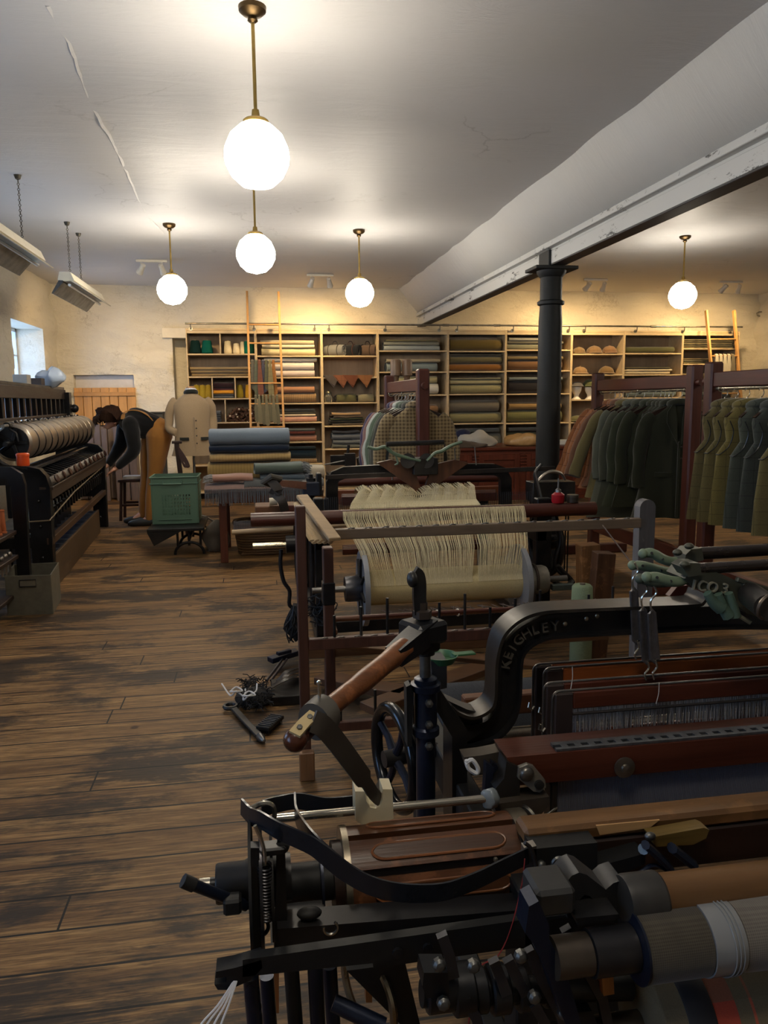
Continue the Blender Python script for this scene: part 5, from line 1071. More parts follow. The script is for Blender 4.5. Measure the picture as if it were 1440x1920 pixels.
# turned wooden block pair standing above the middle rack, and dark shoes under the right rack
for px, lab in ((742, 'turned pale wooden block on a stem, left of the pair above the rack'), (763, 'turned pale wooden block on a stem, right of the pair above the rack')):
    p = atY(px, 712, 7.9); zt = atY(px, 673, 7.9).z; z0 = p.z; t = thing('wooden_form', lab, 'wooden form', (p.x, 7.9, 0), 'turned wooden forms'); wf = wood((128, 100, 76), 2, .35)
    MB().lathe([(.0, 0), (.055, .002), (.055, .15), (.045, .165), (0, .17)], (p.x, 7.9, zt-.17), n=18).build('head', wf, t); MB().lathe([(.05, -.5), (.025, -.46), (.022, -.3), (.034, -.26), (.03, -.2), (.04, -.17)], (p.x, 7.9, zt), n=14).cyl((p.x, 7.9, 0), (p.x, 7.9, zt-.45), .02).build('stem', wf, t)
    MB().lathe([(.05, 0), (.05, .02), (.04, .05)], (p.x, 7.9, 0), n=20).build('base', wf, t)
# ================= far loom, seen from its warp beam side =================
blk2 = iron((24, 24, 26), .42, .45, .3); blu = iron((30, 36, 52), .45, .35, .2); mhg = wood((84, 40, 28), 0, .35, .5); oldw = wood((120, 90, 62), 0, .55, .5, 1.2, .3, .4); grn = plain((84, 104, 84), .5, 0, .35, 20)
ply = wood((190, 160, 120), 0, .5, .7)
steel = metal((140, 138, 134), .35); cream = yarn((222, 208, 168))
L2 = thing('power_loom', 'far black iron power loom with a cream warp beam, seen from behind', 'loom', (1.0, 4.9, 0), )
YB2 = 4.25; bc = atY(820, 1112, YB2); zb = .44
xl, xr = atY(684, 1112, YB2).x, atY(972, 1112, YB2).x
MB().lathe([(.098, 0), (.10, .02), (.10, xr-xl-.02), (.098, xr-xl)], (xl, YB2, zb), (1, 0, 0), 40).build('yarn_package', yarn((206, 188, 140), 1, 1), L2, ang=60)
for x, s in ((xl-.012, -1), (xr, 1)):
    f = MB().lathe([(.03, -.006), (.185, -.006), (.2, -.012), (.215, -.012), (.215, .016), (.2, .016), (.19, .008), (.03, .008)], (x, YB2, zb), (1, 0, 0), 44)
    f.build('beam_flange', plain((140, 142, 146), .35, .3), L2, ang=40); sp = MB()
    for k in range(8): a = k*PI/4+.2; sp.bar((x+s*.014, YB2, zb), (x+s*.01, YB2+.18*math.cos(a), zb+.18*math.sin(a)), .012, .02, (1, 0, 0))
    sp.build('flange_rib', blk2, L2)
MB().lathe([(.03, -.10), (.07, -.10), (.074, -.08), (.074, -.02), (.06, 0)], (xl-.014, YB2, zb), (1, 0, 0), 24).build('brake_hub', metal((92, 92, 96), .35), L2)
MB().lathe([(.08, 0), (.084, .02), (.086, .13), (.078, .15), (.03, .15)], (xr+.016, YB2, zb), (1, 0, 0), 28).build('brake_drum', plain((132, 128, 118), .4, .4, .45, 22), L2)
MB().cyl((xl-.30, YB2, zb), (xr+.30, YB2, zb), .018).build('beam_shaft', steel, L2)
MB().torus((xr+.09, YB2, zb), (1, 0, 0), .092, .008, 30, 6, 1., .2, 3.6).build('brake_rope', plain((60, 48, 38)), L2)
# back rest and warp sheet
yr = 4.45; zr_ = atY(800, 950, yr).z; x0r, x1r = atY(642, 950, yr).x, atY(979, 950, yr).x
MB().cyl((atY(470, 965, yr).x, yr, zr_-.045), (atY(1115, 950, yr).x, yr, zr_-.045), .042, n=18).build('back_rest', mhg, L2)
w = MB(); w3 = MB(); n = 300; xt0, xt1 = x0r, x1r; xb0, xb1 = xl+.012, xr-.012
grp = [0]*n
for i in range(n):
    k = i/(n-1); xt = xt0+(xt1-xt0)*k; kb = k
    bx = xb0+(xb1-xb0)*kb
    for c0, wd in ((.165, .01), (.69, .035)):       # splits in the warp sheet
        d = k-c0
        if abs(d) < .12: bx += math.copysign(wd*.5*(1-abs(d)/.12), d)
    tz = zr_-.003; r = rnd.uniform(.0011, .0019); mx1 = rnd.uniform(-.006, .006)
    zc_ = zb+.155*math.sin(.9); yc2 = YB2-.157*math.cos(.55); 
    P = [V((bx, YB2-.101*math.cos(.3), zb+.101*math.sin(.3)))]+[V((bx, YB2-.101*math.cos(a), zb+.101*math.sin(a))) for a in (.6,)]+[V((bx+(xt-bx)*.4+mx1, YB2-.06, zb+.06+(tz-zb-.06)*.45)), V((xt+mx1*.6, yr-.055, tz-.05)), V((xt, yr-.035, tz-.012)), V((xt, yr, tz))]
    (w if i % 2 else w3).tube(P, r, 3, caps=False)
cr2 = yarn((188, 172, 136))
w.build('warp_threads', cream, L2, kind='stuff', ang=60); w3.build('warp_threads', cr2, L2, kind='stuff', ang=60)
# warp going forward to the heddles, gathered into lumps
yh = 5.0; zh = atY(780, 912, yh).z; g = MB(); xa, xb_ = atY(668, 915, yh).x, atY(880, 915, yh).x
for i in range(150):
    k = i/149; xt = x0r+(x1r-x0r)*(k*.72+.04); xg = xa+(xb_-xa)*k; bump_ = .02*abs(math.sin(k*30)); s = 0 if not .42 < k < .62 else -.035*math.sin((k-.42)/.2*PI)
    g.tube([(xt, yr, zr_), (xt+(xg-xt)*.3, yr+.18, zr_+.012), (xg, yh-.12, zh-.012+bump_+s), (xg+rnd.uniform(-.01, .01), yh, zh+bump_+s), (xg, yh+.1, zh-.05+s)], .0022, 3, caps=False)
g.build('drawn_warp', yarn((216, 204, 168)), L2, kind='stuff', ang=60)
# comb of pins
c = MB(); yp = 4.75
for i in range(110): x = atY(602+i*3.62, 945, yp).x; c.cyl((x, yp, .80), (x, yp, .905), .0016, n=4)
c.build('lease_pins', iron((50, 48, 48), .4, .6, .3), L2, kind='stuff'); MB().bb((atY(598, 945, yp).x, yp-.015, .79), (atY(1000, 945, yp).x, yp+.015, .805)).build('pin_bar', blk2, L2)
# arch
ya = 5.15; pa = [(622, 965), (622, 905), (628, 893), (645, 886), (700, 883), (780, 881), (880, 880), (925, 880), (940, 885), (947, 898), (947, 960)]
P = [atY(a, b, ya) for a, b in pa]; MB().sweep(P, [(-.05, -.028), (.05, -.028), (.05, .028), (-.05, .028)], up=V((0, -1, 0)), scales=[(.8, 1)]*11).build('top_arch', blk2, L2)
P = [atY(a, b, ya-.12) for a, b in ((610, 895), (800, 886), (1040, 878))]; MB().bar(P[0], P[2], .012, .03, ch=.002).build('front_strip', iron((60, 56, 54), .35, .7), L2)
for px in (690, 843): MB().cyl(atY(px, 890, ya-.08), atY(px, 890, ya-.03), .008).build('bolt', steel, L2)
# heald frames under the arch and timber V
for k in range(4):
    yy = ya-.02+k*.05; a, b = atY(640, 915, yy), atY(930, 915, yy); MB().bb((a.x, yy-.012, .80), (b.x, yy+.012, .86)).build('heald_frame', mhg, L2)
    MB().bb((a.x, yy-.012, .46), (b.x, yy+.012, .5)).build('heald_frame', mhg, L2)
vw = wood((96, 58, 36), 2, .5, .5)
for s in (-1, 1):
    A, B, C = atY(793+s*86, 868, ya-.14), atY(793+s*60, 862, ya-.14), atY(793, 928, ya-.14); D = atY(793+s*18, 872, ya-.14)
    MB().prism([A, B, D, C], (0, .04, 0)).build('timber_v', vw, L2)
def arm(pts, yy, r, mat, par, name='jack_arm', flat=.6):
    return MB().tube(smooth_path([atY(a, b, yy) for a, b in pts], 4), [r*(1-.3*abs(2*i/(4*(len(pts)-1))-1)) for i in range(4*(len(pts)-1)+1)], 8, flat=flat).build(name, mat, par)
for dy in (0, .06):
    arm([(689+dy*60, 838), (705, 842), (722, 838), (738, 850), (762, 858), (788, 864)], ya-.2+dy, .022, grn, L2); arm([(866-dy*60, 829), (845, 836), (828, 846), (815, 850), (800, 864)], ya-.2+dy, .022, grn, L2)
arm([(742, 855), (746, 868), (740, 872)], ya-.2, .012, grn, L2, 'hook')
MB().cyl(atY(724, 833, ya-.22), atY(832, 829, ya-.22), .016).build('jack_rod', blk2, L2)
for px, r in ((765, .05), (800, .05)): MB().cyl(atY(px, 864, ya-.2), atY(px, 864, ya-.1), r).build('jack_pivot', blk2, L2)
MB().bb(atY(776, 860, ya-.2), atY(812, 886, ya-.05)).build('jack_bracket', blk2, L2)
for a, b in (((739, 870), (735, 900)), ((852, 840), (856, 880)), ((890, 838), (893, 872))): MB().cyl(atY(*a, ya-.1), atY(*b, ya-.1), .004, n=6).build('lifting_wire', steel, L2)
# side frames
def fbox(px0, px1, py0, py1, y0, y1, name, mat, par=L2, z0=None):
    a, b = atY(px0, py0, y0), atY(px1, py1, y0); lo = b.z if z0 is None else z0
    return MB().bb((a.x, y0, lo), (b.x, y1, a.z), .006).build(name, mat, par)
for (a, b, y) in ((588, 612, 4.5), (608, 622, 5.0), (1008, 1030, 4.5), (1000, 1014, 5.0)): fbox(a, b, 935, 1200, y, y+.07, 'side_frame', blk2, L2, 0)
a, b = atY(590, 985, 4.5), atY(1026, 985, 4.5)
MB().bb((a.x, 4.52, .10), (b.x, 4.57, .17)).build('cross_rail', blk2, L2); MB().bb((a.x, 4.5, .03), (a.x+.07, 5.8, .1)).build('foot_rail', blk2, L2); MB().bb((b.x-.07, 4.5, .03), (b.x, 5.8, .1)).build('foot_rail', blk2, L2)
for x in (a.x, b.x-.07): MB().bb((x, 4.5, .62), (x+.07, 5.8, .70)).build('side_rail', blk2, L2); MB().bb((x, 5.73, 0), (x+.07, 5.8, .8)).build('side_frame', blk2, L2)
MB().cyl(atY(618, 905, 5.7), atY(940, 896, 5.7), .03).build('cloth_roller', mhg, L2); MB().bb(atY(625, 920, 5.4), atY(950, 935, 5.44)).build('sley', wood((120, 66, 40), 0, .4), L2)
# left drive side: sley box, pulleys, picking stick
fbox(478, 556, 950, 962, 4.9, 5.1, 'shuttle_box', wood((116, 76, 48), 0, .4)); fbox(536, 556, 948, 964, 4.88, 4.9, 'box_plate', mhg)
MB().cyl(atY(505, 941, 4.9), atY(520, 940, 4.9), .025).build('picker', plain((206, 190, 160), .4), L2)
MB().cyl(atY(435, 998, 4.95), atY(560, 990, 4.95), .016).build('light_rod', ply, L2)
MB().cyl(atY(560, 990, 4.95), atY(650, 984, 4.95), .014).build('light_rod', ply, L2)
w_ = MB()
for i in range(60): x = atY(438+i*2, 985, 5.0).x; w_.cyl((x, 5., atY(438+i*2, 996, 5.).z), (x+.004, 5., atY(438, 977, 5.).z), .0012, n=4)
w_.build('heddle_wires', plain((120, 120, 118)), L2, kind='stuff')
for px, r, wd in ((561, .23, .028), (569, .23, .02)):
    p = atY(px, 1030, 4.55); MB().torus((p.x, 4.6, p.z), (1, 0, 0), r, wd/2, 44, 8, 1.4).build('pulley_rim', iron((30, 30, 32), .3, .7, .1), L2); m = MB()
    for k in range(5): an = k*2*PI/5; m.bar((p.x, 4.6, p.z), (p.x, 4.6+r*math.cos(an), p.z+r*math.sin(an)), .014, .03, (1, 0, 0))
    m.build('spoke', blk2, L2)
p0, p1 = atY(474, 1024, 4.6), atY(548, 1021, 4.6); MB().cyl(p0, p1, .018).build('bright_shaft', metal((220, 208, 180), .22), L2); MB().cyl(atY(536, 1021, 4.6), atY(560, 1020, 4.6), .055).build('pulley_hub', blk2, L2)
MB().tube(smooth_path([atY(a, b, 4.5) for a, b in ((527, 1030), (526, 1060), (532, 1090), (543, 1108), (543, 1135), (560, 1142))], 4), .012, 8).build('starting_handle', iron(), L2)
MB().cyl(atY(549, 1137, 4.5), atY(575, 1138, 4.5), .02).build('handle_boss', iron(), L2)
ph = atY(583, 912, 5.0); p1 = atY(503, 903, 4.75); m = MB(); m.sweep([p1, p1.lerp(ph, .45), ph], [(-.022, -.018), (.022, -.018), (.022, .018), (-.022, .018)], scales=[.8, 1.2, 1.4]); m.build('picking_stick', wood((120, 78, 64), 0, .35, .5, 1, .5, .3), L2)
fbox(568, 600, 905, 930, 4.93, 5.08, 'stick_clamp', blu); MB().cyl(atY(583, 930, 5.0), (ph.x, 5., .1), .024).build('picking_shaft', blk2, L2); MB().lathe([(.03, 0), (.03, .03), (.015, .03), (.015, .055), (0, .06)], atY(583, 905, 5.0), n=6).build('clamp_nut', blk2, L2)
fbox(594, 604, 888, 930, 4.95, 5.05, 'stick_plate', blk2)
MB().strap(smooth_path([p1+V((0, -.03, .03)), p1+V((.06, -.04, -.05)), atY(512, 922, 4.75), atY(528, 938, 4.72), atY(534, 958, 4.75)], 4), .055, .006, (0, 1, 0)).build('picking_strap', plain((58, 52, 46), .6), L2); MB().tube([p1+V((-.03, -.02, .0)), p1+V((.02, -.04, .035)), p1+V((.07, -.02, .02)), p1+V((.03, .02, -.03))], .02, 8, closed=True).build('strap_knot', plain((52, 48, 40), .6), L2)
# right side: gears, levers, second shaft
MB().bb(atY(1000, 905, 4.9), atY(1062, 935, 5.05)).build('dobby_box', blk2, L2)
arm([(1005, 905), (1020, 890), (1035, 884), (1052, 888), (1060, 900)], 4.9, .02, metal((180, 172, 160), .3), L2, 'lever'); arm([(1003, 885), (1012, 920), (1035, 1025)], 4.7, .012, steel, L2, 'rod'); arm([(1015, 870), (1003, 890), (1010, 930)], 4.9, .02, blk2, L2, 'lever')
p = atY(1020, 1020, 4.65); MB().torus((p.x+.03, 4.7, p.z), (1, .15, 0), .2, .022, 40, 8).build('gear_rim', blk2, L2); m = MB()
for k in range(5): an = k*2*PI/5+.3; m.bar((p.x+.03, 4.7, p.z), (p.x+.03, 4.7+.2*math.cos(an), p.z+.2*math.sin(an)), .02, .04, (1, 0, 0))
m.build('gear_spoke', blk2, L2); MB().cyl((p.x-.04, 4.7, p.z), (p.x+.1, 4.7, p.z), .05).build('gear_hub', blk2, L2)
arm([(1042, 960), (1050, 1010), (1040, 1060), (1062, 1085)], 4.5, .02, blk2, L2, 'treadle_lever'); arm([(1045, 1060), (1068, 1085), (1075, 1092)], 4.4, .03, blk2, L2, 'treadle_lever'); arm([(1030, 1085), (1060, 1100), (1075, 1088)], 4.35, .03, blk2, L2, 'brake_lever')
for px in (1061, 1066): MB().cyl(atY(px, 960, 4.7), atY(px-3, 1075, 4.7), .005, n=6).build('hanging_wire', blk2, L2)
MB().cyl(atY(1040, 963, 4.9), atY(1116, 959, 4.9), .017).build('light_rod', ply, L2)
MB().bb(atY(1036, 1097, 4.2), atY(1072, 1103, 4.24)).build('spacer_bar', metal((120, 130, 124), .5), L2)
t = thing('oil_can', 'small bright red oil can on the far loom rail beside the rust jackets', 'oil can', tuple(atY(1030, 940, 4.6))); p = atY(1030, 944, 4.6); p.z = zr_+.0
MB().lathe([(0, 0), (.036, 0), (.04, .01), (.04, .05), (.02, .065)], (p.x, 4.46, zr_-.003), n=18).build('can', plain((150, 20, 32), .3, 0, .1), t); MB().lathe([(.02, .065), (.018, .08), (.006, .09), (.004, .15)], (p.x, 4.46, zr_-.003), n=12).build('spout', steel, t)
t = thing('lidded_tin', 'small dark tin beside the red oil can on the far loom', 'tin', (p.x+.1, 4.46, zr_)); MB().lathe([(0, 0), (.035, 0), (.035, .04), (0, .045)], (p.x+.095, 4.46, zr_-.003), n=16).build('tin_body', plain((48, 42, 38), .4), t); MB().lathe([(.037, .034), (.037, .047), (0, .05)], (p.x+.095, 4.46, zr_-.003), n=16).build('lid', plain((70, 64, 56), .4), t)
# black yarn tangle hanging at the left frame
m = MB()
for i in range(46):
    b0 = atY(552+rnd.uniform(-4, 6), 1140+rnd.uniform(-4, 8), 4.35); m.tube(smooth_path([b0, b0+V((rnd.uniform(-.04, .03), rnd.uniform(-.03, .03), -.06)), b0+V((rnd.uniform(-.06, .04), rnd.uniform(-.03, .03), -.13)), b0+V((rnd.uniform(-.05, .05), 0, -rnd.uniform(.16, .2)))], 3), rnd.uniform(.003, .006), 5)
for i in range(40):
    b0 = atY(596+rnd.uniform(-22, 22), 1125+rnd.uniform(-2, 34), 4.3); m.tube(smooth_path([b0, b0+V([rnd.uniform(-.06, .06) for _ in range(3)]), b0+V([rnd.uniform(-.07, .07) for _ in range(3)])], 4), .004, 5)
m.build('waste_yarn_bundle', plain((24, 28, 34), .6), label='tangle of black waste yarn hanging on the far loom frame', cat='yarn', kind='stuff')
# green cone, timber blocks at right of the beam
p = atY(1091, 1135, 3.9); t = thing('yarn_cone', 'pale green yarn cone beside the warp beam of the far loom', 'yarn cone', (p.x, 3.9, 0)); zt = atY(1091, 1096, 3.9).z
MB().lathe([(.05, .0), (.06, .01), (.062, zt*.6), (.056, zt-.012), (.045, zt)], (p.x, 3.9, 0), n=26).build('wound_yarn', yarn((126, 140, 112), 1, 0), t, ang=60); MB().lathe([(0, 0), (.02, 0), (.015, zt+.008), (.006, zt+.008)], (p.x, 3.9, 0), n=14).build('tube', plain((90, 80, 66)), t)
for i, (a, b, y, w_, lab) in enumerate((((1102, 1020), (1108, 1100), 4.3, .12, 'splintered pale timber block leaning behind the green cone'), ((1132, 1035), (1118, 1130), 4.1, .11, 'dark upright timber block right of the splintered one'))):
    A, B = atY(*a, y), atY(*b, y); B.z = .0; MB().bar(A, B, w_, .09, (0, -1, 0)).jitter(.006, 9, i).build('timber_block', wood((140, 100, 64) if i == 0 else (92, 62, 42), 2, .5, .5, 1, .3, .4), label=lab, cat='timber')
# ================= hook-rail frame between the looms =================
HF = thing('peg_frame', 'narrow timber creel frame with hooked rails standing between the two looms', 'frame', (.17, 2.95, 0)); hw = wood((88, 54, 42), 2, .5, .55); hwx = wood((122, 104, 86), 0, .5, .6); yf = 2.95
pL = atY(575, 1450, yf).x; zL = atY(575, 948, yf).z; pR = atY(1213, 1000, yf).x; zR = atY(1213, 937, yf).z
MB().bb((pL-.02, yf-.02, .0), (pL+.02, yf+.025, zL)).build('post', hw, HF); MB().bb((pL-.03, yf-.06, 0), (pL+.03, yf-.021, .12)).build('foot_block', wood((150, 110, 76), 2, .5), HF)
rp = wood((98, 96, 98), 2, .5, .7, 1, .3, .4); MB().prism([(pR-.035, yf, 0), (pR+.035, yf, 0), (pR+.035, yf, zR-.03)]+[tuple(p) for p in arc((pR, yf, zR-.035), .035, 10, 170, 8)]+[(pR-.035, yf, zR-.03)], (0, .05, 0)).build('post', rp, HF)
MB().bb((pL+.11, 3.25, 0), (pL+.155, 3.31, atY(622, 1025, 3.28).z)).build('post', hw, HF); MB().bb((pL+.105, 3.245, .62), (pL+.16, 3.315, .72)).build('post_bracket', iron(), HF)
def hrail(z0, x0, x1, h=.035, hooks=24, pins=0, mat=hwx, nm='hook_rail'):
    MB().bar((x0, yf-.005, z0), (x1, yf-.005, z0), .03, h).build(nm, mat, HF)
    for i in range(hooks):
        x = x0+.03+(x1-x0-.06)*(i+.5)/hooks; c = V((x, yf-.018, z0+h/2+.002)); MB().tube([c+V((-.014, .004, -.002)), c+V((-.004, -.006, .004)), c+V((.010, -.004, .003)), c+V((.013, .006, -.001)), c+V((.002, .010, .001))], .0022, 5).build('wire_hook', steel, HF)
    for i in range(pins): x = x0+.05+(x1-x0-.1)*(i+.5)/pins; MB().cyl((x, yf, z0), (x, yf, z0+.11+.03*(i % 3)), .006, n=8).build('pin', blk2, HF)
zu = atY(700, 1000, yf-.02).z; hrail(zu, atY(628, 1005, yf).x, pR-.036, .04, 18); zl_ = atY(780, 1198, yf-.02).z; hrail(zl_, pL+.021, pR-.04, .045, 20, 12, hw, 'lower_rail'); hrail(.2, pL+.021, pR-.04, .04, 0, 9, hw, 'bottom_rail')
MB().bb((pL+.02, 3.26, .38), (pR, 3.3, .46)).build('rear_rail', wood((110, 76, 48), 0, .5), HF); MB().bar((pL+.12, 3.1, .5), (pR-.35, 3.2, .30), .1, .02).build('plank', wood((120, 84, 54), 0, .5), HF)
MB().cyl((pL+.25, yf+.16, .60), (pR-.1, yf+.16, .60), .008).build('rod', mhg, HF)
# pale board and pleated cloth on the frame top
A, B = atY(566, 930, 3.2), atY(628, 1012, 2.86); bd = MB(); bd.bar(A, B, .05, .016, (0, 0, 1)); bd.build('pale_board', ply, label='pale plank laid across the top of the peg frame', cat='plank')
m = MB()
for i in range(9): 
    a = A.lerp(B, .05)+V((-.03, 0, -.02)); b = atY(585+i*5, 1014+(i % 2)*4, 2.95); m.tube([a, a.lerp(b, .5)+V((-.01, 0, .005)), b], [.012, .016, .012], 6, flat=.5)
m.build('pleated_cloth', cloth((196, 172, 136)), label='pale pleated cloth bundle hanging under the plank on the peg frame', cat='cloth', ang=60)
# netting of dark cords beyond the frame (loom harness laid flat)
m = MB(); za = .47
for i in range(46):
    a = V((.62+i*.024, 3.5, za)); m.tube([a, a+V((.09*math.sin(i*1.7), .3, -.04))], .0028, 4)
m.build('harness_cords', plain((52, 36, 30)), label='flat net of dark harness cords below the cream warp beam', cat='harness', kind='stuff')
MB().cyl((.30, 3.48, .49), (1.48, 3.48, .49), .013).bb((.30, 3.28, .475), (.33, 3.5, .5)).build('tie_rod', wood((116, 72, 48), 0, .4), HF)
for x in (.83, .93, 1.38, 1.44): MB().torus((x, 3.48, .49), (1, .2, 0), .016, .0035, 12, 5).build('string_tie', plain((214, 206, 186)), label='white string tie knotted on the brown rod under the warp beam', cat='string', group='string ties on the brown rod')
# ================= small heap on the floor at the loom foot =================
def fl(px, py, z=0.): return atZ(px, py, z)
m = MB(); c = fl(478, 1318)
for i in range(240):
    b0 = fl(455+rnd.random()*46, 1292+rnd.random()*48); b0.z = rnd.uniform(.01, .07); d = V((rnd.uniform(-.05, .05), rnd.uniform(-.06, .03), rnd.uniform(-.01, .035))); m.tube([b0, b0+d*.5+V((0, 0, .012)), b0+d], .0026, 4)
m.sph(c+V((0, 0, .03)), (.10, .09, .045), 18); m.build('yarn_waste', plain((22, 19, 18), .8), label='black bristly heap of waste yarn on the floor boards', cat='yarn', kind='stuff', ang=50)
for k, (a, b) in enumerate((((438, 1300), (458, 1306)), ((462, 1308), (480, 1296)))):
    P = [fl(a[0]-22+k*20, a[1]-18, .05), fl(a[0]-6, a[1]+4, .07), fl(a[0]+5, a[1]-4, .10), fl(b[0], b[1], .08), fl(b[0]+2, b[1]-14, .09)]; MB().tube(smooth_path(P, 5), .0042, 6).tube(smooth_path([P[2]+V((-.03, .0, 0)), P[2]+V((0, -.03, .01)), P[2]+V((.03, 0, 0)), P[2]+V((0, .03, .01)), P[2]+V((-.03, .0, 0))], 4), .004, 6).build('white_cord', plain((206, 204, 204), .6), label='white cord looped over the black heap on the floor, %s one' % ('left' if k == 0 else 'right'), cat='cord')
p, q_ = fl(436, 1326, .02), fl(486, 1380, .02); t = thing('spanner', 'black steel spanner lying on the floor against the waste heap', 'spanner', (p.x, p.y, 0)); m = MB(); m.bar(p, q_, .032, .014); m.build('shaft', blk2, t)
MB().torus(p+V((-.01, .01, .002)), (0, 0, 1), .03, .010, 20, 6).build('ring_end', blk2, t); MB().lathe([(.016, 0), (.02, .02), (.008, .06), (0, .065)], q_, (q_-p).normalized(), 10).build('pointed_tip', metal((120, 118, 116)), t)
t = thing('wire_brush', 'small black block brush on the floor right of the spanner', 'brush', tuple(fl(505, 1368))); c = fl(507, 1366); R = Matrix.Rotation(-.5, 3, 'Z'); MB().box(c+V((0, 0, .03)), (.07, .15, .02), R).build('block', blk2, t); b = MB()
for i in range(6):
    for j in range(12): o_ = R @ V((-.028+i*.011, -.068+j*.012, 0)); b.cyl(c+o_+V((0, 0, .002)), c+o_+V((0, 0, .02)), .002, n=4)
b.build('bristles', blk2, t); m = MB()
for i in range(8): o_ = R @ V((0, -.06+i*.017, .042)); m.bar(c+o_+R @ V((-.03, 0, 0)), c+o_+R @ V((.03, 0, 0)), .006, .006)
m.build('top_ribs', metal((90, 92, 96)), t)
t = thing('metal_bracket', 'blue black steel bracket on two rods lying above the heap', 'bracket', tuple(fl(530, 1240))); bs = iron((26, 34, 54), .35, .6, .1)
A = fl(512, 1232, .06); MB().bar(fl(506, 1238, .05), fl(558, 1222, .06), .06, .03).bar(fl(520, 1226, .09), fl(545, 1220, .09), .03, .02).build('plate', bs, t)
for k in (0, 8): MB().cyl(fl(530+k, 1236, .05), fl(500+k, 1276, .02), .007).build('rod', iron((60, 54, 58)), t)
t = thing('steel_tray', 'flat black steel tray and straps on the floor beside the timber frame', 'tray', tuple(fl(545, 1300))); MB().bb(tuple(fl(510, 1325)), tuple(fl(568, 1286)+V((0, 0, .05)))).build('tray', blk2, t)
for k in range(3): P = [fl(508+k*6, 1290-6*k, .06), fl(540, 1272-7*k, .10), fl(570, 1262-6*k, .07)]; MB().strap(smooth_path(P, 5), .03, .003).build('strap', plain((46, 40, 36), .35), t)
# plank pieces and dark lower timbers around the frame foot
for k, (a, b) in enumerate((((600, 1270), (760, 1300)), ((690, 1330), (940, 1240)))):
    A, B = fl(*a, .08), fl(*b, .08); MB().bar(A, B, .12, .04).build('floor_timber', wood((104, 70, 44), 0, .5), label=('short' if k == 0 else 'long')+' brown timber lying under the peg frame', cat='timber')
t = thing('green_tub', 'small green plastic scoop resting behind the picking shaft', 'scoop', tuple(atY(826, 1241, 1.71))); p = atY(826, 1241, 1.71)
MB().lathe([(0, 0), (.032, 0), (.042, .018), (.039, .018), (.03, .004), (0, .004)], p, n=22).build('tub_body', plain((52, 96, 62), .4, 0, .08), t); MB().bar(p+V((.03, -.0, .016)), p+V((.085, .01, .014)), .022, .005).build('handle', plain((52, 96, 62), .4, 0, .08), t)


# black iron head, part of another loom, on a stand added to hold it
p = atY(650, 872, 8.6); zt = atY(650, 850, 8.6).z; t = thing('loom_part', 'small black iron loom part on a stand behind the far loom, by the third bay', 'loom part', (p.x, 8.6, 0))
MB().bb((p.x-.22, 8.5, p.z-.12), (p.x+.2, 8.75, p.z-.08)).build('table', blk2, t)
for dx in (-.2, .16): MB().bb((p.x+dx, 8.55, 0), (p.x+dx+.03, 8.7, p.z-.12)).build('leg', blk2, t)
MB().bb((p.x-.02, 8.58, p.z-.08), (p.x+.1, 8.7, zt)).build('arm', blk2, t); MB().bb((p.x-.18, 8.6, p.z+.0), (p.x+.0, 8.68, zt-.02)).build('arm', blk2, t)
MB().torus((p.x+.14, 8.64, p.z+.02), (1, 0, 0), .06, .012, 24, 8).build('wheel', blk2, t); MB().cyl((p.x+.02, 8.64, zt), (p.x+.03, 8.64, zt+.09), .016).build('spool_pin', blk2, t); MB().cyl((p.x-.25, 8.6, p.z+.01), (p.x-.02, 8.6, p.z+.05), .008).cyl((p.x+.05, 8.6, p.z+.05), (p.x+.24, 8.6, p.z+.12), .008).build('thread_arm', steel, t)
# ================= near loom =================
NL = thing('power_loom', 'near black cast iron power loom filling the lower right, lettered on its arch', 'loom', (1.1, 1.6, 0))
bk1 = iron((27, 28, 31), .40, .45, .25); bk2 = iron((19, 20, 21), .58, .3, .12); bl1 = iron((24, 32, 50), .32, .5, .12); rust = iron((58, 50, 44), .5, .5, .6)
chr_ = metal((196, 190, 176), .16); gm_ = metal((112, 112, 110), .4, 20); worn = wood((128, 78, 44), 0, .38, .42, 1.4, .5, .35); redw = wood((92, 47, 33), 0, .33, .5, .8); amb = wood((170, 92, 44), 0, .36, .45, .8); ltb = plain((46, 42, 40), .5, 0, .3, 20); lth = plain((74, 70, 64), .55, 0, .25, 14)
def pp(pts, y, th, name, mat, par=NL, ch=0):     # plate outline in a plane across the room, real thickness
    return MB().prism([atY(a, b, y) for a, b in pts], (0, th, 0)).build(name, mat, par)
def pcyl(a, b, ya, yb, r, name, mat, par=NL, r2=None, n=20): return MB().cyl(atY(*a, ya), atY(*b, yb), r, r2, n).build(name, mat, par)
# --- arch with its cast lettering ---
YA = 1.75
cen = [(1460, 1152), (1330, 1152), (1180, 1160), (1060, 1166), (1010, 1172), (975, 1190), (955, 1215), (949, 1245), (947, 1300), (938, 1335), (915, 1360), (885, 1370), (862, 1370)]
P = smooth_path([atY(a, b, YA) for a, b in cen], 5)
I = [(-.035, -.031), (.035, -.031), (.035, -.024), (.016, -.022), (.016, .022), (.035, .024), (.035, .031), (-.035, .031), (-.035, .024), (-.022, .020), (-.022, -.020), (-.035, -.024)]
MB().sweep(P, I, up=V((0, -1, 0)) if False else V((0, 0, 1)), parallel=True).build('arch', bk1, NL, ang=40)
top = [(1310, 1108), (1303, 1122), (1285, 1128), (1180, 1132), (1060, 1137), (1005, 1141), (968, 1154), (940, 1178), (928, 1205), (922, 1240), (920, 1300), (908, 1322), (880, 1334), (852, 1326), (836, 1312)]
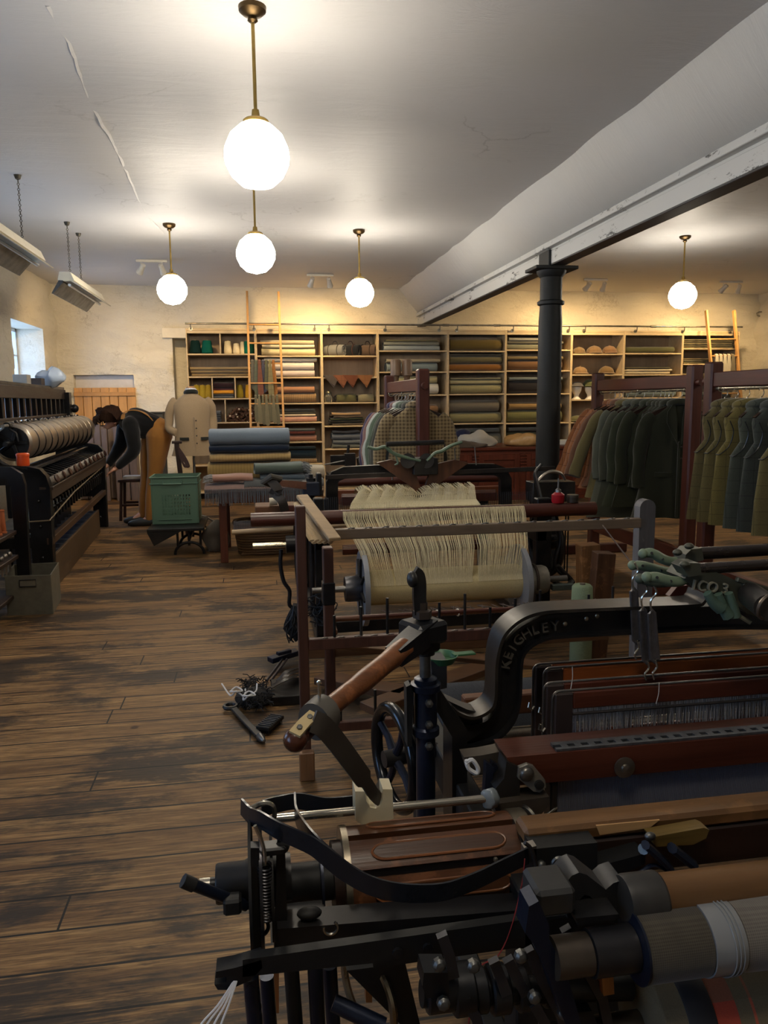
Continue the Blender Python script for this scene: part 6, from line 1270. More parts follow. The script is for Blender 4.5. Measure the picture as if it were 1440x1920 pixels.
MB().sweep(smooth_path([atY(a, b, YA-.012) for a, b in top], 5), [(-.042, -.004), (.042, -.004), (.042, .004), (-.042, .004)], up=V((0, 0, 1)), parallel=True).build('arch_flange', iron((40, 38, 36), .4, .5, .6), NL, ang=40)
for ch_c, (a, b, r) in zip('KEIGHLEY', ((936, 1240, 75), (941, 1222, 66), (950, 1206, 54), (963, 1190, 42), (980, 1177, 30), (999, 1169, 16), (1019, 1165, 8), (1039, 1162, 5))):
    c = atY(a+13*math.sin(math.radians(r)), b+9*math.cos(math.radians(r))+3, YA-.025); R = Matrix.Rotation(-math.radians(r), 3, 'Y'); text_mesh(ch_c, .036, .005, (lambda v, c=c, R=R: c + R @ V((v.x, -v.z, v.y))), 'cast_letter', plain((86, 82, 76), .4, .3), NL)
for a, b in ((1100, 1160), (1120, 1155), (1060, 1170)): MB().sph(atY(a, b, YA-.036), (.006, .003, .006), 8).build('rivet', metal((170, 160, 140)), NL)
pp([(1180, 1136), (1460, 1130), (1460, 1165), (1180, 1180)], YA+.02, .03, 'arch_web', bk2)
# --- side standard and picking shaft ---
pp([(806, 1296), (824, 1292), (876, 1368), (876, 1560), (848, 1560), (848, 1382), (812, 1322)], 1.66, .09, 'side_bracket', bk1)
pp([(836, 1312), (875, 1330), (905, 1338), (905, 1372), (870, 1396), (845, 1390)], 1.72, .05, 'arch_foot', bk1)
YP = 1.62
pcyl((797, 1150), (797, 1290), YP, YP, .0125, 'picking_shaft', gm_); pcyl((797, 1180), (797, 1216), YP, YP, .03, 'clamp_neck', bk1); pcyl((797, 1216), (797, 1226), YP, YP, .022, 'clamp_neck', bk2)
pb = atY(797, 1560, YP); p0 = atY(798, 1268, YP)
MB().lathe([(.018, 0), (.026, .004), (.026, .014), (.034, .016), (.034, .030), (.026, .034), (.026, .115), (.031, .12), (.031, .135), (.022, .14), (.022, .42)], p0, (0, 0, -1), 24).build('bearing_tube', bl1, NL)
for k in range(3): MB().lathe([(.009, 0), (.009, .01), (0, .014)], p0+V((-.0, -.03, -.05-.05*k)), (0, -1, 0), 6).build('bolt', gm_, NL)
pp([(762, 1288), (770, 1284), (776, 1300), (772, 1400), (764, 1400)], 1.6, .03, 'side_lug', bk2); pp([(808, 1240), (838, 1238), (838, 1290), (812, 1296)], 1.68, .06, 'cup', iron((52, 52, 54), .5, .3, .5))
# clamp block, nut, hooked lever, stick
cb = MB(); c = atY(793, 1183, 1.60); R = Matrix.Rotation(.5, 3, 'Z'); cb.box(c, (.085, .08, .05), R, .008); cb.box(c+V((0, 0, -.03)), (.06, .06, .03), R, .008); cb.build('stick_clamp', bk1, NL)
nt = atY(792, 1158, 1.6); m = MB(); m.lathe([(.021, 0), (.021, .016), (.016, .018), (.012, .019), (.012, .034), (0, .038)], nt, n=6); m.build('clamp_nut', rust, NL)
m = MB(); m.sweep(smooth_path([atY(a, b, 1.6) for a, b in ((788, 1150), (786, 1120), (786, 1095), (783, 1078), (776, 1073))], 5), [(-.014, -.009), (.014, -.009), (.014, .009), (-.014, .009)], up=V((0, -1, 0)), parallel=True); m.sph(atY(773, 1086, 1.585), (.012, .018, .018), 14); m.build('hook_lever', bk1, NL, ang=50)
A, B, C, D = atY(805, 1178, 1.60), atY(738, 1232, 1.5), atY(615, 1330, 1.34), atY(556, 1385, 1.25)
pr_ = [(math.cos(2*PI*i/12)*.017, math.sin(2*PI*i/12)*.02) for i in range(12)]
MB().sweep([A, A.lerp(B, .55), B], [(-.022, -.022), (.022, -.022), (.022, .022), (-.022, .022)], scales=[1.1, 1., .85]).build('stick_socket', bk1, NL)
stk = MB().sweep(smooth_path([B.lerp(A, .3), B, B.lerp(C, .5), C, C.lerp(D, .7)], 4), pr_, scales=[(1.25, 1.2)]*5+[(1.15, 1.1)]*4+[1.]*4+[.95]*4, parallel=True); stk.jitter(.0025, 14).build('picking_stick', worn, NL, ang=50)
MB().sph(D+(D-C).normalized()*.004, (.021, .021, .021), 18).sweep([C.lerp(D, .6), D], pr_, scales=[.92, 1.], parallel=True).build('stick_knob', wood((86, 46, 30), 0, .25), NL)
d = (D-C).normalized(); MB().sweep([C+d*.012+ V((0, 0, 0)), C+d*.03, C+d*.05], [(math.cos(2*PI*i/20)*.033, math.sin(2*PI*i/20)*.036) for i in range(20)], parallel=True).build('leather_collar', lth, NL, ang=50)
MB().cyl(C+d*.03+V((0, 0, .03)), C+d*.03+V((0, 0, .062)), .003, n=6).sph(C+d*.03+V((0, 0, .064)), .005, 8).build('collar_pin', chr_, NL)
k0, k1 = C.lerp(D, .45)+V((0, -.015, .022)), D+V((-.004, -.018, .016)); MB().strap([k0, k0.lerp(k1, .5)+V((0, -.002, .003)), k1], .022, .005, up=V((0, -.5, 1))).build('hide_patch', plain((176, 156, 112), .55, 0, .2, 20), NL)
for f in (.25, .75): MB().lathe([(.005, 0), (.005, .003), (0, .004)], k0.lerp(k1, f)+V((0, -.003, .004)), (0, -.5, 1), 6).build('stud', gm_, NL)
# strap down to the picker
SP = [atY(a, b, y) for a, b, y in ((586, 1352, 1.26), (606, 1362, 1.27), (632, 1392, 1.30), (660, 1430, 1.33), (686, 1466, 1.37), (702, 1490, 1.40), (716, 1500, 1.41), (722, 1480, 1.43), (706, 1470, 1.44))]
MB().strap(smooth_path(SP, 5), .030, .005, up=V((.3, -1, .3)), scales=[(1.25, 1)]*20+[(.8, 1)]*21).build('picking_strap', plain((66, 60, 54), .6, 0, .25, 12), NL, ang=60)
YR = 1.42; pcyl((512, 1535), (925, 1496), YR, YR, .0085, 'picker_spindle', chr_); m = MB(); m.sph(atY(920, 1497, YR), (.018, .016, .02), 14).jitter(.006, 60).build('grease_lump', plain((120, 128, 132), .3, 0, .4, 40), NL)
pk = [(666, 1484), (684, 1484), (687, 1502), (694, 1514), (704, 1516), (713, 1512), (717, 1500), (718, 1480), (736, 1480), (738, 1535), (726, 1540), (678, 1546), (667, 1538)]
pp(pk, 1.395, .045, 'picker', plain((200, 188, 156), .35, 0, .2, 20))
# --- hand wheel ---
wc = atY(740, 1420, 1.86); ax = V((1, .22, 0)).normalized(); MB().torus(wc, ax, .128, .0165, 56, 12).build('hand_wheel_rim', iron((44, 46, 50), .22, .85, .1), NL, ang=80); m = MB(); sd, u, _ = frame(ax)
for k in range(4): an = k*PI/2+.5; e = wc+(sd*math.cos(an)+u*math.sin(an))*.125; m.tube([wc, wc.lerp(e, .5)+ax*.006, e], [.013, .010, .009], 10)
m.build('wheel_spoke', bl1, NL); MB().cyl(wc-ax*.03, wc+ax*.12, .022).build('wheel_hub', bk1, NL)
# --- drum shuttle box of wooden slats ---
YD = 1.36; dl_, dr_ = atY(652, 1640, YD), atY(968, 1616, YD); ce = (dl_+dr_)/2; rD = .092; axd = (dr_-dl_).normalized(); axd = V((axd.x, 0, 0)).normalized(); Ld = dr_.x-dl_.x; O = V((dl_.x, YD, (dl_.z+dr_.z)/2)); O.z = ce.z
SB = thing('rotary_shuttle_box', 'worn wooden slatted drum shuttle box at the left end of the near loom', 'shuttle box', tuple(O))
for k in range(8):
    a0 = k*PI/4+.22; m = MB(); aw = PI/4*.80
    out = [V((0, -rD*math.cos(a), rD*math.sin(a))) for a in [a0+aw*(i/6-.5) for i in range(7)]]; inn = [p*.80 for p in out[::-1]]
    m.prism([O+p for p in out+inn], (Ld, 0, 0)); m.build('slat', wood((100, 62, 38), 0, .36, .35, 1.2, .5, .5), SB, ang=30)
    if k in (0, 1, 2, 7):      # long finger groove framed on each slat
        a = a0; c0 = O+V((0, -rD*math.cos(a), rD*math.sin(a)))*1.01; t_ = V((0, rD*math.sin(a), rD*math.cos(a))).normalized(); n_ = V((0, -math.cos(a), math.sin(a)))
        stad = lambda rr: [c0+V((Ld*.20-rr*1.8*math.cos(q*PI/8), 0, 0))-t_*rr*math.sin(q*PI/8-PI/1) for q in range(-4, 5)]+[c0+V((Ld*.80+rr*1.8*math.cos(q*PI/8), 0, 0))-t_*rr*math.sin(q*PI/8) for q in range(-4, 5)]
        pts = stad(.015)
        MB().tube(pts, .0028, 6, closed=True).build('groove_rim', wood((140, 86, 48), 0, .35, .5), SB); MB().prism([p+n_*.0003 for p in stad(.013)], n_*.0012).build('groove_floor', wood((84, 50, 28), 0, .35, .5, 1.2), SB)
MB().cyl(O-V((.03, 0, 0)), O+V((Ld+.03, 0, 0)), rD*.76, n=30).build('core', wood((44, 24, 14), 0, .5), SB)
for x, w_ in ((-.012, .012), (Ld-.012, .032)): MB().lathe([(rD*.7, 0), (rD*1.04, 0), (rD*1.04, w_), (rD*.7, w_)], O+V((x, 0, 0)), (1, 0, 0), 40).build('hoop', metal((150, 140, 122), .3, 20), SB)
MB().torus(O+V((Ld+.03, 0, .005)), (1, .1, 0), rD*1.0, .005, 30, 6, 1, 1.2, 3.6).build('spring_clip', metal((150, 146, 136), .2), SB)
for x, a in ((.80, .62), (.22, .2)): p = O+V((Ld*x, -rD*1.01*math.cos(a), rD*1.01*math.sin(a))); MB().sph(p, .005, 8).build('screw', metal((180, 170, 150)), SB)
MB().cyl(O-V((.19, 0, 0)), O, .036, n=24).build('drum_shaft', bk2, SB)
MB().cyl(O-V((.17, 0, 0)), O-V((.15, 0, 0)), .045, n=24).build('shaft_collar', bk1, SB); MB().cyl(O-V((.055, 0, 0)), O-V((.05, 0, 0)), .075, n=30).build('ratchet_disc', bl1, SB)
# --- leather straps and springs at the left end ---
band = iron((34, 36, 42), .22, .3, .1)
def strap(pts, w, t, name, mat=band, up=(0, 0, 1), **k): return MB().strap(smooth_path([atY(a, b, y) for a, b, y in pts], 6), w, t, up=V(up), **k).build(name, mat, NL, ang=70)
strap([(453, 1512, 1.30), (470, 1530, 1.27), (490, 1538, 1.24), (520, 1556, 1.21), (560, 1574, 1.19), (585, 1586, 1.18), (610, 1604, 1.17), (650, 1636, 1.16), (700, 1662, 1.15), (760, 1674, 1.15), (830, 1672, 1.16), (890, 1652, 1.18), (940, 1628, 1.20), (990, 1604, 1.22)], .004, .032, 'check_strap')
strap([(490, 1516, 1.44), (520, 1508, 1.46), (560, 1502, 1.47), (610, 1510, 1.47), (668, 1506, 1.47)], .004, .034, 'check_strap')
strap([(553, 1500, 1.42), (556, 1530, 1.36), (574, 1560, 1.28), (600, 1590, 1.22), (640, 1630, 1.19)], .004, .034, 'check_strap')
MB().tube(smooth_path([atY(a, b, 1.36) for a, b in ((470, 1516), (494, 1506), (512, 1512), (514, 1532), (500, 1540))], 5), .005, 6).build('wire_loop', chr_, NL)
# end frame: discs, bars, spring, hub
ye = 1.22
hub = atY(438, 1654, ye+.05); xh = hub.x
MB().lathe([(.012, -.045), (.012, -.03), (.032, -.03), (.034, -.026), (.034, .02), (.04, .03), (.04, .1)], hub, (1, 0, 0), 28).build('boss', bk1, NL); MB().cyl(hub-V((.058, 0, 0)), hub-V((.04, 0, 0)), .0125, n=18).build('shaft_tip', chr_, NL)
for dx, r in ((.028, .112), (.046, .118), (.064, .10)): MB().lathe([(.03, 0), (r, 0), (r, .005), (.03, .005)], hub+V((dx, 0, 0)), (1, 0, 0), 48).build('friction_disc', bk2 if dx != .046 else iron((50, 50, 54), .25, .8, .1), NL)
pp([(470, 1590), (486, 1590), (492, 1808), (470, 1808)], ye-.03, .02, 'pivot_bar', bk1); pp([(520, 1575), (534, 1570), (540, 1790), (514, 1790)], ye, .025, 'pivot_bar', bk1)
m = MB(); pts = [];  s0, s1 = atY(496, 1622, ye-.03), atY(500, 1722, ye-.03); N_ = 17
for i in range(N_*12+1): a = 2*PI*i/12; c = s0.lerp(s1, i/(N_*12)); pts.append(c+V((.0105*math.cos(a), .0105*math.sin(a), 0)))
m.tube(pts, .0022, 5).build('coil_spring', iron((46, 46, 50), .3, .7, .1), NL, ang=70)
MB().tube(smooth_path([atY(a, b, ye-.03) for a, b in ((478, 1548), (490, 1575), (496, 1600), (496, 1622))], 4), .0035, 6).build('spring_wire', chr_, NL); MB().tube(smooth_path([atY(a, b, ye-.03) for a, b in ((500, 1722), (503, 1740), (494, 1752), (490, 1738))], 4), .0035, 6).build('spring_hook', iron(), NL)
MB().box(atY(508, 1590, ye), (.05, .03, .014)).sph(atY(528, 1588, ye), (.014, .014, .01), 10).build('spring_cap', bk1, NL)
pcyl((347, 1653), (462, 1698), 1.20, 1.24, .0095, 'stop_lever', bl1); pcyl((343, 1651), (364, 1660), 1.198, 1.20, .0115, 'lever_grip', bk2)
MB().box(atY(436, 1694, 1.22), (.03, .03, .028)).build('lever_block', bk2, NL)
m = MB(); m.bb(atY(540, 1726, 1.24)+V((0, -.02, -.012)), atY(612, 1726, 1.24)+V((0, .06, .0))); m.bb(atY(540, 1736, 1.24)+V((0, -.02, -.02)), atY(612, 1752, 1.24)+V((0, .05, 0))); m.build('bearing_bracket', bk1, NL); MB().sph(atY(580, 1712, 1.22), (.022, .014, .010), 12).build('wing_nut', bk2, NL)
MB().torus(atY(620, 1740, 1.2), (0, 1, 0), .012, .0028, 18, 6, 1, 2.2, 6.6).build('wire_hook', chr_, NL)
pp([(520, 1742), (700, 1728), (985, 1706), (985, 1740), (700, 1766), (524, 1776)], 1.20, .05, 'box_bracket', bk1)
# long black rails running along the loom front
MB().prism([atY(a, b, 1.12) for a, b in ((455, 1800), (700, 1765), (985, 1724), (985, 1760), (700, 1806), (455, 1832))], (0, .018, 0)).build('front_rail', bk2, NL)
pp([(405, 1822), (440, 1815), (490, 1800), (492, 1815), (470, 1838), (430, 1856), (408, 1856), (402, 1846), (425, 1842), (425, 1832), (404, 1834)], 1.12, .03, 'clevis', bk1)
for a in (745, 802): MB().lathe([(.009, 0), (.009, .006), (0, .007)], atY(a, 1785 if a == 745 else 1776, 1.12), (0, -1, 0), 10).build('rivet', bk1, NL)
for (a, b, c_, d_, y) in ((545, 1800, 560, 2000, 1.2), (590, 1800, 600, 2000, 1.18), (470, 1830, 485, 2000, 1.15), (618, 1810, 630, 2000, 1.25), (500, 1830, 512, 2000, 1.3)): pcyl((a, b), (c_, d_), y, y, .013, 'leg_rod', bl1 if a != 545 else bk2)
pcyl((625, 1880), (720, 1925), 1.15, 1.12, .014, 'tie_rod', bl1); MB().torus(atY(690, 1860, 1.35), (1, .5, 0), .085, .008, 40, 8).build('lower_wheel_rim', metal((150, 140, 120), .25), NL)
for a, b, w_, h_ in ((508, 1850, 30, 100), (692, 1850, 12, 60), (672, 1918, 18, 12)): pp([(a-w_/2, b-h_/2), (a+w_/2, b-h_/2), (a+w_/2, b+h_/2), (a-w_/2, b+h_/2)], 1.4, .02, 'timber_block', wood((178, 112, 60), 2, .4, .6))
for i, (a, b) in enumerate(((372, 1930), (384, 1930), (398, 1930), (412, 1930))):
    m = MB().tube(smooth_path([atY(470, 1798, 1.16), atY(452, 1815, 1.13), atY(437+i*2, 1842, 1.12), atY((437+a)/2+4, 1885, 1.1), atY(a, b, 1.08), atY(a-8, b+60, 1.05)], 5), .0017, 5); m.build('white_cord', plain((206, 206, 210), .6), label='white cord hanging from the clevis at the near loom corner, %s of four' % ('leftmost', 'second', 'third', 'rightmost')[i], cat='cord', group='white cords at the near loom corner')
# --- healds ---
hm_ = iron((70, 66, 66), .35, .7, .3); wires = plain((150, 148, 150), .35, .3)
for k, (xl_, yt, y) in enumerate(((1000, 1246, 1.86), (1020, 1253, 1.80), (1020, 1281, 1.72), (1036, 1297, 1.66))):
    a = atY(xl_, yt, y); zt = a.z; h = .045; zb_ = zt-.19; xr_ = a.x+1.0
    HFm = thing('heald_shaft', 'wooden heald shaft with steel frame hanging in the near loom, %s of four' % ('rearmost', 'second', 'third', 'nearest')[k], 'heald shaft', (a.x, y, zt), None)
    MB().bb((a.x+.05, y-.008, zt-h), (xr_, y+.008, zt-.002), .003).build('top_rail', amb if k in (0, 1) else redw, HFm); MB().bb((a.x+.05, y-.008, zb_-.04), (xr_, y+.008, zb_), .003).build('bottom_rail', redw, HFm)
    MB().tube([(a.x+.0, y, zb_-.05), (a.x+.0, y, zt-.02)]+[tuple(p) for p in arc((a.x+.018, y, zt-.018), .018, 180, 90, 5)]+[(xr_, y, zt)], .0032, 6).build('steel_frame', metal((130, 126, 124), .3), HFm)
    MB().bb((a.x+.004, y-.009, zb_-.05), (a.x+.05, y+.009, zt-.004), .003).build('end_plate', plain((50, 40, 38), .4), HFm); MB().tube([(a.x-.012, y-.01, zt-.10), (a.x-.016, y-.012, zt-.112), (a.x-.006, y-.012, zt-.12), (a.x+.002, y-.01, zt-.112)], .0028, 6).build('side_hook', chr_, HFm)
    w_ = MB(); n = 0; x = a.x+.06
    while x < a.x+.72:
        if not (.27 < x-a.x < .30): j = rnd.uniform(-.004, .004); w_.tube([(x, y, zt-h), (x+j, y-.002, (zt-h+zb_)/2), (x+j*.5, y, zb_)], .0008, 3, caps=False)
        x += rnd.uniform(.0026, .006)
    w_.build('heddle_wires', wires, HFm, kind='stuff')
    MB().cyl((a.x+.05, y-.006, zt-h-.012), (xr_, y-.006, zt-h-.012), .0035, n=6).build('heddle_rod', hm_, HFm)
for (a, b, c_, d_, y) in ((1188, 1108, 1194, 1200, 1.70), (1205, 1145, 1213, 1238, 1.66), (1222, 1150, 1228, 1236, 1.63)):
    p, q_ = atY(a, b, y), atY(c_, d_, y); t = thing('heald_hanger', 'grey slotted steel heald hanger below the green jack arms, %s' % {1188: 'leftmost', 1205: 'middle one', 1222: 'rightmost'}[a], 'hanger', tuple(p)); m = MB()
    m.tube([p+V((-.007, 0, 0)), p+V((0, 0, .008)), p+V((.007, 0, 0)), q_+V((.009, 0, 0)), q_+V((0, 0, -.008)), q_+V((-.009, 0, 0))], .0035, 8, closed=True, flat=1.3); m.bar(p, q_, .003, .012); m.build('slotted_link', metal((128, 128, 134), .35, 20), t)
    MB().tube(smooth_path([p+V((.0, 0, .07)), p+V((.008, -.003, .05)), p+V((-.004, 0, .03)), p+V((0, 0, .0))], 4), .0028, 6).build('wire_hook', chr_, t)
    MB().tube(smooth_path([q_, q_+V((.006, 0, -.02)), q_+V((-.004, 0, -.035)), q_+V((.0, 0, -.05))], 4), .0025, 6).build('wire_hook', chr_, t)
# white ties on the shafts
for a, b, c_, d_, y in ((1073, 1250, 1070, 1292, 1.64), (1236, 1280, 1230, 1320, 1.64)): MB().tube(smooth_path([atY(a, b, y), atY((a+c_)/2+2, (b+d_)/2, y), atY(c_, d_, y)], 4), .0012, 4).build('tie_thread', plain((180, 176, 170)), label='fine pale thread tied round the heald shafts, %s' % ('left' if a < 1100 else 'right'), cat='thread')
# --- green dobby jacks ---
gj1 = plain((104, 120, 98), .5, 0, .35, 26); gj2 = plain((66, 74, 62), .5, 0, .45, 20)
DB = thing('dobby_head', 'green cast iron dobby jacks and dark rods above the heald shafts', 'dobby', tuple(atY(1300, 1080, 1.5)))
for k, (pts, y, mat) in enumerate((([(1206, 1038), (1222, 1037), (1242, 1048), (1262, 1053), (1282, 1046), (1296, 1032)], 1.72, gj1), ([(1186, 1060), (1205, 1061), (1240, 1070), (1270, 1072), (1300, 1060)], 1.78, gj1),
                                ([(1200, 1085), (1220, 1090), (1250, 1092), (1290, 1088)], 1.64, gj2), ([(1213, 1082), (1232, 1083), (1258, 1090), (1282, 1088), (1294, 1072)], 1.58, gj1))):
    n = 4*(len(pts)-1)+1; MB().tube(smooth_path([atY(a, b, y) for a, b in pts], 4), [.0165*(.62+.5*math.sin(PI*min(1, .15+i/n))) for i in range(n)], 10, flat=.7).sph(atY(*pts[0], y-.004), .0125, 12).build('jack_arm', mat, DB, ang=60)
    for j in (1, 2): a, b = pts[j]; MB().cyl(atY(a, b, y-.018), atY(a, b, y-.008), .0035, n=8).build('peg_hole', bk2, DB)
body = iron((66, 68, 58), .5, .3, .6)
pp([(1284, 1085), (1300, 1064), (1330, 1068), (1362, 1080), (1400, 1098), (1460, 1120), (1460, 1170), (1400, 1150), (1362, 1118), (1330, 1112), (1300, 1102)], 1.56, .08, 'jack_body', body, DB)
text_mesh('1CO 3', .034, .004, (lambda v, c=atY(1330, 1101, 1.557), R=Matrix.Rotation(.16, 3, 'Y'): c + R @ V((v.x, -v.z, v.y))), 'cast_number', plain((128, 124, 108), .5), DB)
pp([(1286, 1040), (1296, 1030), (1316, 1028), (1320, 1050), (1300, 1056), (1284, 1052)], 1.68, .05, 'jack_fork', body, DB); pp([(1280, 1064), (1292, 1056), (1312, 1056), (1316, 1078), (1292, 1082)], 1.54, .05, 'jack_fork', body, DB)
for a, b, y in ((1292, 1024, 1.66), (1270, 1036, 1.66), (1284, 1058, 1.54)): MB().sph(atY(a, b, y), (.012, .01, .008), 10).build('knuckle', body, DB)
MB().cyl(atY(1310, 1038, 1.70), atY(1310, 1038, 1.70)+V((.6, 0, .006)), .0155, n=18).build('jack_shaft', metal((86, 78, 74), .25), DB); MB().cyl(atY(1300, 1067, 1.57), atY(1300, 1067, 1.57)+V((.6, 0, .006)), .013, n=18).build('jack_shaft', metal((92, 84, 80), .25), DB)
for k, pts in enumerate(([(1326, 1112), (1338, 1130), (1352, 1140)], [(1346, 1114), (1356, 1140), (1366, 1154)], [(1366, 1112), (1374, 1140), (1376, 1156)])):
    MB().tube(smooth_path([atY(a, b, 1.54) for a, b in pts], 4), [.010+.006*(i/8) for i in range(9)], 8).build('claw', plain((72, 92, 80), .5, 0, .3, 20), DB, ang=60)
m = MB()
for k in range(5): m.bar(atY(1380+k*12, 1086+k*7, 1.54), atY(1460, 1112+k*9, 1.54), .012, .012)
m.build('jack_lever', body, DB); MB().cyl(atY(1408, 1116, 1.52), atY(1440, 1140, 1.40), .028, n=20).build('shaft_end', iron((46, 44, 44), .35, .6, .3), DB); MB().torus(atY(1438, 1138, 1.40), (.3, -1, -.2), .026, .004, 24, 6).build('end_ring', metal((130, 120, 110)), DB)
MB().tube([atY(1378, 1150, 1.54), atY(1408, 1168, 1.52)], .005, 6).build('pointed_wire', metal((150, 150, 130)), DB)
MB().prism([atY(a, b, 1.8) for a, b in ((1255, 1118), (1270, 1100), (1300, 1096), (1300, 1118), (1285, 1128))], (0, .02, 0)).build('red_pad', plain((92, 34, 22), .5), DB)
MB().tube([atY(1130, 985, 2.2), atY(1192, 1066, 1.80)], .0022, 5).build('lifting_cord', plain((60, 40, 36)), DB)
# --- sley (beater) with perforated strip ---
ys = 1.46; a0 = atY(1035, 1404, ys+.03); a1 = atY(950, 1412, ys)
MB().prism([(a1.x, ys, a1.z-.01), (a1.x+.95, ys, a1.z-.01), (a1.x+.95, ys, a1.z-.075), (a1.x+.02, ys, a1.z-.075)], (0, .09, 0)).build('sley_beam', redw, NL); zt = a1.z-.01
st_ = MB(); hx = a0.x; sw, nh = .033, 26
for i in range(nh):      # strip with real slots
    x = hx+i*.031; st_.bb((x, ys+.005, zt), (x+.031, ys+.014, zt+.006), 0); st_.bb((x, ys+.026, zt), (x+.031, ys+.04, zt+.006), 0); st_.bb((x+.016, ys+.014, zt), (x+.031, ys+.026, zt+.006), 0)
st_.build('perforated_strip', metal((118, 122, 128), .5, 30), NL)
MB().bb((hx, ys+.005, zt-.001), (hx+.8, ys+.04, zt+.0005), 0).build('strip_backing', bk2, NL)
b_ = atY(1170, 1438, ys-.003); MB().lathe([(.023, 0), (.023, .005), (.010, .007), (.009, .012), (0, .014)], b_, (0, -1, 0), 22).build('bolt_washer', metal((150, 144, 136), .3), NL)
hexp = [(974, 1440), (990, 1434), (1002, 1438), (1022, 1462), (1024, 1476), (1012, 1486), (1000, 1484), (972, 1460)]
pp(hexp, ys-.02, .012, 'crank_plate', plain((118, 114, 106), .45, .3, .4, 30)); MB().sph(atY(988, 1452, ys-.022), (.016, .01, .016), 16).build('crank_bolt', metal((130, 126, 120), .3), NL); MB().lathe([(.010, 0), (.010, .007), (0, .008)], atY(1010, 1470, ys-.02), (0, -1, 0), 14).build('crank_bolt', bk2, NL)
pp([(950, 1428), (975, 1440), (975, 1500), (935, 1508), (928, 1480), (945, 1460)], ys-.01, .05, 'sley_end', bk1); pp([(870, 1420), (905, 1416), (945, 1408), (955, 1440), (930, 1452), (880, 1450)], ys+.06, .04, 'box_link', iron((62, 54, 46), .5, .5, .7))
MB().tube(smooth_path([atY(a, b, ys+.03) for a, b in ((873, 1432), (885, 1425), (896, 1440), (893, 1450), (878, 1440), (875, 1425))], 4), .005, 6).build('cloth_tie', plain((206, 206, 206), .7), label='strip of white rag tied round the near loom link', cat='rag')
for dx in (0, 12, 26): pp([(912+dx, 1430), (926+dx, 1440), (920+dx, 1500), (908+dx, 1500)], ys+.02+dx*.001, .02, 'link_plate', bl1)
pp([(926, 1508), (1030, 1494), (1030, 1510), (1014, 1528), (932, 1530)], ys-.03, .05, 'buffer_block', rust)
# reed / warp sheet
wr = plain((104, 106, 118), .5); m = MB(); rx = atY(1046, 1480, ys+.02).x; zr1 = zt-.075; zr0 = zr1-.13
for i in range(230): x = rx+i*.0034; m.bb((x, ys+.02, zr0), (x+.0019, ys+.03, zr1), 0)
m.build('reed_wires', wr, NL, kind='stuff'); MB().bb((rx-.01, ys+.035, zr0-.02), (rx+.8, ys+.045, zr1), 0).build('reed_back', plain((30, 32, 42), .5), NL)
MB().bb((rx-.02, ys+.01, zr0-.03), (rx-.004, ys+.05, zr1)).build('reed_end', metal((90, 88, 88)), NL); MB().tube(smooth_path([atY(a, b, ys) for a, b in ((1045, 1514), (1032, 1524), (1024, 1530), (1026, 1540))], 4), .0028, 6).build('reed_hook', chr_, NL)
# dark woven shed seen under the sley and breast beam
yb = 1.26; p = atY(985, 1578, yb); MB().bb((p.x, yb, p.z-.012), (p.x+.85, yb+.06, p.z+.02), .012).build('breast_beam', wood((122, 86, 50), 0, .35, .5, .7, .5, .2), NL)
q_ = atY(1125, 1566, yb-.002); MB().prism([q_, q_+V((.10, 0, .004)), q_+V((.12, 0, .018)), q_+V((-.008, 0, .020))], (0, .003, 0)).build('bare_wood_scar', wood((206, 160, 104), 0, .6, .7), NL)
pp([(1000, 1592), (1120, 1580), (1120, 1625), (1210, 1600), (1210, 1620), (1120, 1660), (1000, 1690)], yb-.04, .05, 'beam_bracket', bk2); MB().bb((p.x+.02, yb-.0, p.z-.09), (p.x+.85, yb+.05, p.z-.013)).build('lower_beam', wood((52, 34, 26), 0, .4), NL)
MB().torus(atY(1048, 1620, yb-.045), (0, 1, 0), .012, .004, 20, 6).build('bolt_washer', gm_, NL); MB().sph(atY(1015, 1622, yb-.045), .009, 10).build('bolt', gm_, NL)
pp([(1222, 1570), (1320, 1552), (1330, 1556), (1324, 1572), (1300, 1584), (1230, 1588)], yb-.035, .03, 'wooden_lip', wood((120, 96, 48), 0, .4)); MB().sph(atY(1219, 1568, yb-.04), (.011, .008, .008), 12).cyl(atY(1206, 1592, yb-.05), atY(1216, 1592, yb-.03), .01, n=10).build('bolt', gm_, NL)
for pts, r in (([(1210, 1584), (1228, 1600), (1250, 1622), (1262, 1640)], .013), ([(1260, 1590), (1280, 1606), (1300, 1622)], .015), ([(1170, 1644), (1200, 1636), (1226, 1622), (1262, 1640)], .005)): MB().tube(smooth_path([atY(a, b, yb-.06) for a, b in pts], 4), r, 8, flat=.6).build('temple_arm', bl1, NL)
MB().tube(smooth_path([atY(a, b, yb-.05) for a, b in ((984, 1580), (996, 1592), (1004, 1620), (1006, 1634))], 4), .004, 6).build('bent_wire', iron((60, 60, 62), .3, .7, .1), NL); pp([(984, 1592), (1006, 1586), (1006, 1616), (984, 1620)], yb-.04, .02, 'strap_clip', metal((150, 144, 136)))
# red thread
MB().tube(smooth_path([atY(a, b, 1.12) for a, b in ((984, 1610), (978, 1660), (958, 1740), (935, 1790), (905, 1808), (893, 1822), (884, 1870), (878, 1925))], 5), .0011, 5).build('red_thread', plain((140, 34, 34), .6), label='thin dark red thread trailing down the front of the near loom', cat='thread')
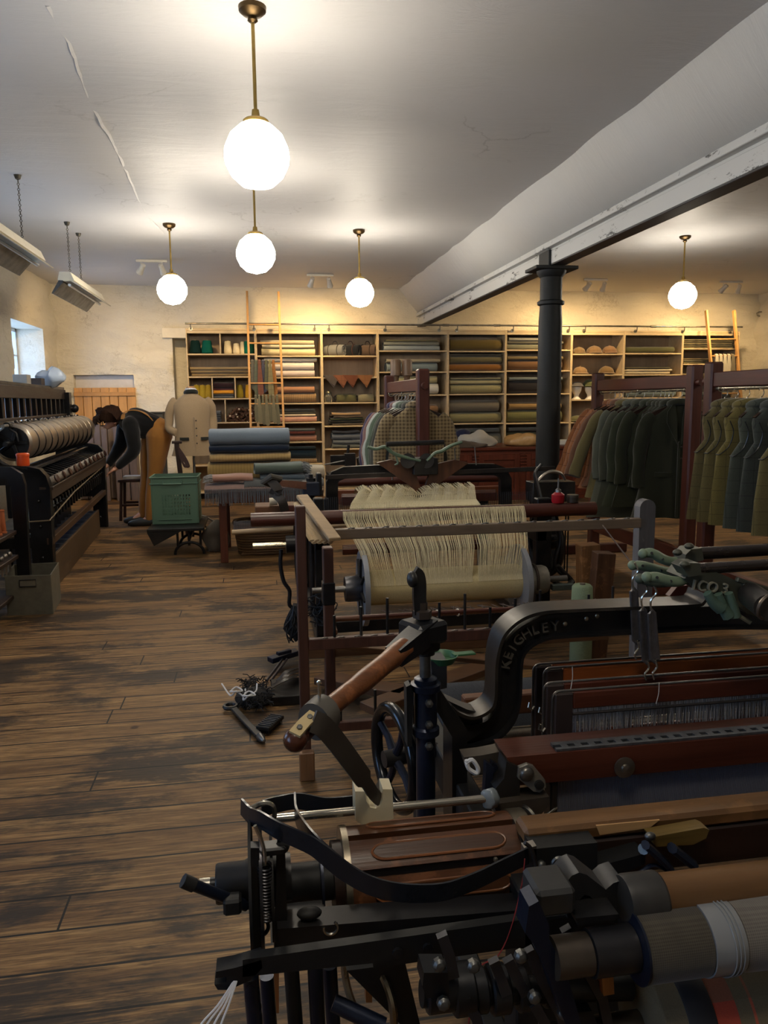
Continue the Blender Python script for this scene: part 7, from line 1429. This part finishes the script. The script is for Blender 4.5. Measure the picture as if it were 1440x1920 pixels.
# --- take-up rollers at the lower right ---
yk = 1.02; w0 = atY(1228, 1682, yk); TR = thing('wooden_roller', 'light brown wooden roller with a dark grey iron socket at the lower right', 'roller', tuple(w0))
MB().cyl(w0, w0+V((.5, 0, 0)), .0335, n=32).build('roller', wood((118, 84, 50), 0, .33, .6, .7), TR); MB().lathe([(.02, 0), (.037, .004), (.039, .01), (.039, .062), (.036, .066)], w0-V((.058, 0, 0)), (1, 0, 0), 32).build('socket', iron((50, 49, 48), .5, .4, .3), TR)
cam_ = [(1058, 1660), (1072, 1642), (1086, 1636), (1100, 1640), (1118, 1654), (1136, 1668), (1150, 1656), (1168, 1650), (1172, 1716), (1140, 1722), (1124, 1700), (1106, 1680), (1096, 1678), (1084, 1690), (1084, 1722), (1064, 1722)]
pp(cam_, yk+.01, .05, 'cam', iron((44, 45, 48), .45, .5, .4), TR)
MB().bb(atY(1008, 1676, .99), atY(1080, 1716, .99)+V((0, .07, 0)), .006).build('bearing_cap', iron((52, 52, 52), .5, .4, .7), TR); pp([(1080, 1722), (1160, 1714), (1164, 1722), (1084, 1736)], .99, .06, 'bearing_lip', bk1, TR)
yq = .98; c0 = atY(1040, 1797, yq); c1 = atY(1190, 1772, yq); CR = thing('cloth_roller', 'cloth roller wound with grey woven tweed and clear film at the lower right', 'roller', tuple(c0)); z_ = atY(1250, 1768, yq).z
def seg(px0, px1, r, name, mat, r2=None): a, b = atY(px0, 1780, yq), atY(px1, 1780, yq); return MB().lathe([(r*.6, -.0), (r, .001), (r2 or r, b.x-a.x-.001), (r*.6, b.x-a.x)], (a.x, yq, z_), (1, 0, 0), 40).build(name, mat, CR, ang=60)
seg(1036, 1104, .030, 'shaft_end', iron((70, 62, 54), .35, .6, .6)); seg(1104, 1186, .034, 'shaft', iron((38, 38, 42), .35, .6, .3)); seg(1186, 1192, .052, 'flange', bl1); seg(1192, 1306, .051, 'wound_cloth', cloth((78, 72, 60), 'dogtooth', (56, 50, 42), .12))
pl = NT('plastic_film'); f_ = pl.noise(pl.coord(), 25, 4); pl.bump(f_, .5, .004); pl.fin(s2l((128, 130, 132)), .15, 0, .8); seg(1306, 1364, .053, 'film_wrap', pl.m); seg(1364, 1560, .052, 'wound_cloth', cloth((112, 106, 98), 'dogtooth', (88, 82, 76), .12), .055)
for i in range(3): MB().torus((atY(1338+i*7, 1780, yq).x, yq, z_), (1, .05, 0), .0545, .0012, 40, 5).build('film_crease', pl.m, CR)
# big cloth roll underneath, red and green tartan tweed
def tartan():
    n = NT('tartan'); v = n.coord(); x = n.n('ShaderNodeSeparateXYZ'); n.l(v, x.inputs[0])
    def band_(i, per, lo, hi): m = n.math('FRACT', n.math('MULTIPLY', x.outputs[i], 1/per)); return n.math('MULTIPLY', n.math('GREATER_THAN', m, lo), n.math('LESS_THAN', m, hi))
    o = n.mix(band_(0, .16, .35, .75), s2l((112, 100, 78)), s2l((172, 72, 54))); o = n.mix(band_(0, .16, .90, .93), o, s2l((180, 90, 66))); o = n.mix(n.math('MULTIPLY', band_(2, .07, .0, .3), .6), o, s2l((104, 92, 70))); f = n.noise(v, 400, 2); o = n.mix(n.math('MULTIPLY', f, .4), o, s2l((50, 44, 38)))
    n.bump(f, .4, .002); return n.fin(o, .9, 0, .15)
yt_ = 1.02; zt_c = atY(1300, 1903, yt_).z; xa = atY(1205, 1880, yt_).x; CL = thing('tweed_roll', 'large roll of red and green tweed cloth below the cloth roller', 'cloth roll', (xa, yt_, zt_c))
MB().lathe([(.05, -.004), (.088, 0), (.09, .004), (.09, .6), (.08, .6)], (xa, yt_, zt_c), (1, 0, 0), 48).build('wound_cloth', tartan(), CL, ang=60)
x1_ = atY(1245, 1880, yt_).x; MB().lathe([(.0905, 0), (.0925, .004), (.0925, .042), (.0905, .046)], (x1_, yt_, zt_c), (1, 0, 0), 40).build('binding_band', plain((26, 28, 36), .5), CL); MB().cyl((xa-.16, yt_, zt_c), (xa, yt_, zt_c), .02).build('core_shaft', metal((120, 108, 92), .35), CL)
pp([(1128, 1826), (1150, 1824), (1152, 1864), (1132, 1868)], .99, .03, 'wooden_peg', wood((176, 108, 50), 2, .4), CL)
# --- lower centre: shaft with bosses, levers ---
yl = 1.04
def boss(px, py, r, w_, mat=bk1, y=yl): a = atY(px, py, y); return MB().lathe([(r*.9, 0), (r, .003), (r, w_-.003), (r*.9, w_)], a, (1, 0, 0), 24).build('boss', mat, NL)
MB().cyl(atY(790, 1862, yl), atY(1180, 1850, yl), .020).build('lower_shaft', bk2, NL)
for px, r, w_ in ((796, .034, .05), (846, .038, .034), (884, .034, .022), (916, .036, .03), (965, .032, .02), (1015, .026, .09)): boss(px, 1856, r, w_)
for pts in ([(828, 1752), (842, 1790), (850, 1830)], [(925, 1800), (938, 1832), (948, 1862)], [(952, 1798), (968, 1830), (985, 1862)], [(990, 1780), (1012, 1830), (1050, 1900), (1060, 1940)], [(870, 1870), (892, 1905), (900, 1940)], [(1000, 1880), (1020, 1915), (1022, 1945)], [(1060, 1740), (1090, 1800), (1128, 1870), (1140, 1930)]):
    MB().strap([atY(a, b, yl-.03) for a, b in pts], .016, .012, up=V((0, -1, 0))).build('lever', iron((50, 50, 54), .4, .5, .5), NL)
pp([(992, 1700), (1010, 1690), (1030, 1735), (1030, 1760), (1064, 1830), (1090, 1920), (1060, 1920), (1028, 1830), (1000, 1770), (985, 1750)], .97, .04, 'side_arm', bl1)
for a, b in ((822, 1806), (886, 1808), (830, 1878), (975, 1790), (1055, 1896), (1000, 1866)): MB().lathe([(.010, 0), (.010, .008), (.006, .012), (0, .013)], atY(a, b, yl-.045), (0, -1, .2), 8).build('bolt', gm_, NL)
pp([(795, 1824), (840, 1824), (842, 1838), (842, 1868), (800, 1872), (792, 1850)], yl-.04, .04, 'shaft_cap', bk1)
for pts, y in (([(700, 1800), (985, 1760), (985, 1775), (700, 1816)], 1.16), ([(650, 1820), (760, 1806), (790, 1930), (760, 1930)], 1.3), ([(1070, 1900), (1110, 1896), (1150, 1990), (1080, 1990)], 1.0)): pp(pts, y, .05, 'frame_member', bk2)
# body of the loom: main frames to the floor
xf = atY(862, 1450, 1.7).x
for y in (1.22, 2.1): MB().bb((xf-.02, y, 0), (xf+.03, y+.07, .62)).build('side_frame', bk2, NL)
MB().bb((xf-.02, 1.22, .50), (xf+.03, 2.17, .60)).build('side_frame', bk2, NL); MB().bb((xf-.02, 1.22, .10), (xf+.03, 2.17, .17)).build('foot_rail', bk2, NL)
for y, z in ((2.1, .42), (1.3, .25), (1.7, .12)): MB().bb((xf+.03, y, z), (xf+1.3, y+.05, z+.07)).build('cross_rail', bk2, NL)
MB().bb((xf+1.3, 1.2, 0), (xf+1.36, 2.2, .9)).build('side_frame', bk2, NL); MB().cyl((xf, 2.0, .55), (xf+1.3, 2.0, .55), .022).build('crank_shaft', metal((170, 160, 140), .25), NL)
MB().lathe([(.05, 0), (.15, 0), (.15, 1.1), (.05, 1.1)], (xf+.1, 2.35, .42), (1, 0, 0), 36).build('warp_beam', yarn((60, 62, 66), 1, 1), NL); MB().bb((xf-.02, 2.17, .36), (xf+.03, 2.4, .46)).build('beam_bracket', bk2, NL)
MB().bb((xf+.1, 2.02, .60), (xf+1.3, 2.06, .66)).build('back_rail', wood((112, 68, 40), 0, .4), NL)
for (a, b) in (((930, 1300), (1300, 1600)),): pass
